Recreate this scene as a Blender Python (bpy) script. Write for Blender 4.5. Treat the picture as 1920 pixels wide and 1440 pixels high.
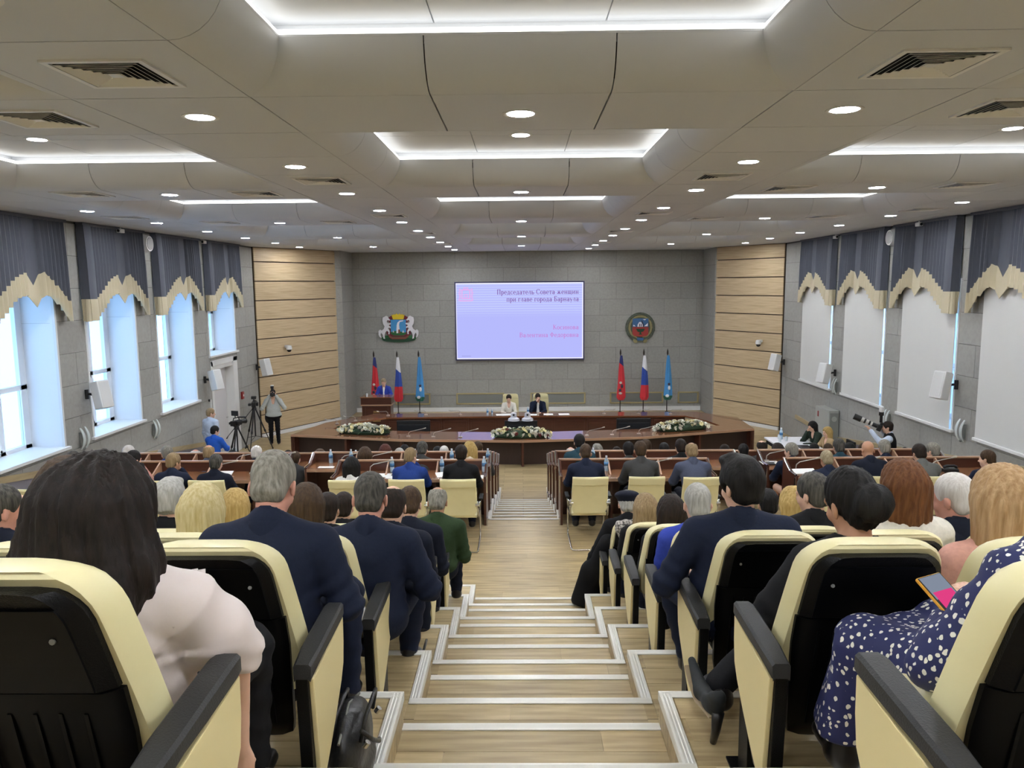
import bpy, bmesh, math, random
import numpy as np
from mathutils import Vector, Matrix
D2R = math.radians
for o in list(bpy.data.objects): bpy.data.objects.remove(o)
COL = bpy.context.scene.collection
SC = bpy.context.scene
rnd = random.Random(7)

# ------------------------------------------------------------------ camera, world, exposure
ZC = 3.562                       # eye height above the mid-hall floor (z = 0)
def cam_axes(yaw, pitch, roll):
    fw = Vector((math.sin(yaw)*math.cos(pitch), math.cos(yaw)*math.cos(pitch), math.sin(pitch)))
    r = Vector((math.cos(yaw), -math.sin(yaw), 0)); u = r.cross(fw)
    c, s = math.cos(roll), math.sin(roll)
    return c*r+s*u, -s*r+c*u, fw
r_, u_, f_ = cam_axes(-0.0137017, -0.1281655, -0.0087266)
cam = bpy.data.cameras.new('camera'); camo = bpy.data.objects.new('camera', cam); COL.objects.link(camo)
cam.sensor_width = 36; cam.lens = 1442/1920*36; cam.clip_start = 0.05; cam.clip_end = 200
camo.matrix_world = Matrix(((r_.x, u_.x, -f_.x, 0), (r_.y, u_.y, -f_.y, 0), (r_.z, u_.z, -f_.z, ZC), (0, 0, 0, 1)))
SC.camera = camo
SC.view_settings.view_transform = 'Standard'; SC.view_settings.look = 'None'
SC.view_settings.gamma = 1.0; SC.view_settings.use_curve_mapping = False
SC.view_settings.exposure = 0.30
w = bpy.data.worlds.new('daylight'); SC.world = w; w.use_nodes = True
w.node_tree.nodes['Background'].inputs[0].default_value = (0.30, 0.58, 1.0, 1)
w.node_tree.nodes['Background'].inputs[1].default_value = 3.2
LED_STRENGTH = 4.0
DOWN_STRENGTH = 260.0
SCREEN_STRENGTH = 0.8

# ------------------------------------------------------------------ helpers
def lin(c):
    return tuple(((x/255/12.92) if x/255 <= 0.04045 else ((x/255+0.055)/1.055)**2.4) for x in c)
MATS = {}
def mat(name, rgb, rough=0.6, metal=0.0, var=0.0, noise=0.0, nscale=(20, 20, 20), bump=0.0, spec=0.5, coat=0.0, emit=0.0, rgb2=None, detail=4, sheen=0.0):
    """procedural material: base colour, optional per-object variation, noise mottling towards rgb2 and bump"""
    if name in MATS: return MATS[name]
    m = bpy.data.materials.new(name); m.use_nodes = True; MATS[name] = m
    nt = m.node_tree; b = nt.nodes['Principled BSDF']; L = nt.links.new
    c = lin(rgb); b.inputs['Base Color'].default_value = (*c, 1)
    b.inputs['Roughness'].default_value = rough; b.inputs['Metallic'].default_value = metal
    b.inputs['Specular IOR Level'].default_value = spec; b.inputs['Coat Weight'].default_value = coat
    if sheen: b.inputs['Sheen Weight'].default_value = sheen
    if emit:
        b.inputs['Emission Color'].default_value = (*c, 1); b.inputs['Emission Strength'].default_value = emit
    m.diffuse_color = (*c, 1)
    out = None
    if noise or bump:
        tc = nt.nodes.new('ShaderNodeTexCoord'); mp = nt.nodes.new('ShaderNodeMapping'); mp.inputs['Scale'].default_value = nscale
        n = nt.nodes.new('ShaderNodeTexNoise'); n.inputs['Scale'].default_value = 1.0; n.inputs['Detail'].default_value = detail
        L(tc.outputs['Object'], mp.inputs[0]); L(mp.outputs[0], n.inputs['Vector'])
        if noise:
            mx = nt.nodes.new('ShaderNodeMix'); mx.data_type = 'RGBA'
            mx.inputs[6].default_value = (*c, 1)
            c2 = lin(rgb2) if rgb2 else tuple(x*0.6 for x in c)
            mx.inputs[7].default_value = (*c2, 1)
            mr = nt.nodes.new('ShaderNodeMapRange'); mr.inputs[1].default_value = 0.35; mr.inputs[2].default_value = 0.7
            mr.inputs[3].default_value = 0; mr.inputs[4].default_value = noise
            L(n.outputs[0], mr.inputs[0]); L(mr.outputs[0], mx.inputs[0]); out = mx.outputs[2]
            L(out, b.inputs['Base Color'])
        if bump:
            bp = nt.nodes.new('ShaderNodeBump'); bp.inputs['Strength'].default_value = bump; bp.inputs['Distance'].default_value = 0.01
            L(n.outputs[0], bp.inputs['Height']); L(bp.outputs[0], b.inputs['Normal'])
    if var:
        oi = nt.nodes.new('ShaderNodeObjectInfo'); hs = nt.nodes.new('ShaderNodeHueSaturation')
        mr2 = nt.nodes.new('ShaderNodeMapRange'); mr2.inputs[3].default_value = 1-var; mr2.inputs[4].default_value = 1+var
        L(oi.outputs['Random'], mr2.inputs[0]); L(mr2.outputs[0], hs.inputs['Value'])
        if out: L(out, hs.inputs['Color'])
        else: hs.inputs['Color'].default_value = (*c, 1)
        L(hs.outputs[0], b.inputs['Base Color'])
    return m
def emis(name, rgb, s):
    m = bpy.data.materials.new(name); m.use_nodes = True; MATS[name] = m; nt = m.node_tree
    nt.nodes.remove(nt.nodes['Principled BSDF']); e = nt.nodes.new('ShaderNodeEmission')
    e.inputs[0].default_value = (*lin(rgb), 1); e.inputs[1].default_value = s
    nt.links.new(e.outputs[0], nt.nodes['Material Output'].inputs[0]); return m

def tag(o, label=None, cat=None, group=None, kind=None):
    if label: o['label'] = label
    if cat: o['category'] = cat
    if group: o['group'] = group
    if kind: o['kind'] = kind
    return o
def thing(name, label, cat, loc=(0, 0, 0), rz=0.0, group=None, scale=1.0):
    o = bpy.data.objects.new(name, None); o.empty_display_size = 0.1; COL.objects.link(o)
    o.location = loc; o.rotation_euler = (0, 0, rz); o.scale = (scale,)*3
    return tag(o, label, cat, group)
def link(name, me, m, parent=None, loc=None):
    o = bpy.data.objects.new(name, me); COL.objects.link(o)
    if m is not None:
        if len(me.materials) == 0: me.materials.append(m)
        if me.materials[0] is not m:
            o.material_slots[0].link = 'OBJECT'; o.material_slots[0].material = m
    if parent: o.parent = parent
    if loc: o.location = loc
    return o
def dup(root, loc, rz=None, label=None, parent=None):
    kids = {}
    for x in bpy.data.objects:
        if x.parent: kids.setdefault(x.parent.name, []).append(x)
    def rec(o, par):
        c = o.copy(); COL.objects.link(c)
        if par: c.parent = par
        for k in kids.get(o.name, []): rec(k, c)
        return c
    r = rec(root, parent); r.location = loc
    if rz is not None: r.rotation_euler = (0, 0, rz)
    if label: r['label'] = label
    return r

class MB:
    def __init__(s): s.v = []; s.f = []
    def add(s, vs, fs):
        b = len(s.v); s.v += [tuple(v) for v in vs]; s.f += [tuple(i+b for i in f) for f in fs]; return s
    def box(s, lo, hi):
        x0, y0, z0 = lo; x1, y1, z1 = hi
        return s.add([(x0,y0,z0),(x1,y0,z0),(x1,y1,z0),(x0,y1,z0),(x0,y0,z1),(x1,y0,z1),(x1,y1,z1),(x0,y1,z1)],
                     [(0,3,2,1),(4,5,6,7),(0,1,5,4),(1,2,6,5),(2,3,7,6),(3,0,4,7)])
    def obox(s, c, half, M=None):
        M = M or Matrix.Identity(3); c = Vector(c); P = []
        for z in (-1, 1):
            for x, y in ((-1,-1),(1,-1),(1,1),(-1,1)): P.append(c + M @ Vector((x*half[0], y*half[1], z*half[2])))
        return s.add(P, [(0,3,2,1),(4,5,6,7),(0,1,5,4),(1,2,6,5),(2,3,7,6),(3,0,4,7)])
    def tube(s, pts, r, n=8, cap=True):
        pts = [Vector(p) for p in pts]; rs = r if isinstance(r, (list, tuple)) else [r]*len(pts)
        rings = []; up = None
        for i, p in enumerate(pts):
            d = (pts[min(i+1, len(pts)-1)] - pts[max(i-1, 0)]).normalized()
            if up is None: up = Vector((0,0,1)) if abs(d.z) < 0.9 else Vector((1,0,0))
            a = d.cross(up); a = a.normalized() if a.length > 1e-6 else d.orthogonal().normalized(); b = a.cross(d).normalized(); up = b
            rings.append([p + (a*math.cos(2*math.pi*k/n) + b*math.sin(2*math.pi*k/n))*rs[i] for k in range(n)])
        return s.loft(rings, cap)
    def loft(s, rings, cap=True, closed=True):
        n = len(rings[0]); vs = [v for R in rings for v in R]; fs = []
        for i in range(len(rings)-1):
            for k in range(n if closed else n-1):
                k2 = (k+1) % n; fs.append((i*n+k, i*n+k2, (i+1)*n+k2, (i+1)*n+k))
        if cap and closed:
            fs.append(tuple(reversed(range(n)))); fs.append(tuple(range((len(rings)-1)*n, len(rings)*n)))
        return s.add(vs, fs)
    def prism(s, poly, a, b, axis='z'):
        def P(u, v, t): return {'z': (u, v, t), 'y': (u, t, v), 'x': (t, u, v)}[axis]
        n = len(poly)
        return s.add([P(u, v, a) for u, v in poly] + [P(u, v, b) for u, v in poly],
                     [tuple(range(n))[::-1], tuple(range(n, 2*n))] + [(i, (i+1) % n, n+(i+1) % n, n+i) for i in range(n)])
    def lathe(s, prof, n=16, c=(0, 0, 0)):
        rings = [[(c[0]+r*math.cos(2*math.pi*k/n), c[1]+r*math.sin(2*math.pi*k/n), c[2]+z) for k in range(n)] for r, z in prof]
        return s.loft(rings)
    def sphere(s, c, r, n=10, m=7):
        r = r if isinstance(r, (list, tuple)) else (r, r, r); rings = []
        for j in range(1, m):
            t = math.pi*j/m
            rings.append([(c[0]+r[0]*math.sin(t)*math.cos(2*math.pi*k/n), c[1]+r[1]*math.sin(t)*math.sin(2*math.pi*k/n), c[2]-r[2]*math.cos(t)) for k in range(n)])
        return s.loft(rings)
    def mesh(s, name, bevel=0.0, smooth=False, seg=2):
        me = bpy.data.meshes.new(name); me.from_pydata(s.v, [], s.f)
        bm = bmesh.new(); bm.from_mesh(me); bmesh.ops.recalc_face_normals(bm, faces=bm.faces)
        if bevel:
            ed = [e for e in bm.edges if len(e.link_faces) == 2 and e.calc_face_angle(0) > 0.6]
            bmesh.ops.bevel(bm, geom=ed, offset=bevel, segments=seg, profile=0.6, affect='EDGES', clamp_overlap=True)
        bm.to_mesh(me); bm.free()
        if smooth:
            me.polygons.foreach_set('use_smooth', [True]*len(me.polygons))
            if smooth == 'auto': me.set_sharp_from_angle(angle=D2R(35))
        return me
    def build(s, name, m, parent=None, bevel=0.0, smooth=False, seg=2):
        return link(name, s.mesh(name, bevel, smooth, seg), m, parent)
def struct(o): o['kind'] = 'structure'; return o

# ------------------------------------------------------------------ shared materials
M_CEIL = mat('white_ceiling_panel', (211, 214, 219), 0.55, var=0.015)
M_PLENUM = mat('dark_plenum', (70, 68, 64), 0.9)
M_LED = emis('led_strip_light', (255, 252, 244), LED_STRENGTH)
M_DOWN = emis('downlight_lens', (243, 248, 255), DOWN_STRENGTH)
M_WHITE = mat('white_paint', (226, 226, 224), 0.5)
M_REVEAL = mat('white_window_reveal', (232, 234, 236), 0.45)
M_FRAME = mat('white_window_frame', (236, 238, 240), 0.35)
M_STONE = mat('grey_stone_block', (160, 159, 153), 0.7, var=0.05, noise=0.45, nscale=(14, 14, 14), bump=0.08, rgb2=(140, 139, 133), detail=8)
M_JOINT = mat('dark_stone_joint', (92, 91, 86), 0.9)
M_OAKPANEL = mat('light_oak_wall_board', (206, 184, 148), 0.5, var=0.05, noise=0.7, nscale=(1.2, 1.2, 32), bump=0.05, rgb2=(168, 142, 106), detail=6)
M_GROOVE = mat('dark_groove', (64, 50, 36), 0.8)
M_PLANK = mat('oak_laminate_plank', (192, 172, 130), 0.36, var=0.13, noise=0.75, nscale=(2.2, 26, 26), bump=0.03, rgb2=(138, 117, 82), detail=7)
M_ALU = mat('brushed_aluminium_nosing', (236, 234, 226), 0.4, metal=0.15, noise=0.2, nscale=(4, 4, 90), rgb2=(190, 186, 176))
M_CHROME = mat('polished_chrome', (215, 215, 215), 0.15, metal=1.0)
M_CREAM = mat('cream_leather', (232, 222, 172), 0.42, var=0.02, noise=0.25, nscale=(9, 9, 9), bump=0.02, rgb2=(218, 206, 152))
M_CREAMP = mat('cream_side_board', (228, 212, 158), 0.4, noise=0.2, nscale=(5, 5, 5), rgb2=(220, 202, 146))
M_BLACKP = mat('textured_black_plastic', (10, 10, 11), 0.36, spec=.16, bump=0.2, nscale=(260, 260, 260), noise=0.0)
M_ARM = mat('charcoal_armrest_plastic', (46, 46, 46), 0.5, spec=.3, bump=0.2, nscale=(220, 220, 220))
M_DWOOD = mat('mahogany_veneer', (84, 48, 36), 0.28, coat=0.25, noise=0.6, nscale=(3, 22, 22), rgb2=(66, 38, 28), detail=6)
M_DWOODL = mat('mahogany_worktop', (142, 96, 62), 0.22, coat=0.35, noise=0.5, nscale=(2.5, 24, 24), rgb2=(112, 72, 46), detail=6)
M_DRAIL = mat('pale_edge_rail', (176, 140, 112), 0.3, coat=0.3)
M_PAPER = mat('white_paper', (240, 240, 238), 0.7)
M_BLACK = mat('matte_black', (20, 20, 21), 0.5)
M_GREYMET = mat('grey_painted_metal', (120, 122, 118), 0.5)
M_GOLD = mat('pale_gold_frame', (186, 172, 128), 0.4, metal=0.3)
# ------------------------------------------------------------------ floor with its tiers
W = 8.47; CE = ZC+1.255; ST = -1.27           # half width of hall, ceiling height, stage floor level
AXL, AXR = -0.535, 0.59                        # aisle cut
PITCH = 0.982; RISE = 0.2977
def lev(k): return ZC-1.776-RISE*k
def yfront(k): return 3.166+PITCH*k            # front edge of tier k
def ycut(k): return 2.656+PITCH*k              # where the aisle step starts in tier k
def wood_plank_field(name):
    m = bpy.data.materials.new(name); m.use_nodes = True; nt = m.node_tree; b = nt.nodes['Principled BSDF']; L = nt.links.new
    tc = nt.nodes.new('ShaderNodeTexCoord'); br = nt.nodes.new('ShaderNodeTexBrick')
    br.offset = 0.37; br.inputs['Scale'].default_value = 1; br.inputs['Brick Width'].default_value = 1.3; br.inputs['Row Height'].default_value = 0.165
    br.inputs['Mortar Size'].default_value = 0.003; br.inputs['Color1'].default_value = (*lin((196, 176, 134)), 1); br.inputs['Color2'].default_value = (*lin((168, 147, 106)), 1)
    br.inputs['Mortar'].default_value = (*lin((90, 72, 50)), 1); br.inputs['Bias'].default_value = 0.0
    mp = nt.nodes.new('ShaderNodeMapping'); mp.inputs['Scale'].default_value = (2.2, 26, 26); n = nt.nodes.new('ShaderNodeTexNoise'); n.inputs['Scale'].default_value = 1; n.inputs['Detail'].default_value = 7
    mx = nt.nodes.new('ShaderNodeMix'); mx.data_type = 'RGBA'; mx.blend_type = 'MULTIPLY'; mr = nt.nodes.new('ShaderNodeMapRange')
    mr.inputs[1].default_value = .35; mr.inputs[2].default_value = .7; mr.inputs[3].default_value = 0; mr.inputs[4].default_value = .5
    mx.inputs[7].default_value = (*lin((150, 134, 110)), 1)
    L(tc.outputs['Object'], br.inputs['Vector']); L(tc.outputs['Object'], mp.inputs[0]); L(mp.outputs[0], n.inputs['Vector']); L(n.outputs[0], mr.inputs[0]); L(mr.outputs[0], mx.inputs[0])
    L(br.outputs[0], mx.inputs[6]); L(mx.outputs[2], b.inputs['Base Color']); b.inputs['Roughness'].default_value = 0.36; return m
M_FIELD = wood_plank_field('oak_laminate_field')
fb = MB(); B0 = -1.6
fb.box((-W, -6, B0), (W, yfront(-4), lev(-3)))
for k in range(-3, 6):
    y0, y1, z = yfront(k-1), yfront(k), lev(k)
    fb.box((-W, y0, B0), (AXL, y1, z)); fb.box((AXR, y0, B0), (W, y1, z))
    fb.box((AXL, y0, B0), (AXR, ycut(k), z)); fb.box((AXL, ycut(k), B0), (AXR, y1, z-RISE/2))
YF = yfront(5)
fb.box((-W, YF, B0), (W, 11.43, 0))
TL = {1: (11.43, 11.78, 0.0), 2: (11.78, 13.12, -0.16), 3: (13.12, 14.6, -0.5), 4: (14.6, 16.1, -0.85), 5: (16.1, 17.6, -1.16)}
for t, (a, b, z) in TL.items():
    fb.box((-7.4, a, B0), (-0.52, b, z)); fb.box((0.55, a, B0), (7.4, b, z))
for i in range(8):
    fb.box((-0.52, 11.43+.69*i, B0), (0.55, 11.43+.69*(i+1), -0.159*(i+1)))
fb.box((-0.52, 16.95, B0), (0.55, 17.6, ST)); fb.box((-W, 17.6, B0), (W, 30, ST))
for sx in (-1, 1):                              # sloping side aisles
    x0, x1 = sorted((sx*7.4, sx*W))
    fb.add([(x0,11.43,B0),(x1,11.43,B0),(x1,20.98,B0),(x0,20.98,B0),(x0,11.43,0),(x1,11.43,0),(x1,20.98,ST),(x0,20.98,ST)],
           [(0,3,2,1),(4,5,6,7),(0,1,5,4),(1,2,6,5),(2,3,7,6),(3,0,4,7)])
floor = struct(fb.build('floor', M_FIELD))
# laid planks where the photograph shows them one by one
def cut_intervals(x0, x1, holes):
    segs = [(x0, x1)]
    for a, b in holes:
        out = []
        for s, e in segs:
            if b <= s or a >= e: out.append((s, e)); continue
            if a > s: out.append((s, a))
            if b < e: out.append((b, e))
        segs = out
    return segs
NPL = 0
def planks(x0, x1, y0, y1, z, off):
    global NPL
    n = max(1, round((y1-y0)/0.165)); dy = (y1-y0)/n
    for i in range(n):
        x = x0 - ((off*0.53+i*0.47) % 1.0)*1.25
        while x < x1:
            ln = 1.25
            a, b = max(x, x0), min(x+ln, x1); x += ln
            if b-a < 0.03: continue
            NPL += 1
            MB().box((a+.0012, y0+i*dy+.0012, z-.004), (b-.0012, y0+(i+1)*dy-.0012, z+.004)).build('plank', M_PLANK, floor)
for k in range(-1, 6):
    y0, y1, z = yfront(k-1), yfront(k), lev(k)
    lim = 1.15 if k < 3 else 0.95
    if k > -1: planks(AXL-.0, AXR, y0+.0, ycut(k)-.045, z, k+.3)
    planks(AXL, AXR, ycut(k)+.012, y1-.045, z-RISE/2, k+.7)
    planks(-lim, AXL-.05, y0, y1-.045, z, k+.1); planks(AXR+.05, lim+.1, y0, y1-.045, z, k+.2)
planks(-1.3, 1.4, YF+.02, 11.36, 0, 2.3)
# aluminium stair nosings with ribbed profile
def nosing(p, q, out, name='stair_nosing'):
    """strip from p to q along a step edge; out = unit vector pointing off the step"""
    p, q, out = Vector(p), Vector(q), Vector(out); up = Vector((0, 0, 1))
    prof = [(-.045, .004), (-.045, .009), (-.034, .011), (-.030, .008), (-.020, .011), (-.016, .008), (-.006, .011), (.004, .010), (.006, .004), (.006, -.030), (.002, -.030), (.002, .002)]
    rings = [[c + out*a + up*b for a, b in prof] for c in (p, q)]
    MB().loft(rings).build(name, M_ALU, floor)
for k in range(-2, 6):
    z = lev(k); yc, yf = ycut(k), yfront(k)
    nosing((AXL-.045, yc, z), (AXR+.045, yc, z), (0, 1, 0)); nosing((AXL, yf, z-RISE/2), (AXR, yf, z-RISE/2), (0, 1, 0))
    nosing((AXL, yc, z), (AXL, yf, z), (1, 0, 0)); nosing((AXR, yc, z), (AXR, yf, z), (-1, 0, 0))
    nosing((AXL-1.35, yf, z), (AXL+.006, yf, z), (0, 1, 0)); nosing((AXR-.006, yf, z), (AXR+1.35, yf, z), (0, 1, 0))
for i in range(9):
    if 11.43+.69*i < 17: nosing((-.52, 11.43+.69*i, -.159*i), (.55, 11.43+.69*i, -.159*i), (0, 1, 0))
for t, (a, b, z) in TL.items():
    for x, s in ((-.52, 1), (.55, -1)): nosing((x, a, z), (x, b, z), (s, 0, 0))

# ------------------------------------------------------------------ ceiling: panels, coffers with bullnose coves, lights
ceiling = struct(MB().box((-W-.9, -6, CE+.75), (W+.9, 29.9, CE+.85)).build('ceiling', M_PLENUM))
XB = [-8.47, -7.8, -6.6, -5.4, -4.2, -3.0, -1.8, -.6, .6, 1.8, 3.0, 4.2, 5.4, 6.6, 7.8, 8.47]
YB = [0.5+1.2*i for i in range(25)]; YB[-1] = 29.3
COFX = [(-6.6, -3.0), (-1.8, 1.8), (3.0, 6.6)]; COFY = [(1.7+4.8*i, 5.3+4.8*i) for i in range(5)]
def in_coffer(x, y): return any(a < x < b for a, b in COFX) and any(a < y < b for a, b in COFY)
for i in range(len(XB)-1):
    for j in range(len(YB)-1):
        if in_coffer((XB[i]+XB[i+1])/2, (YB[j]+YB[j+1])/2): continue
        MB().box((XB[i]+.006, YB[j]+.006, CE), (XB[i+1]-.006, YB[j+1]-.006, CE+.02)).build('ceiling_panel', M_CEIL, ceiling)
MB().box((-W, -6, CE), (W, .5, CE+.02)).build('ceiling_panel', M_CEIL, ceiling)
CR = 0.30
def coffer(x0, x1, y0, y1, near):
    zt = CE+CR+.10; q = CR-.14
    a0, a1, b0, b1 = x0+q, x1-q, y0+q, y1-q
    c = MB()                                     # recess: ledge, upstand, lid
    for (lx, ly, hx, hy) in ((a0-.02, b0-.02, a0, b1+.02), (a1, b0-.02, a1+.02, b1+.02), (a0, b0-.02, a1, b0), (a0, b1, a1, b1+.02)):
        c.box((lx, ly, CE+CR-.02), (hx, hy, zt+.03))
    i0, i1, j0, j1 = x0+CR, x1-CR, y0+CR, y1-CR
    zl = CE+CR
    for (lx, ly, hx, hy) in ((a0, b0, i0, b1), (i1, b0, a1, b1), (i0, b0, i1, j0), (i0, j1, i1, b1)):
        c.box((lx, ly, zl-.015), (hx, hy, zl))
    c.box((a0, b0, zt+.02), (a1, b1, zt+.03))
    root = c.build('coffer', M_CEIL, ceiling)
    nx = 3
    for p in range(nx):
        for r in range(3):
            MB().box((a0+(a1-a0)*p/3+.005, b0+(b1-b0)*r/3+.005, zt), (a0+(a1-a0)*(p+1)/3-.005, b0+(b1-b0)*(r+1)/3-.005, zt+.018)).build('coffer_panel', M_CEIL, root)
    N = 8 if near else 5
    prof = [(CR*math.sin(t*math.pi/2/N), CR-CR*math.cos(t*math.pi/2/N)) for t in range(N+1)]
    bk = MB()
    def rect(d): return ((x0+d, y0+d), (x1-d, y0+d), (x1-d, y1-d), (x0+d, y1-d))
    for s in range(4):
        nsp = 3
        for p in range(nsp):
            front = []; back = []
            for d, h in prof:
                R = rect(d); A, Bq = Vector((*R[s], CE+h)), Vector((*R[(s+1) % 4], CE+h))
                O = rect(0); A0, B0_ = Vector((*O[s], 0)), Vector((*O[(s+1) % 4], 0)); Ln = (B0_-A0).length; u = (B0_-A0)/Ln
                lo = Ln*p/nsp+.004; hi = Ln*(p+1)/nsp-.004
                pa = A if p == 0 else Vector((A0.x+u.x*lo if abs(u.x) > .5 else A.x, A0.y+u.y*lo if abs(u.y) > .5 else A.y, CE+h))
                pb = Bq if p == nsp-1 else Vector((A0.x+u.x*hi if abs(u.x) > .5 else A.x, A0.y+u.y*hi if abs(u.y) > .5 else A.y, CE+h))
                front.append((pa, pb))
            mb = MB(); n = len(front)
            vs = [v for f in front for v in f]
            nrm = Vector((-u.y, u.x, 0))
            cen = Vector((0, 0, CR))
            vb = []
            for (pa, pb), (d, h) in zip(front, prof):
                ang = math.atan2(d, CR-h) if True else 0
                off = -nrm*math.sin(ang)*.015 + Vector((0, 0, math.cos(ang)*.015))
                vb += [pa+off, pb+off]
            m_ = 2*n
            fs = [(2*i, 2*i+1, 2*i+3, 2*i+2) for i in range(n-1)] + [(m_+2*i, m_+2*i+2, m_+2*i+3, m_+2*i+1) for i in range(n-1)]
            fs += [(2*i, 2*i+2, m_+2*i+2, m_+2*i) for i in range(n-1)] + [(2*i+1, m_+2*i+1, m_+2*i+3, 2*i+3) for i in range(n-1)]
            fs += [(0, m_, m_+1, 1), (m_-2, m_-1, 2*m_-1, 2*m_-2)]
            mb.add(vs+vb, fs).build('cove_panel', M_CEIL, root, smooth='auto')
    for (p, q2, ax) in (((i0-.035, j0-.05), (i0-.015, j1+.05), 0), ((i1+.015, j0-.05), (i1+.035, j1+.05), 0), ((i0-.05, j0-.035), (i1+.05, j0-.015), 1), ((i0-.05, j1+.015), (i1+.05, j1+.035), 1)):
        MB().box((p[0], p[1], zl), (q2[0], q2[1], zl+.035)).build('light_strip', M_LED, root)
        # thin metal lip the strip stands behind
    return root
for xi, (a, b) in enumerate(COFX):
    for yi, (c_, d_) in enumerate(COFY): coffer(a, b, c_, d_, yi < 3)

def downlight_proto():
    t = thing('ceiling_downlight', 'x', 'ceiling light', (0, 0, 0), 0, 'round recessed ceiling downlights')
    MB().lathe([(.098, -.001), (.125, -.006), (.135, -.004), (.135, 0.004), (.098, .004)], 20).build('trim_ring', M_WHITE, t, smooth='auto')
    MB().lathe([(.098, -.004), (.04, -.003), (.04, 0.0), (.098, 0.0)], 20).build('lens', M_DOWN, t)
    return t
ordn = ['first', 'second', 'third', 'fourth', 'fifth', 'sixth', 'seventh', 'eighth', 'ninth', 'tenth', 'eleventh', 'twelfth']
spots = []
for sx, side in ((-1, 'left'), (1, 'right')):
    for i in range(11): spots.append((sx*2.38, 3.47+2.42*i, CE, 'beside the middle coffers, %s row, %s from the front' % (side, ordn[i])))
    for i in range(6): spots.append((sx*7.1, 12.75+2.42*i, CE, 'in the outermost %s row, %s from the front' % (side, ordn[i])))
    for i in range(4): spots.append((sx*4.78, 10.65+4.8*i, CE, 'between %s side coffers, %s from the front' % (side, ordn[i])))
    spots.append((sx*5.4, 8.8, CE+CR+.1, 'up inside the glowing %s side coffer' % side))
for i in range(5): spots.append((0, 5.9+4.85*i, CE, 'between middle coffers, %s from the front' % ordn[i]))
spots.append((0, 8.86, CE+CR+.1, 'up inside the second middle coffer from the front'))
for y in (1.05, -1.37, -3.79):                  # the same rows carry on above and behind the camera
    for sx, side in ((-1, 'left'), (1, 'right')):
        spots.append((sx*2.38, y, CE, 'on the %s behind the camera, %s back' % (side, {1.05: 'just', -1.37: 'further', -3.79: 'farthest'}[y]))); spots.append((sx*7.1, y, CE, 'at the %s wall behind the camera, %s back' % (side, {1.05: 'just', -1.37: 'further', -3.79: 'farthest'}[y])))
for y in (10.33, 7.91, 5.49, 3.07):
    for sx, side in ((-1, 'left'), (1, 'right')): spots.append((sx*7.1, y, CE, 'over the %s wall outside the frame, %s' % (side, {10.33: 'first', 7.91: 'second', 5.49: 'third', 3.07: 'fourth'}[y])))
for sx, side in ((-1, 'left'), (1, 'right')): spots.append((sx*4.78, 5.85, CE, 'on the nearest %s side band' % side)); spots.append((sx*4.78, 1.05, CE, 'on the rear %s side band' % side))
spots.append((0, 1.05, CE, 'on the centre line above the camera')); spots.append((0, -3.8, CE, 'on the centre line behind the camera'))
M_DIM = emis('dim_downlight_lens', (250, 250, 255), DOWN_STRENGTH*.12)
dl0 = None
for x, y, z, txt in spots:
    if dl0 is None: dl0 = downlight_proto(); o = dl0; o.location = (x, y, z)
    else: o = dup(dl0, (x, y, z))
    o['label'] = 'round downlight ' + txt
    if z > CE:
        for q in bpy.data.objects:
            if q.parent == o and q.name.startswith('lens'): q.material_slots[0].link = 'OBJECT'; q.material_slots[0].material = M_DIM
# square air diffusers
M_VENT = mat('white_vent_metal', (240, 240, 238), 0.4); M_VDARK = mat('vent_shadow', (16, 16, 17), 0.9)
def vent_proto():
    t = thing('air_diffuser', 'x', 'air vent', (0, 0, 0), 0, 'square ceiling air diffusers')
    s = .29
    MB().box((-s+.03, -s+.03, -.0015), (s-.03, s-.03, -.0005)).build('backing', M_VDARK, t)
    fr = MB()
    for (x0, y0, x1, y1) in ((-s, -s, s, -s+.035), (-s, s-.035, s, s), (-s, -s+.035, -s+.035, s-.035), (s-.035, -s+.035, s, s-.035)): fr.box((x0, y0, -.012), (x1, y1, 0))
    fr.build('frame', M_VENT, t)
    for k in range(6):
        r = s-.055-.037*k; ring = MB(); pr = [(.002, -.014), (-.017, -.003), (-.017, -.006), (.002, -.0165)]
        rings = []
        for cx, cy in ((-1, -1), (1, -1), (1, 1), (-1, 1), (-1, -1)): rings.append([(cx*(r+a), cy*(r+a), b) for a, b in pr])
        ring.loft(rings, cap=False).build('louvre', M_VENT, t)
    MB().box((-.035, -.035, -.014), (.035, .035, -.004)).build('centre_plate', M_VENT, t)
    return t
vents = []
for sx, side in ((-1, 'left'), (1, 'right')):
    for i in range(5): vents.append((sx*2.38, 4.7+4.7*i, 'beside the middle coffers, %s row, %s from the front' % (side, ordn[i])))
    for i in range(3): vents.append((sx*3.58, 5.88+4.72*i, 'on the %s inner cross bands, %s from the front' % (side, ordn[i])))
    for i in range(2): vents.append((sx*5.86, 10.45+4.72*i, 'on the %s outer cross bands, %s from the front' % (side, ordn[i])))
    vents.append((sx*7.06, 13.9, 'in the outer strip above the %s windows' % side))
v0 = None
for x, y, txt in vents:
    if v0 is None: v0 = vent_proto(); o = v0; o.location = (x, y, CE)
    else: o = dup(v0, (x, y, CE))
    o['label'] = 'square louvred air vent ' + txt
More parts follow.
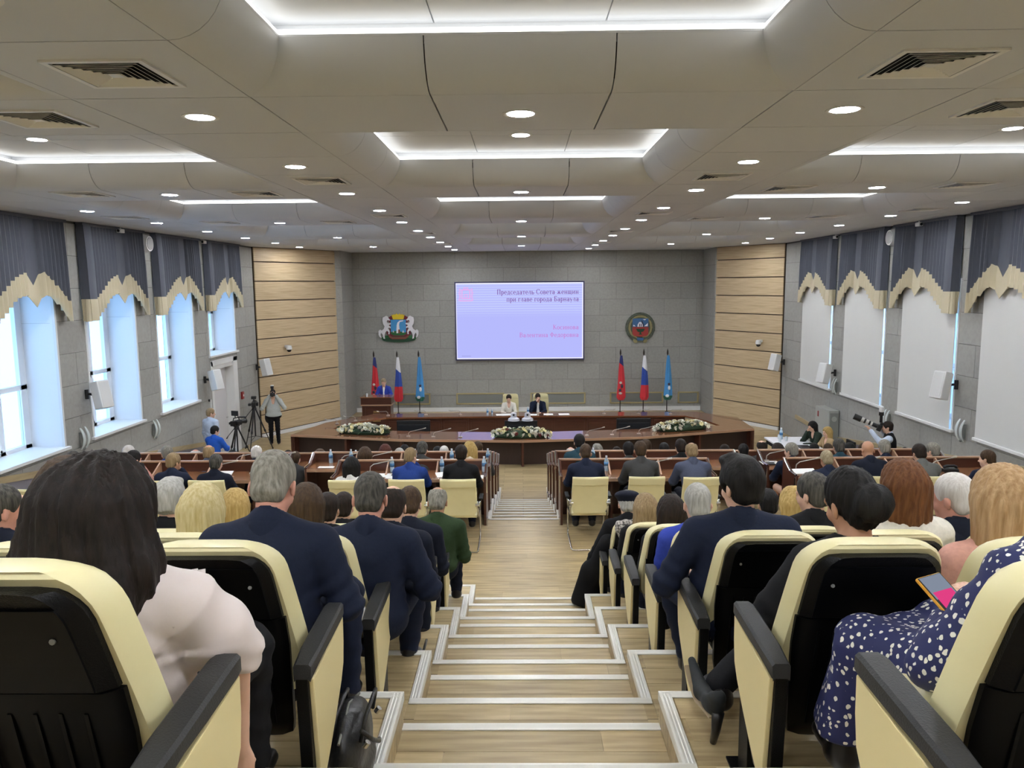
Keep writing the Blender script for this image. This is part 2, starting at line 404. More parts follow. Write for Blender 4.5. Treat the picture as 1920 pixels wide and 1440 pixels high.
# ------------------------------------------------------------------ walls
def sub_rects(r, holes):
    out = [r]
    for (h0, h1, k0, k1) in holes:
        nxt = []
        for (a, b, c, d) in out:
            if h1 <= a or h0 >= b or k1 <= c or k0 >= d: nxt.append((a, b, c, d)); continue
            if h0 > a: nxt.append((a, h0, c, d))
            if h1 < b: nxt.append((h1, b, c, d))
            m0, m1 = max(a, h0), min(b, h1)
            if k0 > c: nxt.append((m0, m1, c, k0))
            if k1 < d: nxt.append((m0, m1, k1, d))
        out = nxt
    return out
WIN = {-1: [(11.85, 13.9), (14.8, 16.8), (17.7, 19.75), (20.65, 22.62)], 1: [(12.15, 14.2), (15.03, 17.2), (18.03, 20.25), (21.08, 23.3)]}
SILL, WTOP = .64, 3.62
def side_wall(sx):
    nm = 'left' if sx < 0 else 'right'
    holes = [(a, b, SILL, WTOP) for a, b in WIN[sx]]
    if sx < 0: holes[3] = (20.65, 22.62, 1.70, WTOP); holes.append((20.75, 22.6, -1.4, 1.55))
    yend = 24.35 if sx < 0 else 25.05
    wb = MB()
    for a, b, c, d in sub_rects((-6, 29.9, -1.6, CE+.8), holes):
        wb.box((sx*(W+.02), a, c), (sx*(W+.80), b, d))
    wall = struct(wb.build('wall_'+nm, M_JOINT))
    # stone blocks in running bond, cut round the openings
    r = 0; z = -1.27
    while z < CE-.01:
        z1 = min(z+.605, CE+.0); y = 10.2 - (.6 if r % 2 else 0)
        while y < yend:
            y1 = min(y+1.21, yend)
            for a, b, c, d in sub_rects((max(y, 10.2), y1, z, z1), holes):
                if b-a < .04 or d-c < .04: continue
                MB().box((sx*(W+.021), a+.004, c+.004), (sx*W, b-.004, d-.004)).build('stone_block', M_STONE, wall)
            y = y1
        z = z1; r += 1
    MB().box((sx*(W+.021), -6, -1.27), (sx*W, 10.19, CE)).build('stone_block', M_STONE, wall)
    # dado and sloping rail that follow the side aisle
    def zr(y): return .311-.133*(y-13.15)
    p = [(10.2, zr(10.2)-.55), (20.4 if sx < 0 else 25, zr(20.4 if sx < 0 else 21)-.55 if sx < 0 else ST), (20.4 if sx < 0 else 25, zr(20.4) if sx < 0 else -.72), ]
    dado = MB()
    yl = 20.5 if sx < 0 else 21.5
    ys = [10.2, yl]
    dado.add([(sx*W, 10.2, zr(10.2)-.62), (sx*W, yl, zr(yl)-.62), (sx*W, yl, zr(yl)), (sx*W, 10.2, zr(10.2)),
              (sx*(W-.03), 10.2, zr(10.2)-.62), (sx*(W-.03), yl, zr(yl)-.62), (sx*(W-.03), yl, zr(yl)), (sx*(W-.03), 10.2, zr(10.2))],
             [(0, 1, 2, 3), (7, 6, 5, 4), (0, 4, 5, 1), (1, 5, 6, 2), (2, 6, 7, 3), (3, 7, 4, 0)])
    struct(dado.build('baseboard_'+nm, mat('lavender_grey_dado', (128, 124, 132), 0.6)))
    rail = MB()
    def bar(y0, z0, y1, z1_):
        rail.add([(sx*W, y0, z0), (sx*W, y1, z1_), (sx*W, y1, z1_+.11), (sx*W, y0, z0+.11), (sx*(W-.045), y0, z0), (sx*(W-.045), y1, z1_), (sx*(W-.045), y1, z1_+.11), (sx*(W-.045), y0, z0+.11)],
                 [(0, 1, 2, 3), (7, 6, 5, 4), (0, 4, 5, 1), (1, 5, 6, 2), (2, 6, 7, 3), (3, 7, 4, 0)])
    bar(10.2, zr(10.2)-.02, yl, zr(yl)-.02)
    if sx > 0: bar(22.2, -.66, 23.6, -.60)
    struct(rail.build('trim_1' if sx < 0 else 'trim_2', mat('pale_wood_rail', (176, 158, 122), 0.5, noise=.5, nscale=(20, 2, 20))))
    return wall
wall_left = side_wall(-1); wall_right = side_wall(1)
M_GLASS = bpy.data.materials.new('window_glass'); M_GLASS.use_nodes = True
nt = M_GLASS.node_tree; nt.nodes.remove(nt.nodes['Principled BSDF'])
tr = nt.nodes.new('ShaderNodeBsdfTransparent'); gl = nt.nodes.new('ShaderNodeBsdfGlossy'); gl.inputs['Roughness'].default_value = 0.02; ms = nt.nodes.new('ShaderNodeMixShader'); ms.inputs[0].default_value = .07
tr.inputs[0].default_value = (.95, .97, .98, 1)
nt.links.new(tr.outputs[0], ms.inputs[1]); nt.links.new(gl.outputs[0], ms.inputs[2]); nt.links.new(ms.outputs[0], nt.nodes['Material Output'].inputs[0])
def window(n, sx, y0, y1, z0, z1):
    xo, xi = sx*(W+.72), sx*(W+.015)
    t = .02; rv = MB()
    lo, hi = min(xo, xi), max(xo, xi)
    rv.box((lo, y0, z0), (hi, y0+t, z1)); rv.box((lo, y1-t, z0), (hi, y1, z1)); rv.box((lo, y0, z1-t), (hi, y1, z1)); rv.box((lo, y0, z0), (hi, y1, z0+t))
    win = struct(rv.build('window_%d' % n, M_REVEAL))
    # architrave edge and inner sill board
    ar = MB(); e = sx*(W-.012)
    for (a, b, c, d) in ((y0-.0, y0+.05, z0, z1), (y1-.05, y1, z0, z1)): ar.box((min(e, sx*(W+.04)), a, c), (max(e, sx*(W+.04)), b, d))
    ar.build('architrave', M_WHITE, win)
    MB().box((min(sx*(W-.07), xo), y0-.06, z0-.035), (max(sx*(W-.07), xo), y1+.06, z0+.022)).build('window_sill', M_WHITE, win, bevel=.008)
    MB().box((min(sx*(W+.1), sx*(W+.71)), y1-t-.004, 2.94), (max(sx*(W+.1), sx*(W+.71)), y1-t+.002, 2.945)).build('joint_strip', mat('pale_seam', (186, 188, 190), .6), win)
    fx0, fx1 = sorted((sx*(W+.62), sx*(W+.70)))
    fr = MB(); f = .075; ym = y0+(y1-y0)*.60
    tz = z0+1.15
    for a, b, c, d in ((y0+t, y0+t+f, z0+t, z1-t), (y1-t-f-.10, y1-t, z0+t, z1-t), (y0+t, y1-t, z0+t, z0+t+f), (y0+t, y1-t, z1-t-f, z1-t), (ym-.07, ym+.07, z0+t, z1-t), (y0+t, y1-t, tz-.045, tz+.045)):
        fr.box((fx0, a, c), (fx1, b, d))
    fr.build('window_frame', M_FRAME, win, bevel=.006)
    sx0, sx1 = sorted((sx*(W+.585), sx*(W+.665)))
    sash = MB(); g = .06; a, b, c, d = y0+t+f-.01, ym-.06, z0+t+f-.01, tz-.03
    for q in ((a, a+g, c, d), (b-g, b, c, d), (a, b, c, c+g), (a, b, d-g, d)): sash.box((sx0, q[0], q[2]), (sx1, q[1], q[3]))
    sash.build('sash', M_FRAME, win, bevel=.006)
    for a, b in ((y0+t+f, ym-.07), (ym+.07, y1-t-f-.1)):
        for c, d in ((z0+t+f, tz-.045), (tz+.045, z1-t-f)):
            MB().box((sx*(W+.655)-.004, a, c), (sx*(W+.655)+.004, b, d)).build('pane', M_GLASS, win)
    al = bpy.data.lights.new('window_portal', 'AREA'); al.shape = 'RECTANGLE'; al.size = z1-z0; al.size_y = y1-y0; al.cycles.is_portal = True
    po = bpy.data.objects.new('window_portal', al); COL.objects.link(po); po.location = (sx*(W+.76), (y0+y1)/2, (z0+z1)/2); po.rotation_euler = (0, D2R(90)*(1 if sx > 0 else -1), 0)
    return win
n = 1
for sx in (-1, 1):
    for i, (a, b) in enumerate(WIN[sx]):
        window(n, sx, a, b, 1.70 if (sx < 0 and i == 3) else SILL, WTOP); n += 1
# white door below the last left window
db = MB(); X = -W
db.box((X-.30, 20.75, ST), (X-.24, 22.6, 1.50)); door = struct(db.build('door_1', mat('white_door_leaf', (206, 203, 203), .6, bump=.1, nscale=(60, 60, 60))))
fr = MB()
for a, b, c, d in ((20.68, 20.82, ST, 1.56), (22.3, 22.62, ST, 1.56), (20.68, 22.62, 1.42, 1.58)): fr.box((X-.3, a, c), (X+.012, b, d))
fr.build('door_frame', M_WHITE, door, bevel=.01)
MB().box((X-.23, 20.78, 1.30), (X-.02, 22.55, 1.42)).build('shutter_box', M_WHITE, door, bevel=.01)
MB().tube([(X-.2, 22.1, -.2), (X-.15, 22.1, -.2), (X-.15, 21.98, -.2)], .012).build('door_handle', M_CHROME, door)

# oak board walls that splay in to the stage
def oak_wall(nm, p0, p1):
    p0, p1 = Vector((*p0, 0)), Vector((*p1, 0)); u = (p1-p0).normalized(); L_ = (p1-p0).length
    nrm = Vector((-u.y, u.x, 0))
    if nrm.y > 0: nrm = -nrm                     # towards the hall
    M = Matrix((u, nrm, Vector((0, 0, 1)))).transposed()
    b = MB(); c = (p0+p1)/2 - nrm*.10; b.obox((c.x, c.y, (CE+ST)/2), (L_/2, .07, (CE-ST)/2), M)
    wl = struct(b.build('wall_'+nm, M_GROOVE))
    zs = [ST+.12]
    while zs[-1]+.612 < CE-.15: zs.append(zs[-1]+.612)
    zs.append(CE)
    for i in range(len(zs)-1):
        g = .016
        me = MB().obox((0, 0, 0), (L_/2-.004, .02, (zs[i+1]-zs[i])/2-g)).mesh('oak_board', bevel=.004)
        o = link('oak_board', me, M_OAKPANEL, wl); c = (p0+p1)/2 - nrm*.01
        o.matrix_world = Matrix.Translation((c.x, c.y, (zs[i]+zs[i+1])/2)) @ M.to_4x4()
    bb = MB(); c = (p0+p1)/2 + nrm*.015; bb.obox((c.x, c.y, ST+.055), (L_/2, .03, .055), M)
    struct(bb.build('baseboard_'+nm, M_WHITE)); return wl, M
oakL, OML = oak_wall('oak_left', (-8.42, 24.35), (-6.62, 27.5)); oakR, OMR = oak_wall('oak_right', (8.42, 25.05), (6.86, 27.5))
# stone returns beside the stage and the back wall
def block_wall(nm, x0, x1, y, hole=()):
    b = MB(); b.box((x0-.6, y+.02, -1.6), (x1+.6, y+.5, CE+.8)); wl = struct(b.build('wall_'+nm, M_JOINT))
    z = CE; r = 0
    while z > ST+.02:
        z0 = max(z-.607, ST); x = x0 - (0.35 if r % 2 else .95)
        while x < x1:
            a, b2 = max(x, x0), min(x+1.215, x1); x += 1.215
            if b2-a < .04: continue
            MB().box((a+.004, y, z0+.004), (b2-.004, y+.021, z-.004)).build('stone_block', M_STONE, wl)
        z = z0; r += 1
    return wl
wall_back = block_wall('back', -6.42, 6.86, 29.3)
for sx, nm, xe, yb in ((-1, 'return_left', -6.42, 27.5), (1, 'return_right', 6.84, 27.5)):
    b = MB(); b.box((xe if sx > 0 else xe-.35, yb, -1.6), (xe+.35 if sx > 0 else xe, 29.32, CE+.8)); wl = struct(b.build('wall_'+nm, M_JOINT))
    z = CE
    while z > ST+.02:
        z0 = max(z-.607, ST)
        MB().box((min(xe, xe-sx*.02), yb+.02, z0+.004), (max(xe, xe-sx*.02), 29.29, z-.004)).build('stone_block', M_STONE, wl)
        MB().box((xe-(.30 if sx < 0 else .02), yb-.02, z0+.004), (xe+(.02 if sx < 0 else .30), yb+.0, z-.004)).build('stone_block', M_STONE, wl)
        z = z0
struct(MB().box((-6.4, 29.27, ST), (6.84, 29.30, ST+.16)).build('baseboard_back', M_WHITE))
struct(MB().box((-W-.8, -6.3, -1.6), (W+.8, -6, CE+.8)).build('wall_rear', M_STONE))

# ------------------------------------------------------------------ curtain valances
M_CURT = mat('slate_grey_curtain', (78, 82, 93), 0.75, sheen=.1, noise=.3, nscale=(30, 30, 4), rgb2=(62, 66, 77))
M_CBEIGE = mat('beige_curtain_border', (198, 187, 158), 0.7)
def interp(x, pts):
    for (a, b), (c, d) in zip(pts, pts[1:]):
        if x <= c: return b+(d-b)*(x-a)/(c-a) if c > a else d
    return pts[-1][1]
def valance(sx, y0, y1, label):
    """pelmet: two stacked swags over a pleated heading, all within 0.25 m of the wall; u runs from the near to the far end"""
    t = thing('curtain_valance', label, 'curtain', (sx*(W-.02), (y0+y1)/2, 0), 0, 'scalloped curtain valances over the windows')
    bot = [(0, 2.94), (.115, 2.94), (.13, 2.98), (.24, 3.16), (.36, 3.40), (.47, 3.46), (.52, 3.42), (.60, 3.25), (.66, 3.42), (.70, 3.47), (.80, 3.36), (.90, 3.12), (1.0, 2.92)]
    top = [(0, 3.36), (.115, 3.36), (.13, 3.36), (.24, 3.52), (.36, 3.74), (.47, 3.84), (.52, 3.80), (.58, 3.62), (.64, 3.80), (.68, 3.86), (.78, 3.72), (.90, 3.48), (1.0, 3.30)]
    NU = 150; L_ = y1-y0
    def step(x, tab):                            # the pleats make the hem climb in small steps
        if .13 < x < .5: x = math.floor((x-.13)/.0463)*.0463+.13+.0231
        elif x > .66: x = math.floor((x-.66)/.0486)*.0486+.66+.0243
        return interp(x, tab)
    def depth(u):
        if u < .012: return .014
        if u > .992: return .02
        if u < .125: return .16+.02*math.sin(math.pi*u/.125)
        if u < .5: return .09+.04*abs(((u-.13)/.0463) % 1-.5)*2 + .02*(u-.125)
        if u < .66: return .085
        return .07+.10*(.5+.5*math.sin((u-.66)/.0486*2*math.pi))
    th = .012
    for part, m in (('drape', M_CURT), ('beige_border', M_CBEIGE)):
        rows = []
        for i in range(NU+1):
            u = i/NU; y = -L_/2+L_*u; d = depth(u); zt, zb = step(u, top), step(u, bot)
            if part == 'drape': zz = [4.80, (4.8+zt)/2, zt-.005]; dd = [d*.8, d*.95, d]
            else: zz = [zt, (zt+zb)/2, zb]; dd = [d+.004, d+.012, d+.015]
            F = [(-sx*k, y, z) for k, z in zip(dd, zz)]; Bk = [(-sx*(k-th), y, z) for k, z in zip(dd, zz)]
            rows.append(F+Bk[::-1])
        MB().loft(rows).build(part, m, t, smooth='auto')
    # rolled cuff at the near corner
    MB().tube([(-sx*.11, -L_/2+.03, 3.36), (-sx*.11, -L_/2+.03, 2.93)], [.05, .06], 10).build('cuff', M_CBEIGE, t, smooth='auto')
    MB().box((min(0, -sx*.14), -L_/2, 4.76), (max(0, -sx*.14), L_/2, 4.81)).build('pelmet_board', M_CURT, t)
    return t
VL = [(11.75, 14.2), (14.72, 17.15), (17.66, 20.1), (20.55, 22.95)]; VR = [(12.2, 14.62), (15.05, 17.6), (18.0, 20.5), (20.95, 23.4)]
vn = ['nearest', 'second', 'third', 'farthest']
for i, (a, b) in enumerate(VL): valance(-1, a, b, 'slate grey valance with beige scalloped hem over the %s left window' % vn[i])
for i, (a, b) in enumerate(VR): valance(1, a, b, 'slate grey valance with beige scalloped hem above the %s right blind' % vn[i])
# roller blinds pulled down over the right windows
M_BLIND = mat('off_white_blind_fabric', (214, 214, 210), 0.8, noise=.15, nscale=(3, 3, 1), rgb2=(204, 204, 202))
for i, (a, b) in enumerate(WIN[1]):
    t = thing('roller_blind', 'white roller blind fully drawn, %s on the right wall' % vn[i], 'blind', (W, (a+b)/2, 0), 0, 'white roller blinds on the right wall')
    h = (b-a)/2
    MB().box((-.035, -h+.075, .64), (-.03, h+.03, 3.7)).build('fabric', M_BLIND, t)
    MB().box((-.05, -h+.06, .60), (-.015, h+.04, .645)).build('bottom_bar', M_WHITE, t, bevel=.006)
    MB().tube([(-.05, -h+.06, 3.72), (-.05, h+.04, 3.72)], .035, 10).build('roller', M_WHITE, t)
# small fittings on the walls
def wall_speaker(x, y, z, sx, yaw, label):
    t = thing('wall_speaker', label, 'speaker', (x, y, z), 0, 'white wall loudspeakers')
    M = Matrix.Rotation(yaw, 3, 'Z') @ Matrix.Rotation(sx*D2R(14), 3, 'Y')
    o = MB().obox((0, 0, 0), (.12, .13, .27)).build('cabinet', M_WHITE, t, bevel=.025); o.matrix_local = M.to_4x4()
    g = MB().obox((-sx*.121, 0, 0), (.004, .105, .24)).build('grille', mat('speaker_grille', (214, 214, 212), .7, bump=.3, nscale=(200, 200, 200)), t); g.matrix_local = M.to_4x4()
    MB().tube([(sx*.1, 0, 0), (sx*.30, 0, .02)], .025).tube([(sx*.29, 0, -.08), (sx*.29, 0, .1)], .035).build('bracket', M_BLACK, t)
wall_speaker(-W+.32, 14.65, 1.52, -1, D2R(-25), 'white wall speaker between the second and nearest left windows')
wall_speaker(-W+.32, 20.2, 1.12, -1, D2R(-25), 'white wall speaker beside the white door')
wall_speaker(-W+.36, 24.1, 1.04, -1, D2R(-25), 'white wall speaker next to the left oak boards')
wall_speaker(W-.32, 14.95, 1.55, 1, D2R(25), 'white tilted wall speaker between the two nearest right blinds')
wall_speaker(W-.32, 20.75, 1.12, 1, D2R(25), 'white wall speaker between the two farthest right blinds')
wall_speaker(W-.36, 24.7, 1.02, 1, D2R(25), 'white wall speaker next to the right oak boards')
M_FROST = mat('frosted_glass_blade', (206, 214, 212), .25, spec=.6)
def sconce(y, z, sx, label):
    t = thing('wall_sconce', label, 'wall lamp', (sx*W, y, z), 0, 'wall sconces with two curved glass blades')
    MB().box((min(0, -sx*.04), -.05, -.16), (max(0, -sx*.04), .05, .12)).build('back_plate', M_GREYMET, t, bevel=.008)
    for s in (-1, 1):
        rings = []
        for i in range(9):
            a = -1+2*i/8; zz = a*.21; xx = -sx*(.04+.07*(1-a*a)); hw = .035*(1.05-a*a*.6); rings.append([(xx, s*.075-hw, zz), (xx, s*.075+hw, zz), (xx-sx*.014, s*.075+hw, zz), (xx-sx*.014, s*.075-hw, zz)])
        MB().loft(rings).build('glass_blade', M_FROST, t, smooth='auto')
    MB().sphere((-sx*.06, 0, -.2), .03).build('finial', M_GREYMET, t)
sconce(14.38, .72, -1, 'glass wall sconce beside the nearest left window sill'); sconce(17.25, .36, -1, 'glass wall sconce between the second and third left window sills')
sconce(14.63, .72, 1, 'glass wall sconce between the two nearest right blinds'); sconce(17.62, .42, 1, 'glass wall sconce above the telephoto photographer')
sconce(20.65, .78, 1, 'glass wall sconce above the grey metal cabinet')
for y, sx, lb in ((17.4, -1, 'round white drum speaker high between left valances'), (17.82, 1, 'round white drum speaker high between right valances')):
    t = thing('drum_speaker', lb, 'speaker', (sx*W, y, 4.55))
    MB().tube([(0, 0, 0), (-sx*.14, 0, 0)], [.2, .17], 20).build('housing', M_WHITE, t, smooth='auto')
    MB().tube([(-sx*.14, 0, 0), (-sx*.15, 0, 0)], .14, 20).build('cone', mat('speaker_cone', (170, 170, 168), .6), t)
for y, sx, lb in ((16.1, -1, 'small security camera on the second left valance'), (20.3, -1, 'small security camera beside the farthest left valance'), (16.45, 1, 'small security camera on a right valance'), (20.75, 1, 'small security camera beside the farthest right valance')):
    t = thing('security_camera', lb, 'camera', (sx*(W-.17), y, 4.74))
    MB().obox((0, 0, 0), (.04, .09, .04)).build('body', M_WHITE, t, bevel=.008); MB().tube([(0, -.09, 0), (0, -.10, 0)], .03).build('lens', M_BLACK, t); MB().tube([(0, 0, .04), (0, 0, .075)], .015).build('mount', M_WHITE, t)
for M, c, lb in ((OML, (-7.80, 25.30, 1.55), 'white ceiling-type dome camera on the left oak boards'), (OMR, (7.94, 25.66, 1.58), 'white ceiling-type dome camera on the right oak boards')):
    t = thing('dome_camera', lb, 'camera', c)
    for nm, shp, m in (('wall_arm', MB().obox((0, .06, .06), (.05, .09, .04)), M_WHITE), ('housing', MB().lathe([(.0, .1), (.08, .09), (.10, .0), (.09, -.04), (0, -.04)], 14, (0, .12, 0)), M_WHITE), ('dome', MB().sphere((0, .12, -.05), (.075, .075, .08)), M_BLACK)):
        o = shp.build(nm, m, t, smooth='auto'); o.matrix_local = M.to_4x4()
t = thing('fire_alarm_box', 'small red call point beside the white door', 'alarm', (-W, 22.85, .33)); MB().box((0, -.07, -.11), (.06, .07, .11)).build('case', mat('alarm_red', (140, 36, 34), .4), t, bevel=.01); MB().box((.06, -.03, -.03), (.066, .03, .03)).build('button_plate', M_WHITE, t)
t = thing('wall_handrail', 'short white wall bracket bar left of the white door', 'rail', (-W, 20.42, .15)); MB().tube([(.06, 0, -.35), (.06, 0, .42)], .025).build('bar', M_WHITE, t); MB().box((0, -.02, .36), (.06, .02, .42)).build('bracket', M_BLACK, t); MB().box((0, -.02, -.36), (.06, .02, -.3)).build('bracket', M_BLACK, t)
t = thing('metal_cabinet', 'tall grey metal cabinet against the right wall', 'cabinet', (W-.02, 20.9, ST))
M_CAB = mat('pale_grey_cabinet', (166, 168, 162), .45); M_CABD = mat('grey_cabinet_front', (132, 135, 130), .45)
MB().box((-.26, -.52, 0), (0, .45, 1.42)).build('body', M_CAB, t, bevel=.01)
MB().box((-.24, -.54, .05), (-.02, -.521, 1.36)).build('front_panel', M_CABD, t, bevel=.006)
MB().tube([(-.13, -.54, 1.2), (-.13, -.55, 1.2)], .07, 16).build('round_vent', M_CAB, t)
MB().box((-.275, -.2, .5), (-.26, -.17, .62)).build('handle', M_BLACK, t); MB().box((-.272, .2, 1.15), (-.26, .27, 1.3)).build('warning_label', mat('label_red', (150, 60, 56), .5), t)
# ------------------------------------------------------------------ big screen with its slide
# serif letters built from strokes: l = straight stroke (x0, y0, x1, y1, thickness), a = elliptic arc (cx, cy, rx, ry, from, to)
T_, t_ = .13, .07
GL = {
 'р': (.60, ['l', .14, .66, .14, -.3, T_], ['a', .34, .33, .19, .30, 0, 360]), 'е': (.58, ['a', .3, .33, .22, .31, 0, 315], ['l', .1, .36, .52, .36, t_]),
 'д': (.68, ['l', .24, .64, .15, .08, t_], ['l', .48, .64, .48, .08, T_], ['l', .2, .62, .54, .62, t_], ['l', .03, .06, .65, .06, t_], ['l', .06, .06, .06, -.14, t_], ['l', .62, .06, .62, -.14, t_]),
 'с': (.54, ['a', .3, .33, .22, .31, 45, 315]), 'а': (.60, ['l', .46, .5, .46, .0, T_], ['a', .27, .19, .17, .17, 0, 360], ['a', .28, .46, .18, .17, 0, 165]),
 'т': (.60, ['l', .04, .62, .56, .62, t_], ['l', .3, .63, .3, 0, T_], ['l', .05, .64, .05, .48, t_], ['l', .55, .64, .55, .48, t_]), 'л': (.64, ['l', .26, .63, .1, .03, t_], ['l', .48, .64, .48, 0, T_], ['l', .2, .62, .54, .62, t_]),
 'ь': (.58, ['l', .14, .66, .14, 0, T_], ['a', .32, .19, .18, .17, 0, 360]), 'о': (.62, ['a', .31, .33, .23, .31, 0, 360]), 'в': (.58, ['l', .14, .66, .14, 0, T_], ['a', .28, .49, .17, .14, -90, 90], ['a', .30, .18, .19, .16, -90, 90], ['l', .14, .63, .28, .63, t_], ['l', .14, .34, .28, .34, t_], ['l', .14, .03, .3, .03, t_]),
 'ж': (.92, ['l', .45, .66, .45, 0, T_], ['l', .08, .64, .4, .33, t_], ['l', .08, .02, .4, .33, T_], ['l', .82, .64, .5, .33, t_], ['l', .82, .02, .5, .33, T_]), 'н': (.68, ['l', .14, .66, .14, 0, T_], ['l', .52, .66, .52, 0, T_], ['l', .14, .34, .52, .34, t_]),
 'щ': (.90, ['l', .13, .66, .13, 0, T_], ['l', .42, .66, .42, 0, T_], ['l', .71, .66, .71, 0, T_], ['l', .1, .03, .86, .03, t_], ['l', .83, .05, .83, -.15, t_]), 'и': (.70, ['l', .14, .66, .14, 0, T_], ['l', .54, .66, .54, 0, T_], ['l', .16, .08, .52, .58, t_]),
 'г': (.50, ['l', .14, .66, .14, 0, T_], ['l', .1, .62, .48, .62, t_], ['l', .47, .64, .47, .46, t_]), 'у': (.60, ['l', .08, .64, .32, .06, T_], ['l', .54, .64, .2, -.28, t_]), 'п': (.70, ['l', .14, .66, .14, 0, T_], ['l', .54, .66, .54, 0, T_], ['l', .14, .62, .54, .62, t_]),
 'П': (.86, ['l', .17, 1, .17, 0, T_+.02], ['l', .68, 1, .68, 0, T_+.02], ['l', .1, .96, .75, .96, t_]), 'С': (.80, ['a', .42, .5, .34, .47, 42, 318], ['l', .70, 1, .70, .72, t_]), 'Б': (.72, ['l', .17, 1, .17, 0, T_+.02], ['l', .1, .96, .62, .96, t_], ['l', .61, .98, .61, .76, t_], ['a', .34, .29, .26, .25, -90, 90], ['l', .17, .54, .36, .54, t_], ['l', .17, .04, .36, .04, t_]),
 'К': (.78, ['l', .17, 1, .17, 0, T_+.02], ['l', .2, .44, .66, .98, t_], ['l', .32, .55, .72, .02, T_]), 'В': (.74, ['l', .17, 1, .17, 0, T_+.02], ['a', .36, .75, .21, .21, -90, 90], ['a', .38, .29, .26, .25, -90, 90], ['l', .17, .96, .36, .96, t_], ['l', .17, .54, .38, .54, t_], ['l', .17, .04, .38, .04, t_]), 'Ф': (.90, ['l', .45, 1, .45, 0, T_+.02], ['a', .45, .52, .34, .25, 0, 360]), ' ': (.34,)}
def line_of_text(body, x_right, z, width, cap, y):
    mb = MB(); words = [mb]; tot = sum(GL[c][0]+.05 for c in body)-.05; kx = width/tot; x = x_right-width
    for c in body:
        if c == ' ': mb = MB(); words.append(mb)
        for st in GL[c][1:]:
            if st[0] == 'l':
                x0, y0, x1, y1, th = st[1:]; a = Vector((x0*kx, y0*cap)); b = Vector((x1*kx, y1*cap)); d = (b-a).normalized(); nn = Vector((-d.y, d.x))*th*.5*(kx if abs(d.y) > .5 else cap)
                q = [(x+p.x, z+p.y) for p in (a-nn, b-nn, b+nn, a+nn)]; mb.prism(q, y-.002, y, 'y')
                if x0 == x1 and abs(y1-y0) > .4:
                    for yy in (y0, y1): mb.box((x+(x0-.12)*kx, y-.0021, z+yy*cap-(.05*cap if yy == y0 else 0)), (x+(x0+.12)*kx, y, z+yy*cap+(0 if yy == y0 else .05*cap)))
            else:
                cx, cy, rx, ry, a0, a1 = st[1:]; n = 14; R = []
                for i in range(n+1):
                    t = math.radians(a0+(a1-a0)*i/n); w2 = (.035+.035*abs(math.cos(t)))
                    R.append([(x+(cx+(rx+s_*w2)*math.cos(t))*kx, yy, z+(cy+(ry+s_*w2*.8)*math.sin(t))*cap) for s_, yy in ((-1, y), (1, y), (1, y-.002), (-1, y-.002))])
                mb.loft(R)
        x += (GL[c][0]+.05)*kx
    return words
scr = thing('projection_screen', 'large glowing lilac presentation screen on the stone back wall', 'screen', (-.09, 29.28, 2.205))
SWd, SHt = 4.80, 2.87
MB().box((-SWd/2-.05, -.10, -SHt/2-.05), (SWd/2+.05, 0, SHt/2+.05)).build('housing', mat('blue_black_screen_edge', (58, 58, 96), .5), scr)
ms = bpy.data.materials.new('slide_light'); ms.use_nodes = True; nt = ms.node_tree; nt.nodes.remove(nt.nodes['Principled BSDF'])
e = nt.nodes.new('ShaderNodeEmission'); tc = nt.nodes.new('ShaderNodeTexCoord'); sp = nt.nodes.new('ShaderNodeSeparateXYZ'); wv = nt.nodes.new('ShaderNodeMath'); wv.operation = 'SINE'; mu = nt.nodes.new('ShaderNodeMath'); mu.operation = 'MULTIPLY'; mu.inputs[1].default_value = 70
msk = nt.nodes.new('ShaderNodeMapRange'); msk.inputs[1].default_value = .15; msk.inputs[2].default_value = .45; msk.inputs[4].default_value = .5
m2 = nt.nodes.new('ShaderNodeMath'); m2.operation = 'MULTIPLY'; mx = nt.nodes.new('ShaderNodeMix'); mx.data_type = 'RGBA'; mr = nt.nodes.new('ShaderNodeMapRange'); mr.inputs[1].default_value = -1
L = nt.links.new; L(tc.outputs['Object'], sp.inputs[0]); L(sp.outputs['Z'], mu.inputs[0]); L(mu.outputs[0], wv.inputs[0]); L(wv.outputs[0], mr.inputs[0]); L(sp.outputs['Z'], msk.inputs[0]); L(mr.outputs[0], m2.inputs[0]); L(msk.outputs[0], m2.inputs[1]); L(m2.outputs[0], mx.inputs[0])
mx.inputs[6].default_value = (*lin((184, 188, 255)), 1); mx.inputs[7].default_value = (*lin((214, 226, 255)), 1)
L(mx.outputs[2], e.inputs[0]); e.inputs[1].default_value = SCREEN_STRENGTH; L(e.outputs[0], nt.nodes['Material Output'].inputs[0])
MB().box((-SWd/2, -.106, -SHt/2), (SWd/2, -.10, SHt/2)).build('display', ms, scr)
M_STX = emis('slide_text_light', (124, 78, 156), .9); M_STP = emis('slide_text_pink', (186, 122, 196), .95); M_SEDGE = emis('slide_edge_light', (232, 232, 255), 1.0)
M_SMUTE = emis('slide_text_mute', (150, 150, 214), .9); M_SPINK = emis('slide_emblem_pink', (226, 160, 222), .95)
for (a, b, c, d) in ((-SWd/2, SWd/2, SHt/2-.035, SHt/2), (-SWd/2, SWd/2, -SHt/2, -SHt/2+.035), (-SWd/2, -SWd/2+.02, -SHt/2, SHt/2), (SWd/2-.035, SWd/2, -SHt/2, SHt/2)):
    MB().box((a, -.1065, c), (b, -.1005, d)).build('bright_border', M_SEDGE, scr)
for body, z, wd, cap, m in (('Председатель Совета женщин', 1.00, 3.08, .19, M_STX), ('при главе города Барнаула', .73, 2.72, .19, M_STX), ('Косинова', -.33, .97, .18, M_STP), ('Валентина Федоровна', -.62, 2.24, .18, M_STP)):
    for q in line_of_text(body, SWd/2-.17, z, wd, cap, -.1062): q.build('slide_text', m, scr)
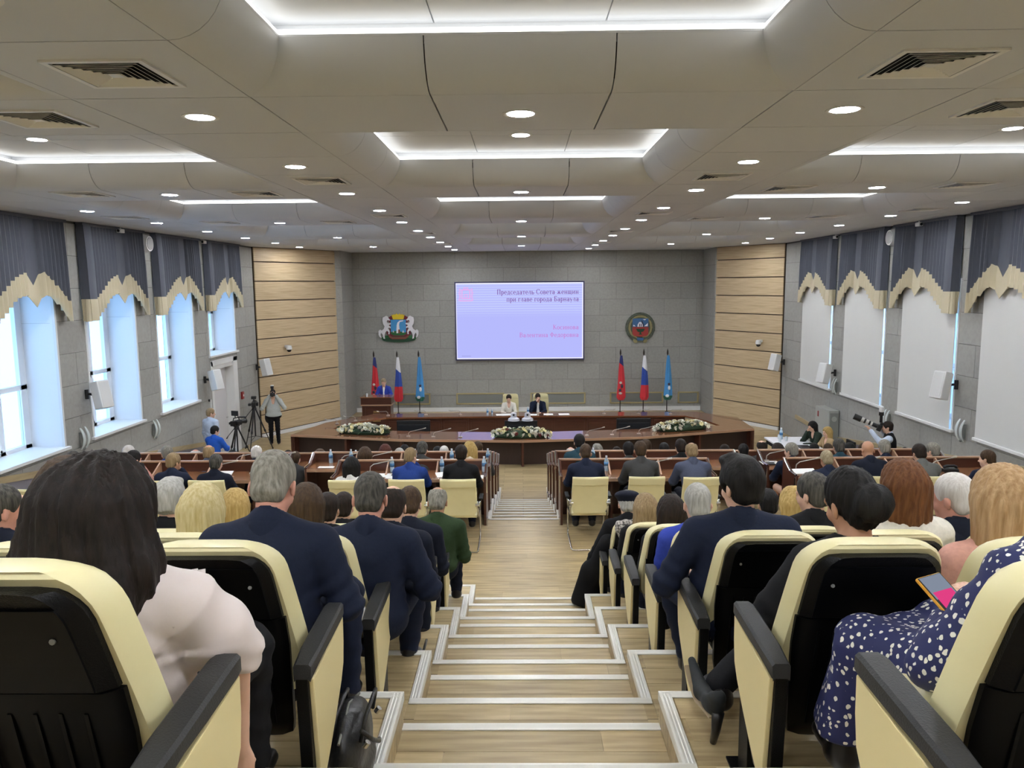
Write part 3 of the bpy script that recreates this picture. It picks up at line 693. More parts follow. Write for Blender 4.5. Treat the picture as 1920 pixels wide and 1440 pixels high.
mb = MB()
for k in range(7): mb.box((-SWd/2+.2+.05*k, -.108, -SHt/2+.1), (-SWd/2+.235+.05*k, -.106, -SHt/2+.13))
mb.build('slide_text', M_SMUTE, scr)
eb = MB()                                        # small pink outline crest, top left of the slide
def ring_sq(x, z, w_, h_, t_):
    for a, b, c, d in ((x-w_, x+w_, z+h_-t_, z+h_), (x-w_, x+w_, z-h_, z-h_+t_), (x-w_, x-w_+t_, z-h_, z+h_), (x+w_-t_, x+w_, z-h_, z+h_)): eb.box((a, -.108, c), (b, -.106, d))
ring_sq(-SWd/2+.38, 1.02, .16, .18, .03); ring_sq(-SWd/2+.38, .96, .07, .06, .02); ring_sq(-SWd/2+.38, 1.24, .09, .035, .02)
for s in (-1, 1):
    for k in range(4): ring_sq(-SWd/2+.38+s*(.22+.02*(k % 2)), 1.18-.12*k, .03, .05, .018)
eb.box((-SWd/2+.16, -.108, .76), (-SWd/2+.6, -.106, .79)); eb.build('slide_crest', M_SPINK, scr)

# ------------------------------------------------------------------ crests on the wall
def flatpart(poly, name, m, t, y0, y1): return MB().prism(poly, y0, y1, 'y').build(name, m, t)
def ell(cx, cz, rx, rz, n=28, a0=0, a1=2*math.pi): return [(cx+rx*math.cos(a0+(a1-a0)*k/(n if abs(a1-a0) > 6.2 else n-1)), cz+rz*math.sin(a0+(a1-a0)*k/(n if abs(a1-a0) > 6.2 else n-1))) for k in range(n)]
E = {k: mat('crest_'+k, v, .45) for k, v in dict(green=(34, 98, 50), dgreen=(22, 66, 40), white=(226, 224, 228), wine=(110, 28, 44), blue=(64, 148, 206), yellow=(226, 196, 36), brown=(132, 72, 56), grey=(120, 120, 122), red=(158, 52, 46), dblue=(58, 100, 146), gold=(142, 134, 92), olive=(88, 96, 82), navy=(28, 34, 62)).items()}
c1 = thing('city_crest', 'coat of arms with two white horses, blue shield and yellow crown on the wall', 'crest', (-4.70, 29.28, 1.98))
flatpart(ell(0, -.40, .66, .15), 'green_mound', E['green'], c1, -.05, 0)
flatpart(ell(0, -.455, .63, .085), 'dark_mound_edge', E['dgreen'], c1, -.056, -.0)
flatpart([(-.36, .40), (-.24, .47), (.24, .47), (.36, .40), (.42, .26), (.34, .24), (.34, -.24), (.40, -.10), (.44, -.02), (.46, -.22), (.36, -.34), (-.36, -.34), (-.46, -.22), (-.44, -.02), (-.40, -.10), (-.34, -.24), (-.34, .24), (-.42, .26)], 'wine_mantle', E['wine'], c1, -.06, -.02)
for s in (-1, 1):
    horse = [(.30, .30), (.36, .36), (.40, .44), (.46, .46), (.52, .42), (.58, .40), (.60, .30), (.58, .16), (.52, .06), (.56, -.04), (.64, -.10), (.70, -.06), (.76, -.12), (.76, -.26), (.72, -.34), (.66, -.38), (.69, -.26), (.66, -.18), (.60, -.26), (.58, -.40), (.52, -.42), (.54, -.28), (.50, -.16), (.44, -.10), (.38, -.16), (.40, -.24), (.34, -.24), (.33, -.12), (.40, -.02), (.36, .02), (.30, -.02), (.29, .04), (.38, .10), (.28, .14), (.28, .19), (.40, .18), (.44, .24), (.40, .30), (.34, .27)]
    flatpart([(s*x, z) for x, z in horse], 'white_horse', E['white'], c1, -.085, -.03)
flatpart([(-.29, .31), (.29, .31), (.29, -.15), (.20, -.22), (-.20, -.22), (-.29, -.15)], 'blue_shield', E['blue'], c1, -.08, -.02)
flatpart([(-.29, -.16), (-.1, -.11), (.12, -.15), (.29, -.19), (.29, -.23), (.18, -.29), (-.18, -.29), (-.29, -.23)], 'shield_base', E['green'], c1, -.086, -.02)
flatpart([(-.08, -.20), (-.06, .10), (-.03, .20), (.06, .28), (.20, .29), (.19, .25), (.06, .22), (.03, .12), (.06, -.20)], 'smoking_tower', E['white'], c1, -.09, -.02)
flatpart([(-.01, -.2), (.0, -.06), (.06, -.06), (.07, -.2)], 'tower_door', E['brown'], c1, -.094, -.02)
flatpart([(-.22, -.17), (-.20, -.08), (-.16, -.17)], 'white_tree', E['white'], c1, -.09, -.02); flatpart([(.14, -.18), (.18, -.08), (.22, -.18)], 'white_tree', E['white'], c1, -.09, -.02)
flatpart([(-.20, .32), (-.25, .50), (-.19, .48), (-.15, .53), (-.11, .48), (-.06, .55), (0, .49), (.06, .55), (.11, .48), (.15, .53), (.19, .48), (.25, .50), (.20, .32)], 'yellow_crown', E['yellow'], c1, -.09, -.02)
flatpart([(-.36, -.28), (-.24, -.36), (.24, -.36), (.36, -.28), (.40, -.22), (.36, -.36), (.25, -.43), (-.25, -.43), (-.36, -.36), (-.40, -.22)], 'ribbon', E['brown'], c1, -.09, -.02)
c2 = thing('regional_crest', 'round wreathed coat of arms with blue and red shield on the wall', 'crest', (4.48, 29.28, 1.93))
flatpart(ell(0, 0, .56, .56)[0:28], 'backing', E['olive'], c2, -.03, 0)
for k in range(34):
    a = -math.pi/2 + .42 + k*(2*math.pi-.84)/33
    for j, (r0, m) in enumerate(((.50, E['olive']), (.41, E['gold']))):
        lf = MB(); M = Matrix.Rotation(-(a+.5-.1*j), 3, 'Y'); lf.sphere((0, 0, 0), (.095, .03, .035), 8, 5)
        o = lf.build('wreath_leaf', m, c2, smooth=True); o.matrix_local = Matrix.Translation((r0*math.cos(a), -.045-.012*j, r0*math.sin(a))) @ Matrix.Rotation(-(a+1.1), 4, 'Y')
flatpart([(-.30, .33), (.30, .33), (.30, .02), (-.30, .02)], 'blue_field', E['dblue'], c2, -.085, -.02)
flatpart([(-.30, .01), (.30, .01), (.30, -.26), (.22, -.33), (0, -.36), (-.22, -.33), (-.30, -.26)], 'red_field', E['red'], c2, -.085, -.02)
flatpart([(-.12, .02), (-.11, .10), (-.05, .2), (.02, .2), (.08, .10), (.09, .02)], 'white_furnace', E['white'], c2, -.095, -.02)
flatpart([(.02, .26), (.07, .24), (.12, .10), (.12, .02), (.09, .02), (.08, .10)], 'dark_smoke', E['navy'], c2, -.097, -.02)
flatpart([(.08, .30), (.22, .31), (.16, .26)], 'white_cloud', E['white'], c2, -.092, -.02); flatpart([(.14, .04), (.28, .16), (.27, .04)], 'white_cloud', E['white'], c2, -.092, -.02)
flatpart([(-.28, .04), (-.26, .10), (-.18, .04)], 'white_cloud', E['white'], c2, -.092, -.02)
for x in (-.05, .01): flatpart([(x, .03), (x, .13), (x+.03, .13), (x+.03, .03)], 'furnace_mouth', E['navy'], c2, -.099, -.02)
flatpart([(-.17, -.06), (.17, -.06), (.10, -.17), (.03, -.18), (.03, -.24), (.08, -.28), (-.08, -.28), (-.03, -.24), (-.03, -.18), (-.10, -.17)], 'green_vase', E['dgreen'], c2, -.095, -.02)
flatpart([(-.14, -.40), (.14, -.40), (.10, -.50), (-.10, -.50)], 'blue_ribbon', E['dblue'], c2, -.08, -.02)
for s in (-1, 1): flatpart([(s*.12, -.50), (s*.26, -.44), (s*.26, -.54), (s*.20, -.60), (s*.12, -.58)], 'gold_ribbon_end', E['gold'], c2, -.08, -.02)

# gilt-framed grilles low on the back wall
for x0, x1, lb in ((-4.9, -3.55, 'gilt framed wall grille behind the left flags'), (-2.55, -.70, 'gilt framed wall grille left of the seated pair'), (.30, 2.42, 'gilt framed wall grille right of the seated pair'), (3.35, 5.40, 'gilt framed wall grille behind the right flags'), (5.95, 6.75, 'gilt framed wall grille at the far right corner')):
    t = thing('wall_grille', lb, 'vent', ((x0+x1)/2, 29.29, -.77)); h = (x1-x0)/2
    fr = MB()
    for a, b, c, d in ((-h, h, .17, .22), (-h, h, -.22, -.17), (-h, -h+.06, -.22, .22), (h-.06, h, -.22, .22)): fr.box((a, -.03, c), (b, 0, d))
    fr.build('frame', M_GOLD, t, bevel=.006); MB().box((-h+.05, -.012, -.18), (h-.05, 0, .18)).build('mesh_panel', mat('grey_mesh', (128, 130, 126), .6, bump=.4, nscale=(60, 60, 60)), t)

# ------------------------------------------------------------------ flags
def flag(x, y, bands, label, emblem=None, zt=1.12):
    t = thing('flag', label, 'flag', (x, y, ST), 0, 'flags on stands beside the stage')
    MB().lathe([(0, 0), (.21, 0), (.21, .02), (.06, .05), (.04, .09), (0, .09)], 18).build('stand', M_BLACK, t, smooth='auto')
    MB().tube([(0, 0, .05), (0, 0, zt-ST-.14)], .018).build('pole', mat('dark_bronze_pole', (52, 46, 40), .35, metal=.6), t)
    MB().lathe([(.02, 0), (.034, .05), (.03, .13), (.0, .24)], 10, (0, 0, zt-ST-.18)).build('finial', mat('dark_bronze_pole', (52, 46, 40)), t, smooth='auto')
    z1, z0 = zt-ST-.20, .52
    for bi, (a, b, m) in enumerate(bands):
        rows = []
        for i in range(25):
            f = a+(b-a)*i/24
            row = []
            for k in range(40):
                th = 2*math.pi*k/40
                # boundaries between bands slope down to the right, as draped cloth does
                ff = f + (.045*math.cos(th)*math.sin(math.pi*min(1, f*1.5)) if 0 < f < 1 else 0); ff = min(max(ff, 0), 1)
                z = z1+(z0-z1)*ff; wd = .035+.12*ff**.8 if ff < .93 else .152-.8*(ff-.93)
                r = wd*(1+.17*math.sin(5*th+3*ff)+.08*math.sin(9*th+1.3))
                row.append((.03+r*math.cos(th), -.02+.62*r*math.sin(th), z))
            rows.append(row)
        MB().loft(rows).build('cloth', m, t, smooth='auto')
    if emblem:
        for (ex, ez, rx, rz, m) in emblem: MB().sphere((ex, -.115, ez), (rx, .02, rz), 10, 6).build('cloth_emblem', m, t, smooth=True)
    return t
F = {k: mat('flag_'+k, v, .65, sheen=.2) for k, v in dict(red=(206, 40, 52), white=(232, 232, 236), blue=(34, 70, 160), navy=(30, 44, 110), sky=(70, 146, 206), green=(28, 96, 78), pale=(214, 200, 190), dark=(60, 48, 66)).items()}
reg = [(0, .2, F['navy']), (.2, 1, F['red'])]; rus = [(0, .30, F['white']), (.30, .66, F['blue']), (.66, 1, F['red'])]; cit = [(0, .9, F['sky']), (.9, 1, F['green'])]
er = [(0, 1.18, .05, .05, F['pale']), (.05, 1.05, .05, .08, F['dark']), (-.02, .9, .05, .06, F['dark']), (0, .78, .07, .05, F['pale'])]; ec = [(.05, 1.12, .05, .05, F['dark']), (.06, .98, .05, .09, F['white']), (0, .68, .08, .06, F['white'])]
flag(-5.55, 28.55, reg, 'navy and red flag behind the speaker at the lectern', er); flag(-4.68, 28.55, rus, 'white, blue and red flag right of the lectern'); flag(-3.88, 28.6, cit, 'sky blue flag with emblem nearest the screen on the left', ec)
flag(3.66, 28.6, reg, 'navy and red flag nearest the screen on the right', er); flag(4.52, 28.55, rus, 'white, blue and red flag between the right red and sky blue flags'); flag(5.40, 28.55, cit, 'sky blue flag with emblem beside the right oak boards', ec)

# ------------------------------------------------------------------ lectern
lt = thing('lectern', 'dark mahogany lectern with a gold plate on its front', 'lectern', (-4.97, 26.0, ST))
MB().prism([(-.49, -.25), (.49, -.25), (.49, .3), (-.49, .3)], 0, .82).build('body', M_DWOOD, lt, bevel=.01)
MB().box((-.53, -.30, .80), (.53, .34, .84)).build('mid_ledge', M_DRAIL, lt, bevel=.008)
MB().prism([(-.52, -.28), (.52, -.28), (.52, .32), (-.52, .32)], .84, 1.07).build('upper_box', M_DWOOD, lt, bevel=.01)
MB().box((-.54, -.31, 1.07), (.54, .34, 1.10)).build('top', M_DWOODL, lt, bevel=.008)
for a, b, c, d in ((-.40, .40, .74, .77), (-.40, .40, .08, .11), (-.40, -.37, .08, .77), (.37, .40, .08, .77)): MB().box((a, -.262, c), (b, -.25, d)).build('moulding', M_DWOOD, lt)
MB().box((-.12, -.275, .25), (.13, -.25, .53)).build('gold_plate', mat('gold_plate', (150, 120, 72), .4, metal=.5), lt, bevel=.006); MB().box((-.1, -.275, .56), (.1, -.25, .62)).build('gold_plate', MATS['gold_plate'], lt)
MB().tube([(-.38, -.1, 1.1), (-.38, -.05, 1.22)], .012).build('microphone_stem', M_BLACK, lt)
t = thing('water_glass', 'small water glass on the lectern top', 'glass', (-5.30, 25.86, ST+1.10)); MB().lathe([(.0, 0), (.03, 0), (.035, .11), (.031, .11), (.027, .006), (0, .006)], 12).build('tumbler', mat('clear_glass', (214, 222, 226), .1), t, smooth='auto')

# ------------------------------------------------------------------ ring-shaped presidium desk
DZ = .72
outer = [(-6.5, 21.13), (-3.3, 20.35), (0, 20.1), (3.3, 20.5), (6.58, 21.62), (6.62, 23.45), (5.6, 24.55), (0, 24.72), (-4.8, 24.55), (-6.0, 23.0)]
inner = [(-5.55, 22.0), (-3.0, 21.5), (0, 21.26), (3.0, 21.6), (5.75, 22.15), (5.55, 22.95), (5.1, 23.85), (0, 23.98), (-4.3, 23.85), (-5.2, 23.0)]
pd = thing('presidium_desk', 'ring-shaped glossy mahogany desk in front of the stage', 'desk', (0, 0, ST))
n = len(outer)
top = MB()
for i in range(n):
    j = (i+1) % n
    a, b, c, d = outer[i], outer[j], inner[j], inner[i]
    top.add([(*a, DZ-.05), (*b, DZ-.05), (*c, DZ-.05), (*d, DZ-.05), (*a, DZ), (*b, DZ), (*c, DZ), (*d, DZ)], [(0, 3, 2, 1), (4, 5, 6, 7), (0, 1, 5, 4), (2, 3, 7, 6)])
top.build('worktop', mat('polished_mahogany_top', (126, 82, 56), .14, coat=.5, noise=.5, nscale=(2, 16, 16), rgb2=(98, 62, 42)), pd)
eg = MB()
for i in range(4):
    a, b = Vector((*outer[i], 0)), Vector((*outer[i+1], 0)); u = (b-a).normalized(); nn = Vector((u.y, -u.x, 0))
    M = Matrix((u, nn, Vector((0, 0, 1)))).transposed(); c = (a+b)/2
    MB().obox((c.x, c.y, DZ-.025), ((b-a).length/2, .012, .032), M).build('edge_rail', M_DRAIL, pd)
    k = 2 if i in (0, 3) else 2
    for q in range(k):
        p0 = a+(b-a)*(q/k); p1 = a+(b-a)*((q+1)/k); c = (p0+p1)/2 - nn*.30
        MB().obox((c.x, c.y, (DZ-.05)/2), ((p1-p0).length/2-.03, .015, (DZ-.05)/2-.002), M).build('modesty_panel', mat('dark_modesty_panel', (58, 40, 34), .4, noise=.4, nscale=(16, 16, 2), rgb2=(46, 32, 28)), pd)
        for e_ in ([p0, p1] if q == k-1 and i == 3 else [p0]):
            c = e_ - nn*.16
            MB().obox((c.x, c.y, (DZ-.05)/2), (.03, .13, (DZ-.05)/2-.002), M).build('upright', M_DWOOD, pd)
for i in (4, 9):                                  # end panels
    a, b = Vector((*outer[i], 0)), Vector((*outer[(i+1) % n], 0)); u = (b-a).normalized(); nn = Vector((u.y, -u.x, 0)); M = Matrix((u, nn, Vector((0, 0, 1)))).transposed(); c = (a+b)/2-nn*.05
    MB().obox((c.x, c.y, (DZ-.05)/2), ((b-a).length/2-.05, .02, (DZ-.05)/2-.002), M).build('end_panel', M_DWOOD, pd)
for i in (6, 7):                                  # fielded panels of the rear desk, seen through the ring
    a, b = Vector((*inner[i], 0)), Vector((*inner[i+1], 0)); 
    for q in range(5):
        p0, p1 = a+(b-a)*q/5, a+(b-a)*(q+1)/5; xa, xb = sorted((p0.x, p1.x)); y = (p0.y+p1.y)/2+.06
        MB().box((xa, y, 0), (xb, y+.03, DZ-.051)).build('rear_panel', M_DWOOD, pd)
        pf = MB()
        for A, B, C_, Dd in ((xa+.06, xb-.06, DZ-.17, DZ-.14), (xa+.06, xb-.06, .1, .13), (xa+.06, xa+.09, .1, DZ-.14), (xb-.09, xb-.06, .1, DZ-.14)): pf.box((A, y-.014, C_), (B, y, Dd))
        pf.build('panel_moulding', M_DWOOD, pd)
# things on the presidium desk
def monitor(x, y, w_, label):
    t = thing('floor_monitor', label, 'monitor', (x, y, ST)); 
    MB().box((-w_/2, -.02, .36), (w_/2, .05, .92)).build('case', M_BLACK, t, bevel=.015); MB().box((-w_/2+.05, -.035, .5), (w_/2-.05, -.02, .8)).build('back_cover', mat('monitor_back', (30, 32, 36), .4), t, bevel=.01)
    MB().box((-.04, -.0, .03), (.04, .04, .4)).build('stand', M_BLACK, t); MB().box((-.25, -.12, 0), (.25, .16, .03)).build('base', M_BLACK, t)
monitor(-3.2, 22.15, .98, 'black flat monitor in the ring behind the left flowers'); monitor(-.05, 22.0, .95, 'black flat monitor in the ring behind the middle flowers'); monitor(3.25, 22.25, 1.0, 'black flat monitor in the ring before the right flowers')
for x, lb in ((-.26, 'left one of two white domed conference cameras above the monitor'), (.14, 'right one of two white domed conference cameras above the monitor')):
    t = thing('conference_camera', lb, 'camera', (x, 22.03, ST+.92)); MB().lathe([(0, 0), (.17, 0), (.16, .06), (.09, .10), (0, .11)], 14).build('base', mat('silver_white', (206, 206, 212), .3), t, smooth='auto'); MB().lathe([(0, .1), (.09, .1), (.08, .22), (0, .26)], 12).build('head', MATS['silver_white'], t, smooth='auto'); MB().sphere((0, -.08, .18), .03).build('lens', M_BLACK, t)
def blossom_meshes():
    out = []
    for s in range(3):
        mb = MB(); rr = random.Random(s)
        for layer, (nP, r, h, tilt) in enumerate(((6, .055, 0, .35), (5, .04, .012, .8), (3, .022, .02, 1.2))):
            for k in range(nP):
                a = 2*math.pi*k/nP+layer*.5+rr.uniform(-.15, .15); ca, sa = math.cos(a), math.sin(a); pt = []
                for (d, wdt) in ((0, .008), (r*.55, r*.42), (r, r*.18)):
                    z = h+math.sin(tilt)*d*.9; d2 = d*math.cos(tilt); pt.append(((ca*d2-sa*wdt, sa*d2+ca*wdt, z), (ca*d2+sa*wdt, sa*d2-ca*wdt, z)))
                mb.add([p for q in pt for p in q], [(0, 1, 3, 2), (2, 3, 5, 4)])
        me = mb.mesh('blossom'); out.append(me)
    return out
BLO = blossom_meshes(); M_PETAL = mat('white_petal', (240, 238, 222), .6, var=.05); M_PETY = mat('cream_petal', (236, 226, 176), .6, var=.05); M_LEAF = mat('flower_leaf', (52, 84, 44), .5, var=.2); M_PETR = mat('dusky_red_petal', (120, 56, 54), .6)
def leaf_mesh():
    mb = MB(); mb.add([(0, 0, 0), (.02, .04, .012), (0, .11, .0), (-.02, .04, .012), (0, .045, -.004)], [(0, 1, 4), (1, 2, 4), (2, 3, 4), (3, 0, 4)]); return mb.mesh('leaf')
LEAFM = leaf_mesh()
def flowers(x, y, rz, label, seed, red=0):
    t = thing('flower_arrangement', label, 'flowers', (x, y, ST+DZ), rz, 'long white flower arrangements on the presidium desk'); rr = random.Random(seed)
    MB().box((-.72, -.09, 0), (.72, .09, .05)).build('tray', M_BLACK, t)
    g = MB(); g.sphere((0, 0, .06), (.78, .22, .13), 20, 8); g.build('greenery_core', mat('greenery', (40, 62, 36), .7, bump=.6, nscale=(40, 40, 40)), t)
    for k in range(100):
        u = rr.uniform(-1, 1); a = rr.uniform(.1, math.pi-.1); sx = math.sqrt(max(.05, 1-u*u*.92))
        px, py, pz = u*.8, -math.cos(a)*.26*sx, .06+math.sin(a)*.19*sx+rr.uniform(-.02, .02)
        m = M_PETR if (red and rr.random() < .08) else (M_PETY if rr.random() < .3 else M_PETAL)
        o = link('blossom', BLO[k % 3], m, t); o.location = (px, py, pz); o.rotation_euler = (math.cos(a)*1.1*1, u*.5, rr.uniform(0, 6)); o.rotation_euler.x = math.cos(a)*1.1; s = rr.uniform(1.0, 1.5); o.scale = (s, s, s)
    for k in range(60):
        u = rr.uniform(-1, 1); a = rr.uniform(.1, math.pi-.1); sx = math.sqrt(max(.1, 1-u*u*.85))
        o = link('leaf', LEAFM, M_LEAF, t); o.location = (u*.8, -math.cos(a)*.24*sx, .04+math.sin(a)*.17*sx); o.rotation_euler = (rr.uniform(-.6, .9), rr.uniform(-.5, .5), rr.uniform(0, 6.28)); o.scale = (1.2,)*3
flowers(-4.45, 21.22, D2R(-12), 'long low arrangement of white flowers on the left of the desk', 3); flowers(-.04, 20.55, 0, 'long low arrangement of white and cream flowers at the desk centre', 5, 1); flowers(4.48, 21.45, D2R(15), 'long low arrangement of white flowers on the right of the desk', 8)
def gooseneck(x, y, z, rz, label, lx=.34, lz=.20, grp='gooseneck microphones'):
    t = thing('gooseneck_microphone', label, 'microphone', (x, y, z), rz, grp)
    MB().box((-.05, -.035, 0), (.05, .035, .025)).build('base', mat('silver_grey', (180, 176, 168), .35, metal=.4), t, bevel=.006)
    MB().tube([(0, 0, .02), (.01, 0, .10), (.06, 0, .14), (lx*.6, 0, .14+(lz-.14)*.5), (lx, 0, lz)], .008, 6).build('neck', MATS['silver_grey'], t, smooth=True)
    MB().tube([(lx, 0, lz), (lx+.07, 0, lz+.02)], [.012, .014], 8).build('capsule', mat('mic_tip', (196, 190, 176), .4), t, smooth=True)
for i, (x, y) in enumerate(((-3.15, 20.75), (-2.45, 20.66), (-1.7, 20.6), (1.75, 20.72), (2.45, 20.8), (3.2, 20.92))):
    gooseneck(x, y, ST+DZ, 0, 'gooseneck microphone on the front of the presidium desk, %s from the left' % ordn[i], .42, .22, 'microphones on the presidium desk front')
for i, (x, y) in enumerate(((-5.6, 22.8), (-5.15, 23.3), (-4.3, 24.2), (-3.1, 24.3), (-2.0, 24.3), (2.6, 24.3), (3.7, 24.3), (4.7, 24.2))):
    gooseneck(x, y, ST+DZ, math.pi if x < 0 else 0, 'low gooseneck microphone on the rear of the presidium desk, %s from the left' % ordn[i], .3, .13, 'microphones on the presidium desk rear')
def paper(x, y, z, rz, w_, h_, label, tilt=0, m=None, grp=None):
    t = tag(MB().box((-w_/2, -h_/2, 0), (w_/2, h_/2, .006)).build('paper_sheet', m or M_PAPER), label, 'paper', grp); t.location = (x, y, z); t.rotation_euler = (tilt, 0, rz); return t
paper(-.55, 24.25, ST+DZ, .1, .6, .3, 'open white papers before the woman in white'); paper(.28, 24.2, ST+DZ, -.1, .35, .28, 'stack of white papers left of the man on stage'); paper(.82, 24.25, ST+DZ, 0, .3, .25, 'white paper before the man on stage'); paper(1.32, 24.25, ST+DZ, .05, .34, .26, 'white folder on the desk right of the man on stage')
M_PET = mat('blue_tinted_water_bottle', (172, 196, 214), .12); M_CAP = mat('bottle_cap', (216, 220, 228), .4); M_BLAB = mat('bottle_label', (74, 128, 176), .5)
def bottle_proto():
    t = thing('water_bottle', 'x', 'bottle', (0, 0, 0), 0, 'plastic water bottles')
    MB().lathe([(0, 0), (.032, 0), (.034, .02), (.034, .07), (.031, .085), (.034, .10), (.034, .145), (.026, .18), (.014, .20), (.014, .215), (0, .215)], 14).build('body', M_PET, t, smooth='auto')
    MB().lathe([(.0352, .085), (.0352, .14)], 14).build('label', M_BLAB, t, smooth=True); MB().lathe([(0, .21), (.016, .21), (.016, .235), (0, .235)], 12).build('cap', M_CAP, t)
    return t
bot0 = None
def bottle(x, y, z, label, s=1.0):
    global bot0
    if bot0 is None: bot0 = bottle_proto(); o = bot0; o.location = (x, y, z)
    else: o = dup(bot0, (x, y, z))
    o['label'] = label; o.scale = (s,)*3
bottle(-1.12, 24.2, ST+DZ, 'water bottle on the presidium desk left of the seated woman'); bottle(.17, 24.35, ST+DZ, 'water bottle between the two seated people on stage'); bottle(-.98, 24.3, ST+DZ, 'second water bottle beside the seated woman on stage', .8)
# ------------------------------------------------------------------ hall desks (one thing per continuous run)
TD = {1: 11.1, 2: 12.42, 3: 13.92, 4: 15.4, 5: 16.7}
rown = {1: 'nearest', 2: 'second', 3: 'third', 4: 'fourth', 5: 'front'}
def desk_run(t, x0, x1, nmod, label):
    y, z = TD[t], TL[t][2]
    d = thing('bench_desk', label, 'desk', ((x0+x1)/2, y, z), 0, 'mahogany bench desks in the hall'); h = (x1-x0)/2
    MB().box((-h+.03, 0, .685), (h-.03, .57, .715)).build('worktop', M_DWOODL, d, bevel=.004)
    MB().box((-h+.03, .575, .0), (h-.03, .60, .86)).build('back_panel', M_DWOOD, d)
    MB().box((-h, .555, .86), (h, .62, .885)).build('top_rail', M_DRAIL, d, bevel=.006)
    MB().box((-h+.03, -.006, .67), (h-.03, .004, .72)).build('front_edge', M_DRAIL, d)
    for s in (-1, 1):
        xs = sorted((s*h, s*(h-.035)))
        MB().prism([(0, 0), (.60, 0), (.60, .88), (.55, .88), (.26, .745), (0, .745)], xs[0], xs[1], 'x').build('end_panel', M_DWOOD, d)
        MB().tube([(s*h, 0, .75), (s*h, .26, .75), (s*h, .55, .885)], .013, 6).build('chrome_strip', M_CHROME, d)
        MB().box((min(s*h, s*(h+.012)), .02, .50), (max(s*h, s*(h+.012)), .06, .70)).build('chrome_plate', M_CHROME, d)
        MB().box((min(s*h, s*(h+.02)), -.012, .0), (max(s*h, s*(h+.02)), .07, .12)).build('foot_plate', M_CHROME, d)
    for i in range(1, nmod):
        x = -h+2*h*i/nmod
        MB().prism([(.24, .715), (.575, .715), (.575, .87), (.55, .87)], x-.012, x+.012, 'x').build('divider', M_DRAIL, d)
        MB().box((x-.015, .05, 0), (x+.015, .56, .685)).build('leg_panel', M_DWOOD, d)
    return d
for t in range(1, 6):
    desk_run(t, -2.85 if t == 1 else -3.62, -.55, 3 if t == 1 else 4, 'mahogany bench desk left of the aisle, %s row' % rown[t])
    desk_run(t, .55, 2.85 if t == 1 else 3.62, 3 if t == 1 else 4, 'mahogany bench desk right of the aisle, %s row' % rown[t])
    if t < 5:
        desk_run(t, -7.3, -4.0, 4, 'mahogany bench desk under the left windows, %s row' % rown[t]); desk_run(t, 4.02, 7.1, 4, 'mahogany bench desk under the right blinds, %s row' % rown[t])
# things lying on the hall desks
def on(t, dx, dy): return (dx, TD[t]+dy, TL[t][2]+.715)
for t, x, lb in ((1, -2.02, 'water bottle beside the man in the royal blue suit, left'), (1, -1.25, 'water bottle between the royal blue and black suited men'), (1, -.60, 'water bottle at the left aisle end of the nearest desk'), (2, -1.85, 'water bottle on the second left desk behind the grey head'), (2, -1.22, 'water bottle on the second left desk mid run'), (2, -.60, 'water bottle at the left aisle end of the second desk'), (2, -3.3, 'water bottle at the far left of the second desk'), (2, -2.95, 'water bottle second from the left on the second desk'), (3, -3.2, 'water bottle on the third left desk near its outer end'), (2, 1.20, 'water bottle on the second right desk'), (1, 1.28, 'water bottle beside the navy suited man, right of aisle')):
    px, py, pz = on(t, x, .48); bottle(px, py, pz, lb)
for i, (t, x, dy, rz, w_, h_, lb) in enumerate(((1, -2.15, .25, 0, .30, .22, 'white papers right of the long-haired woman'), (1, -1.15, .2, .4, .3, .22, 'white sheet between the two suited men, left'), (1, -.68, .12, 0, .26, .2, 'white paper at the aisle end of the left desk'), (1, -4.62, .3, 0, .34, .24, 'white papers between two navy suited men, left'), (1, -3.96, .3, 0, .3, .24, 'white papers at the right end of the outer left desk'), (1, 4.25, .25, .1, .34, .24, 'white papers before the short-haired man, right'), (2, 4.15, .3, 0, .30, .24, 'white paper at the end of the second outer right desk'), (1, 5.98, .3, 0, .30, .24, 'printed sheet on the desk of the grey suited man'), (1, 6.0, .1, .2, .25, .2, 'white paper under the printed sheet'), (2, -2.75, .15, .1, .24, .1, 'small white card on the second left desk'), (2, -3.3, .15, 0, .26, .1, 'small white card at the outer end of the second desk'), (1, 2.72, .3, -.3, .22, .2, 'white paper beside the bald man in blue grey'), (1, -1.95, .12, -.3, .2, .16, 'white sheet left of the royal blue suit'))):
    px, py, pz = on(t, x, dy); paper(px, py, pz, rz, w_, h_, lb, tilt=D2R(20) if i in (1, 3, 5, 7) else 0)
mi = 0
for t, x, rz in ((1, -2.35, 0), (1, -4.75, 0), (1, -4.15, 0), (2, -4.9, 0), (1, 1.9, 0), (1, 4.15, 0), (1, 5.05, 0), (1, 6.2, 0), (2, 4.12, 0), (2, -2.6, 0), (2, -4.25, 0), (2, -3.1, 0)):
    px, py, pz = on(t, x, .4); mi += 1
    gooseneck(px, py, pz, rz, 'gooseneck microphone on the %s desk row, %s' % (rown[t], ['beside the long-haired woman', 'left of the navy suited pair', 'right of the navy suited pair', 'by the bald man on the left', 'beside the grey suited man', 'before the short-haired navy man', 'beside the bald dark suited man', 'beside the grey suited man on the right', 'at the end of the outer right block', 'before the brown rounded hair', 'by the white-haired man on the left', 'at the empty left places'][mi-1]), .30, .19)
t = thing('telephone', 'black desk telephone at the right end of the nearest desk', 'telephone', (6.42, 11.42, .715)); MB().box((-.11, -.09, 0), (.11, .09, .05)).build('base', M_BLACK, t, bevel=.01); MB().tube([(-.10, -.03, .07), (-.06, -.03, .09), (.06, -.03, .09), (.10, -.03, .07)], .022).build('handset', M_BLACK, t); MB().box((0, -.02, .05), (.09, .07, .055)).build('keypad', M_GREYMET, t)
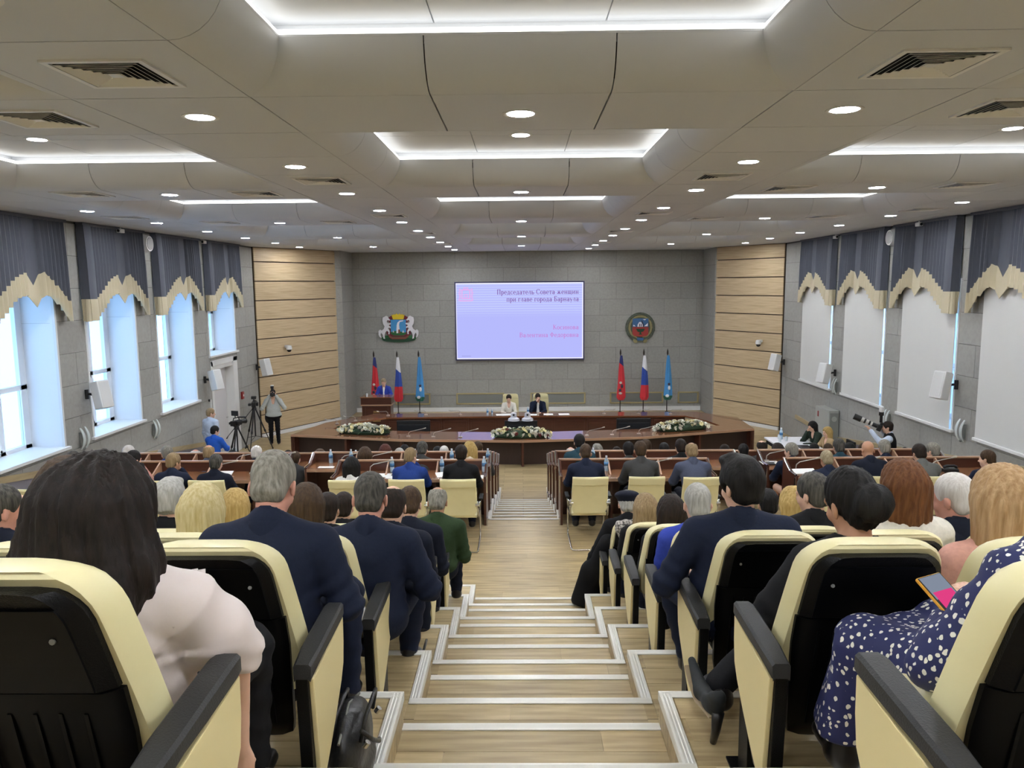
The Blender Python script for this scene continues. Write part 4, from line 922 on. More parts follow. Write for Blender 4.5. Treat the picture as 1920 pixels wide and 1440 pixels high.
t = thing('black_folder', 'black folder on the second outer right desk end', 'folder', (4.13, 12.62, TL[2][2]+.715)); MB().box((-.1, -.08, 0), (.1, .08, .02)).build('cover', M_BLACK, t); MB().box((.06, -.07, .02), (.16, .0, .03)).build('tissue', M_PAPER, t)

# ------------------------------------------------------------------ cream cantilever office chairs
def office_proto():
    t = thing('office_chair', 'x', 'chair', (0, 0, 0), 0, 'cream cantilever chairs behind the nearest desks')
    rings = []
    for i in range(13):
        z = .47+.52*i/12; y = -.02-.13*(i/12)**1.4; hw = .235+.012*math.sin(i/12*3.1)
        if i in (0, 12): hw -= .02
        rings.append([(-hw, y+.012, z), (-hw+.01, y-.012, z), (-hw*.5, y-.030, z), (0, y-.036, z), (hw*.5, y-.030, z), (hw-.01, y-.012, z), (hw, y+.012, z), (hw*.5, y+.006, z), (0, y+.0, z), (-hw*.5, y+.006, z)])
    MB().loft(rings).build('backrest', M_CREAM, t, smooth='auto')
    hb = []
    for z, y, e in ((.885, -.128, .0), (.89, -.136, .008), (.93, -.142, .012), (.98, -.152, .012), (1.0, -.150, .004), (1.0, -.125, 0), (.93, -.11, 0), (.885, -.105, 0)): hb.append([(x, y-e-.03*(1-(x/.25)**2), z) for x in (-.24, -.16, -.08, 0, .08, .16, .24)])
    MB().loft([list(c) for c in zip(*hb)]).build('head_band', M_CREAM, t, smooth='auto')
    sr = []
    for y, z, hw in ((0, .46, .22), (.03, .445, .235), (.2, .43, .24), (.40, .44, .24), (.46, .44, .23), (.48, .425, .22)): sr.append([(-hw, y, z-.03), (hw, y, z-.03), (hw, y, z+.0), (hw*.8, y, z+.03), (-hw*.8, y, z+.03), (-hw, y, z)])
    MB().loft(sr).build('seat', M_CREAM, t, bevel=0, smooth='auto')
    for s in (-1, 1):
        MB().tube([(s*.25, -.02, .66), (s*.255, .0, .52), (s*.255, .02, .43), (s*.255, .40, .42), (s*.255, .47, .38), (s*.255, .46, .08), (s*.255, .42, .02), (s*.255, .2, .014), (s*.255, -.18, .014), (s*.24, -.22, .014)], .013, 8).build('side_frame', M_CHROME, t, smooth=True)
        MB().tube([(s*.26, -.04, .62), (s*.29, .06, .65), (s*.29, .28, .66), (s*.27, .36, .58), (s*.258, .38, .43)], .011, 6).build('arm_frame', M_CHROME, t, smooth=True)
        MB().obox((s*.29, .17, .672), (.026, .13, .013)).build('arm_pad', M_BLACK, t, bevel=.008)
        MB().tube([(s*.225, -.06, .62), (s*.275, -.06, .62)], .022, 10).build('knob', M_CHROME, t)
    MB().tube([(-.255, -.22, .014), (.255, -.22, .014)], .013).build('rear_bar', M_CHROME, t)
    return t
oc0 = None
for x, y, rz, lb in ((-2.36, 10.12, 0, 'cream office chair holding the woman with long black hair'), (-1.56, 10.14, 0, 'cream office chair behind the royal blue suit'), (-.87, 10.14, 0, 'cream office chair at the left side of the aisle'), (.90, 10.22, .02, 'cream office chair at the right side of the aisle'), (1.66, 10.22, 0, 'cream office chair behind the charcoal grey suit'), (2.38, 10.18, 0, 'cream office chair behind the bald man in blue grey'), (-4.25, 10.15, 0, 'cream office chair behind the grey-haired navy suit, left'), (-4.95, 10.15, 0, 'cream office chair behind the navy suit with raised hand'), (-6.3, 9.75, .1, 'cream office chair nearest the left wall'), (4.25, 10.15, 0, 'cream office chair behind the short-haired navy suit, right'), (4.8, 10.18, 0, 'cream office chair behind the bald dark suit, right'), (5.5, 10.16, 0, 'cream office chair behind the grey suit, right'), (6.1, 9.9, .7, 'turned cream office chair nearest the right wall')):
    if oc0 is None: oc0 = office_proto(); o = oc0; o.location = (x, y, 0); o.rotation_euler = (0, 0, rz)
    else: o = dup(oc0, (x, y, 0), rz)
    o['label'] = lb

# ------------------------------------------------------------------ auditorium seats
def backy(z): return .05-.20*max(0, (z-.24)/.76)**1.5
def seat_proto(side):
    """side = -1: armrest on the chair's left, +1: on its right"""
    t = thing('auditorium_seat', 'x', 'chair', (0, 0, 0), 0, 'cream and black auditorium seats')
    def shell(rows, name, m, yo, th, bev):
        rings = []
        for z, hw, dy in rows:
            y = backy(z)+yo+dy
            rings.append([(-hw, y, z), (-hw, y-th*.55, z), (-hw+bev, y-th, z), (hw-bev, y-th, z), (hw, y-th*.55, z), (hw, y, z)])
        return MB().loft(rings).build(name, m, t, smooth='auto')
    # upper shell with a chamfered rim round the top
    def rim(z):  # half width of the shell at height z
        b = .226-.022*max(0, z-.55)/.3
        if z < .868: return b
        q = (z-.868)/.0755; return b-.07*(1-math.sqrt(max(0, 1-q*q)))
    rows = [(z, rim(z), 0) for z in (.712, .78, .84, .868, .895, .914, .93, .938)] + [(.942, .115, .0)]
    shell(rows, 'back_shell', M_BLACKP, 0, .05, .03)
    rows = [(z, rim(z)-.030, 0) for z in (.716, .78, .84, .868, .885, .897, .907)]
    rings = []
    for z, hw, _ in rows: y = backy(z)-.052; rings.append([(-hw, y+.004, z), (-hw, y-.004, z), (hw, y-.004, z), (hw, y+.004, z)])
    MB().loft(rings).build('back_plate', mat('smooth_black_plastic', (6, 6, 7), .36, spec=.12), t)
    rows = [(.22, .15, .05), (.235, .19, .03), (.30, .205, 0), (.45, .212, 0), (.60, .222, 0), (.708, .2215, 0)]
    shell(rows, 'lower_shell', MATS['smooth_black_plastic'], 0, .048, .03)
    for i in range(7):
        x = -.15+.05*i; MB().add(*(lambda A: (A, [(0, 1, 2, 3), (4, 7, 6, 5), (0, 4, 5, 1), (1, 5, 6, 2), (2, 6, 7, 3), (3, 7, 4, 0)]))([(x-.004, backy(.3)-.046, .3), (x+.004, backy(.3)-.046, .3), (x+.004, backy(.66)-.046, .66), (x-.004, backy(.66)-.046, .66), (x-.004, backy(.3)-.0515, .3), (x+.004, backy(.3)-.0515, .3), (x+.004, backy(.66)-.0515, .66), (x-.004, backy(.66)-.0515, .66)])).build('rib', MATS['smooth_black_plastic'], t)
    # upholstered cushion wrapping the shell: rounded, wider than the shell
    def cw(z):
        b = .264-.034*max(0, z-.55)/.3-.05*max(0, .55-z)
        if z < .87: return b
        q = (z-.87)/.1005; return b-.082*(1-math.sqrt(max(0, 1-q*q)))
    rings = []
    for z, s_ in ((.40, .8), (.415, .94), (.45, 1), (.55, 1), (.62, 1), (.70, 1), (.78, 1), (.84, 1), (.875, 1), (.90, 1), (.925, 1), (.943, 1), (.957, .98), (.966, .95), (.970, .90)):
        hw = cw(min(z, .967))*s_; y = backy(z); f = .105*(1 if z < .90 else 1-.35*((z-.90)/.07)**2); b0 = -.012 if z < .965 else -.004
        bul = .02*math.sin(min(1, max(0, (z-.4)/.6))*math.pi)
        rings.append([(-hw+.018, y+b0, z), (-hw, y+.02, z), (-hw, y+f*.62, z), (-hw+.03, y+f*.95, z), (-hw*.5, y+f+bul, z), (0, y+f+bul*1.2, z), (hw*.5, y+f+bul, z), (hw-.03, y+f*.95, z), (hw, y+f*.62, z), (hw, y+.02, z), (hw-.018, y+b0, z)])
    MB().loft(rings).build('back_cushion', M_CREAM, t, smooth='auto')
    sr = []
    for y, z, hw, th in ((.08, .42, .19, .03), (.11, .43, .215, .05), (.30, .44, .22, .06), (.44, .44, .215, .06), (.49, .425, .20, .045), (.51, .405, .17, .02)): sr.append([(-hw, y, z-th), (hw, y, z-th), (hw, y, z-.01), (hw-.03, y, z+.012), (-hw+.03, y, z+.012), (-hw, y, z-.01)])
    MB().loft(sr).build('seat_cushion', M_CREAM, t, smooth='auto')
    MB().box((-.2, .08, .32), (.2, .46, .375)).build('seat_pan', M_BLACKP, t, bevel=.02)
    s = side; cx = s*.315
    # armrest: chamfered pad, black upright with a pointed cream board on its outer face
    pad = []
    for y, z, hw in ((-.225, .575, .026), (-.222, .622, .028), (-.11, .632, .034), (.0, .638, .034), (.17, .645, .034), (.205, .640, .030), (.21, .612, .028)):
        zb = .575 if y < -.2 else (.595 if y < .15 else .60)
        pad.append([(cx-hw, y, zb), (cx+hw, y, zb), (cx+hw, y, z-.008), (cx+hw-.008, y, z), (cx-hw+.008, y, z), (cx-hw, y, z-.008)])
    MB().loft(pad).build('armrest', M_ARM, t, smooth='auto')
    pan = [(-.215, .58), (-.19, .20), (-.10, .17), (-.02, .16), (.19, .36), (.20, .60)]
    x0, x1 = sorted((cx-s*.026, cx+s*.014)); MB().prism(pan, x0, x1, 'x').build('side_upright', M_BLACKP, t, bevel=.004)
    board = [(-.205, .566), (-.160, .185), (-.145, .165), (-.125, .172), (-.03, .235), (.06, .305), (.14, .375), (.178, .425), (.192, .50), (.195, .592)]
    x0, x1 = sorted((cx+s*.014, cx+s*.030)); MB().prism(board, x0, x1, 'x').build('side_board', M_CREAMP, t, bevel=.004)
    MB().box((cx-.02-s*.02, .09, 0), (cx+.02-s*.02, .20, .40)).build('post', M_BLACKP, t, bevel=.004)
    MB().box((cx-.05-s*.02, .05, 0), (cx+.05-s*.02, .25, .012)).build('floor_plate', M_BLACKP, t)
    for x in (-.14, .14): MB().tube([(x, backy(.84)-.055, .84), (x, backy(.84)-.060, .84)], .006, 8).build('screw_cap', M_GREYMET, t)
    return t
rowtxt = {-1: 'rearmost row', 0: 'second row from the back', 1: 'third row from the back', 2: 'fourth row from the back', 3: 'fifth row from the back', 4: 'sixth row from the back', 5: 'seventh row from the back'}
SEATY = lambda k: 2.45+PITCH*k
SEATX = {-1: lambda j: -1.0-.555*j, 1: lambda j: 1.10+.555*j}
protos = {}
def seat(sd, k, j):
    loc = (SEATX[sd](j), SEATY(k), lev(k)); lb = 'cream seat with black shell, %s block, %s, %s' % ('left' if sd < 0 else 'right', rowtxt[k], 'on the aisle' if j == 0 else '%s from aisle' % ordn[j])
    if sd not in protos: protos[sd] = seat_proto(-sd); o = protos[sd]; o.location = loc; o['label'] = lb
    else: dup(protos[sd], loc, None, lb)
for k, n_ in ((-1, 1), (0, 2), (1, 4), (2, 3), (3, 3), (4, 3)):
    for j in range(n_): seat(-1, k, j)
for k, n_ in ((-1, 1), (0, 2), (1, 3), (2, 4), (3, 2), (4, 1), (5, 1)):
    for j in range(n_): seat(1, k, j)
# ------------------------------------------------------------------ figures: signed-distance bodies meshed with surface nets
class SDF:
    def __init__(s, lo, hi, h):
        s.h = h; s.lo = np.array(lo, np.float32); n = np.ceil((np.array(hi)-np.array(lo))/h).astype(int)+1
        s.ax = [(lo[i]+h*np.arange(n[i])).astype(np.float32) for i in range(3)]; s.D = np.full(n, .3, np.float32)
    def sub(s, lo, hi, m):
        sl = []
        for i in range(3):
            a = int(np.floor((lo[i]-m-s.lo[i])/s.h)); b = int(np.ceil((hi[i]+m-s.lo[i])/s.h))+1
            a = max(0, min(a, len(s.ax[i]))); b = max(a, min(b, len(s.ax[i]))); sl.append(slice(a, b))
        sl = tuple(sl); return sl, (s.ax[0][sl[0]][:, None, None], s.ax[1][sl[1]][None, :, None], s.ax[2][sl[2]][None, None, :])
    def comb(s, sl, d, k, op):
        A = s.D[sl]
        if op == '+':
            if k > 0: h = np.maximum(k-np.abs(A-d), 0)/k; s.D[sl] = np.minimum(A, d)-h*h*k*.25
            else: s.D[sl] = np.minimum(A, d)
        elif op == '-':
            d = -d
            if k > 0: h = np.maximum(k-np.abs(A-d), 0)/k; s.D[sl] = np.maximum(A, d)+h*h*k*.25
            else: s.D[sl] = np.maximum(A, d)
    def rc(s, a, b, r1, r2=None, k=.02, op='+', flat=None):
        """tapered capsule; flat=(axis vector, factor) squashes it along an axis"""
        r2 = r1 if r2 is None else r2; a = np.array(a, float); b = np.array(b, float); R = max(r1, r2)
        sl, (X, Y, Z) = s.sub(np.minimum(a, b)-R, np.maximum(a, b)+R, k+.06)
        if s.D[sl].size == 0: return s
        ab = b-a; L2 = max(float(ab @ ab), 1e-9); px, py, pz = X-a[0], Y-a[1], Z-a[2]
        t = np.clip((px*ab[0]+py*ab[1]+pz*ab[2])/L2, 0, 1); qx, qy, qz = px-t*ab[0], py-t*ab[1], pz-t*ab[2]
        d2 = qx*qx+qy*qy+qz*qz
        if flat is not None:
            v, f = flat; v = np.array(v, float); c = qx*v[0]+qy*v[1]+qz*v[2]; d2 = d2+c*c*(f*f-1)
        s.comb(sl, np.sqrt(d2)-(r1+(r2-r1)*t), k, op); return s
    def el(s, c, r, M=None, k=.02, op='+'):
        c = np.array(c, float); r = np.array(r, float); R = r.max()
        sl, (X, Y, Z) = s.sub(c-R, c+R, k+.06)
        if s.D[sl].size == 0: return s
        p = (X-c[0], Y-c[1], Z-c[2])
        if M is not None: p = [p[0]*M[0][i]+p[1]*M[1][i]+p[2]*M[2][i] for i in range(3)]
        k0 = np.sqrt((p[0]/r[0])**2+(p[1]/r[1])**2+(p[2]/r[2])**2); k1 = np.sqrt((p[0]/r[0]**2)**2+(p[1]/r[1]**2)**2+(p[2]/r[2]**2)**2)+1e-6
        s.comb(sl, k0*(k0-1)/k1, k, op); return s
    def plane(s, c, n, k=0.0):                   # keep the side where (p-c).n < 0
        c = np.array(c, float); n = np.array(n, float); n /= np.linalg.norm(n)
        X, Y, Z = s.ax[0][:, None, None], s.ax[1][None, :, None], s.ax[2][None, None, :]
        d = (X-c[0])*n[0]+(Y-c[1])*n[1]+(Z-c[2])*n[2]
        A = s.D
        if k > 0: h = np.maximum(k-np.abs(A-d), 0)/k; s.D = np.maximum(A, d)+h*h*k*.25
        else: s.D = np.maximum(A, d)
        return s
    def ripple(s, fn):
        s.D = s.D + fn(s.ax[0][:, None, None], s.ax[1][None, :, None], s.ax[2][None, None, :]); return s
    def mesh(s, name):
        D = s.D; D = np.pad(D, 1, constant_values=.3); S = D < 0; nx, ny, nz = D.shape
        cnt = np.zeros((nx-1, ny-1, nz-1), np.int8)
        cor = [(i, j, k) for i in (0, 1) for j in (0, 1) for k in (0, 1)]
        for i, j, k in cor: cnt += S[i:nx-1+i, j:ny-1+j, k:nz-1+k]
        act = (cnt > 0) & (cnt < 8); idx = np.argwhere(act)
        if len(idx) == 0: idx = np.zeros((1, 3), int)
        num = np.zeros((len(idx), 3)); den = np.zeros((len(idx), 1))
        val = {c: D[idx[:, 0]+c[0], idx[:, 1]+c[1], idx[:, 2]+c[2]] for c in cor}
        for c in cor:
            for ax in range(3):
                if c[ax] == 1: continue
                c2 = list(c); c2[ax] = 1; c2 = tuple(c2); a, b = val[c], val[c2]; m = (a < 0) != (b < 0)
                t = np.where(m, a/np.where(m, a-b, 1), 0)
                p = np.tile(np.array(c, float), (len(idx), 1)); p[:, ax] = t
                num += np.where(m[:, None], p, 0); den += m[:, None]
        V = (idx-1+num/np.maximum(den, 1))*s.h+s.lo
        vid = np.full(act.shape, -1, np.int64); vid[tuple(idx.T)] = np.arange(len(idx)); F = []
        for ax in range(3):
            u, v = (ax+1) % 3, (ax+2) % 3
            sl0 = [slice(None)]*3; sl1 = [slice(None)]*3; sl0[ax] = slice(0, -1); sl1[ax] = slice(1, None)
            ch = S[tuple(sl0)] != S[tuple(sl1)]
            e = np.argwhere(ch); ok = (e[:, u] > 0) & (e[:, v] > 0) & (e[:, u] < D.shape[u]-1) & (e[:, v] < D.shape[v]-1); e = e[ok]
            if len(e) == 0: continue
            q = []
            for du, dv in ((1, 1), (0, 1), (0, 0), (1, 0)):
                f = e.copy(); f[:, u] -= du; f[:, v] -= dv; q.append(vid[tuple(f.T)])
            q = np.stack(q, 1); ins = S[tuple(e.T)]; q[~ins] = q[~ins][:, ::-1]; F.append(q)
        F = np.concatenate(F); F = F[(F >= 0).all(1)]
        me = bpy.data.meshes.new(name); me.vertices.add(len(V)); me.vertices.foreach_set('co', V.astype(np.float32).ravel())
        me.loops.add(len(F)*4); me.loops.foreach_set('vertex_index', F.ravel().astype(np.int32)); me.polygons.add(len(F))
        me.polygons.foreach_set('loop_start', np.arange(0, len(F)*4, 4, dtype=np.int32)); me.polygons.foreach_set('use_smooth', np.ones(len(F), bool))
        me.update(calc_edges=True); return me

def rotm(pitch=0, yaw=0, roll=0):
    """columns = local axes; pitch>0 nods forward, yaw>0 turns to the person's left, roll>0 tips to the person's right"""
    return Matrix.Rotation(yaw, 3, 'Z') @ Matrix.Rotation(-pitch, 3, 'X') @ Matrix.Rotation(roll, 3, 'Y')
V3 = Vector
def pose(seat=.42, lean=8, head=(8, 0, 0), arms='table', Wd=1.0, tl=.49, stand=False, twist=0, wrist=None, elbow=None, knees=None, feet=None, fat=1.0, side=0):
    P = {}; a = D2R(lean); b = D2R(side); s = V3((math.sin(b), math.sin(a)*math.cos(b), math.cos(a)*math.cos(b))).normalized(); P['s'] = s; P['W'] = Wd; P['fat'] = fat
    Rt = Matrix.Rotation(D2R(twist), 3, 'Z'); P['R'] = Rt
    xa = Rt @ V3((1, 0, 0)); fa = (xa.cross(s)*-1).normalized(); P['xa'] = xa; P['fa'] = fa
    H = V3((0, 0, .93 if stand else seat+.09)); P['H'] = H
    N = H+s*tl; P['N'] = N
    for q, sg in (('L', -1), ('R', 1)):
        P['S'+q] = N-s*.065+xa*(sg*.165*Wd)+fa*.01
    P['C'] = N+(s+V3((0, math.sin(D2R(head[0]))*.6, 0))).normalized()*.165+fa*.015; P['M'] = Rt @ rotm(*[D2R(x) for x in head])
    for q, sg in (('L', -1), ('R', 1)):
        S = P['S'+q]; wk = arms
        if arms == 'table': E_ = S+xa*sg*.07+V3((0, .15, -.23)); Wr = V3((sg*.09, E_.y+.25, max(E_.z-.02, .74)))
        elif arms == 'lap': E_ = S+xa*sg*.06+V3((0, .03, -.27)); Wr = V3((sg*.09, E_.y+.22, E_.z-.05))
        elif arms == 'chin':
            E_ = S+xa*sg*.06+V3((0, .16, -.22)); Wr = V3((sg*.09, E_.y+.25, max(E_.z-.02, .74)))
            if q == 'R': E_ = S+xa*.05+V3((0, .20, -.20)); Wr = P['C']+V3((.05, .10, -.13))
        elif arms == 'camera': E_ = S+xa*sg*.15+V3((0, .10, -.22)); Wr = P['C']+V3((sg*.08, .12, -.03))
        elif arms == 'down': E_ = S+xa*sg*.05+V3((0, -.01, -.29)); Wr = E_+V3((0, .05, -.25))
        P['E'+q], P['Wr'+q] = E_, Wr
        if elbow and q in elbow: P['E'+q] = V3(elbow[q])
        if wrist and q in wrist: P['Wr'+q] = V3(wrist[q])
        P['hip'+q] = H+V3((sg*.09, .02, -.01)); 
        if stand: P['K'+q] = V3((sg*.10, .03, .49)); P['A'+q] = V3((sg*.11, 0, .09))
        else: P['K'+q] = V3((sg*.12, .45, seat+.07)); P['A'+q] = V3((sg*.12, .50, .09))
        if knees and q in knees: P['K'+q] = V3(knees[q])
        if feet and q in feet: P['A'+q] = V3(feet[q])
    P['stand'] = stand; return P
def bounds(P, extra=.16, keys=None):
    pts = [P[k] for k in (keys or [k for k in P if isinstance(P[k], Vector) and k not in ('s', 'xa', 'fa')])]
    return ([min(p[i] for p in pts)-extra for i in range(3)], [max(p[i] for p in pts)+extra for i in range(3)])
def hp(P, x, y, z): return P['C']+P['M'] @ V3((x, y, z))
def torso(g, P, o, k=.05):
    """trunk as overlapping flattened masses; o = growth over the skin"""
    s, xa, fa, H, N, w, ft = P['s'], P['xa'], P['fa'], P['H'], P['N'], P['W'], P['fat']
    M = Matrix((xa, fa, s)).transposed(); tl = (N-H).length
    g.el(H+V3((0, 0, .02)), (.165*w*ft+o, .125*ft+o, .13+o), M, k)
    g.el(H+s*tl*.36+fa*.01*ft, (.145*w*ft+o, .112*ft+o, .17+o), M, k); g.el(H+s*tl*.68, (.165*w+o, .112*(.5+.5*ft)+o, .17+o), M, k)
    g.rc(P['SL'], P['SR'], .058+o, None, k, flat=(fa, 1.0)); g.rc(N+s*.01, P['SL']+s*.015, .045+o, .040+o, k); g.rc(N+s*.01, P['SR']+s*.015, .045+o, .040+o, k)
def arm(g, P, q, o, f=1.0, k=.025, upto=1.0):
    S, E_, Wr = P['S'+q], P['E'+q], P['Wr'+q]; sg = -1 if q == 'L' else 1
    g.rc(S+P['xa']*sg*.012, E_, (.052+o)*f, (.041+o)*f, k); 
    if upto > 0: g.rc(E_, E_.lerp(Wr, upto), (.041+o)*f, (.029+o)*f, k)
def hand(g, P, q):
    E_, Wr = P['E'+q], P['Wr'+q]; d = (Wr-E_).normalized(); sg = -1 if q == 'L' else 1
    side = d.cross(V3((0, 0, 1))); side = side.normalized() if side.length > .1 else V3((1, 0, 0)); up = side.cross(d).normalized()
    pm = Wr+d*.055; M = Matrix((side, d, up)).transposed(); g.el(pm, (.040, .055, .018), M, .015)
    for i, (u, ln) in enumerate(((-.030, .062), (-.010, .074), (.010, .070), (.029, .055))):
        b0 = pm+d*.035+side*u; b1 = b0+d*ln*.55-up*.008; b2 = b1+d*ln*.38-up*.026; g.rc(b0, b1, .0098, .009, .006); g.rc(b1, b2, .009, .0078, .004)
    t0 = Wr+d*.03-side*sg*.032; t1 = t0+d*.035-side*sg*.022-up*.01; t2 = t1+d*.03-side*sg*.004-up*.012; g.rc(t0, t1, .012, .0105, .01); g.rc(t1, t2, .0105, .009, .005)
def head(g, P):
    M = P['M']; H_ = lambda *a: hp(P, *a)
    g.rc(P['N']-P['s']*.03, H_(0, -.015, -.06), .058, .052, .03)
    g.el(H_(0, -.015, .035), (.076, .094, .092), M, .02); g.el(H_(0, .028, -.045), (.060, .066, .078), M, .03); g.el(H_(0, .062, -.098), (.028, .024, .022), M, .03)
    g.el(H_(0, .075, .012), (.060, .02, .02), M, .02)
    g.rc(H_(0, .09, .0), H_(0, .112, -.036), .010, .014, .012); g.rc(H_(-.014, .096, -.040), H_(.014, .096, -.040), .008, None, .006)
    for x in (-1, 1):
        g.el(H_(x*.031, .098, -.004), (.017, .014, .011), M, .012, '-'); g.el(H_(x*.031, .086, -.005), (.013, .012, .011), M, .003); g.el(H_(x*.04, .065, -.04), (.022, .02, .022), M, .02)
        g.el(H_(x*.081, -.012, -.018), (.010, .021, .034), M @ Matrix.Rotation(x*.35, 3, 'Z'), .006); g.el(H_(x*.091, -.006, -.016), (.006, .010, .02), M, .004, '-')
    g.rc(H_(-.018, .092, -.068), H_(.018, .092, -.068), .0075, None, .006); g.rc(H_(-.014, .088, -.079), H_(.014, .088, -.079), .008, None, .006)
def body_mesh(P, h=.014, legs=True, handsq=('L', 'R'), armq=('L', 'R')):
    lo, hi = bounds(P, .20); g = SDF(lo, hi, h); torso(g, P, -.014); head(g, P)
    for q in armq: arm(g, P, q, -.004)
    for q in handsq: hand(g, P, q)
    if legs:
        for q in 'LR': g.rc(P['hip'+q], P['K'+q], .075, .052, .04); g.rc(P['K'+q], P['A'+q], .050, .034, .02); f = P['A'+q]; g.rc(f+V3((0, -.02, -.05)), f+V3((0, .13, -.065)), .035, .028, .02)
    return g.mesh('body')
def jacket_mesh(P, h=.014, o=.012, sleeve=1.0, collar=True, skirt=.05, wr=1.0, op=0.0, hem=None, armf=1.1, armq=('L', 'R')):
    lo, hi = bounds(P, .20, ['H', 'N', 'SL', 'SR', 'EL', 'ER', 'WrL', 'WrR']); g = SDF(lo, hi, h); torso(g, P, o)
    for q in armq: arm(g, P, q, o*1.1, armf, .03, sleeve-.06 if sleeve >= 1 else sleeve)
    s, N = P['s'], P['N']
    if collar:
        g.rc(N-s*.02, N+s*.035-P['fa']*.012, .072+o*.4, .066, .02)
    nk = hp(P, 0, -.015, -.06)
    g.rc(N-s*.06+P['fa']*.015, nk+(nk-N)*.3, .060 if collar else .068, .062 if collar else .072, .008, '-')
    if collar: g.rc(N+P['fa']*.14-s*.12, N+P['fa']*.06+s*.08, .05, .07, .02, '-')   # open front of the lapels
    if wr:
        xa, fa = P['xa'], P['fa']; rr = np.random.RandomState(3); ph = rr.rand(6)*6
        def fn(X, Y, Z):
            d = 0
            for q in 'LR':
                E_ = P['E'+q]; r = np.sqrt((X-E_.x)**2+(Y-E_.y)**2+(Z-E_.z)**2); S = P['S'+q]; ax = (E_-S).normalized()
                al = (X-S.x)*ax.x+(Y-S.y)*ax.y+(Z-S.z)*ax.z
                d = d + .0030*np.exp(-((al-.012)/.007)**2)*np.where(np.sign(S.x) == np.sign(X), 1, 0)*(r > .12)*(r < .42)
                d = d + .0060*np.exp(-(r/.15)**2)*np.sin(al*95+ph[0]+12*(X-E_.x))
            zc = Z-P['H'].z
            d = d + .0050*np.exp(-((zc-.14)/.13)**2)*np.sin(zc*52+14*np.abs(X)+3*np.sin(11*X)+ph[1])*np.clip(-(Y-P['H'].y)*8, 0, 1)
            # centre back seam
            d = d + .0022*np.exp(-(X/.008)**2)*np.clip(-(Y-P['H'].y-.03)*12, 0, 1)
            return (wr*d).astype(np.float32)
        g.ripple(fn)
    if hem is not None: g.plane((0, 0, hem), (0, 0, -1), .01)
    return g.mesh('jacket')
def trousers_mesh(P, h=.016, o=.012):
    lo, hi = bounds(P, .18, ['H', 'KL', 'KR', 'AL', 'AR', 'hipL', 'hipR']); g = SDF(lo, hi, h)
    M = Matrix((P['xa'], P['fa'], P['s'])).transposed(); g.el(P['H'], (.165*P['W']*P['fat']+.008, .125*P['fat']+.008, .13), M, .03)
    for q in 'LR': g.rc(P['hip'+q], P['K'+q], .078+o, .058+o, .035); g.rc(P['K'+q], P['A'+q]+V3((0, 0, .01)), .058+o, .045+o, .02)
    if True:
        def fn(X, Y, Z): return (.004*np.sin(Z*70+Y*40)*np.exp(-((Y-P['KR'].y)/.15)**2)).astype(np.float32)
        g.ripple(fn)
    return g.mesh('trousers')
def shoe_mesh(P, q, h=.011):
    f = P['A'+q]; g = SDF([f.x-.09, f.y-.14, f.z-.13], [f.x+.09, f.y+.27, f.z+.09], h)
    g.rc(f+V3((0, -.03, -.045)), f+V3((0, .15, -.060)), .044, .034, .03, flat=((0, 0, 1), 1.15)); g.rc(f+V3((0, -.015, .0)), f+V3((0, .0, -.05)), .045, .045, .03); g.plane((0, 0, f.z-.088), (0, 0, -1), .004); return g.mesh('shoe')
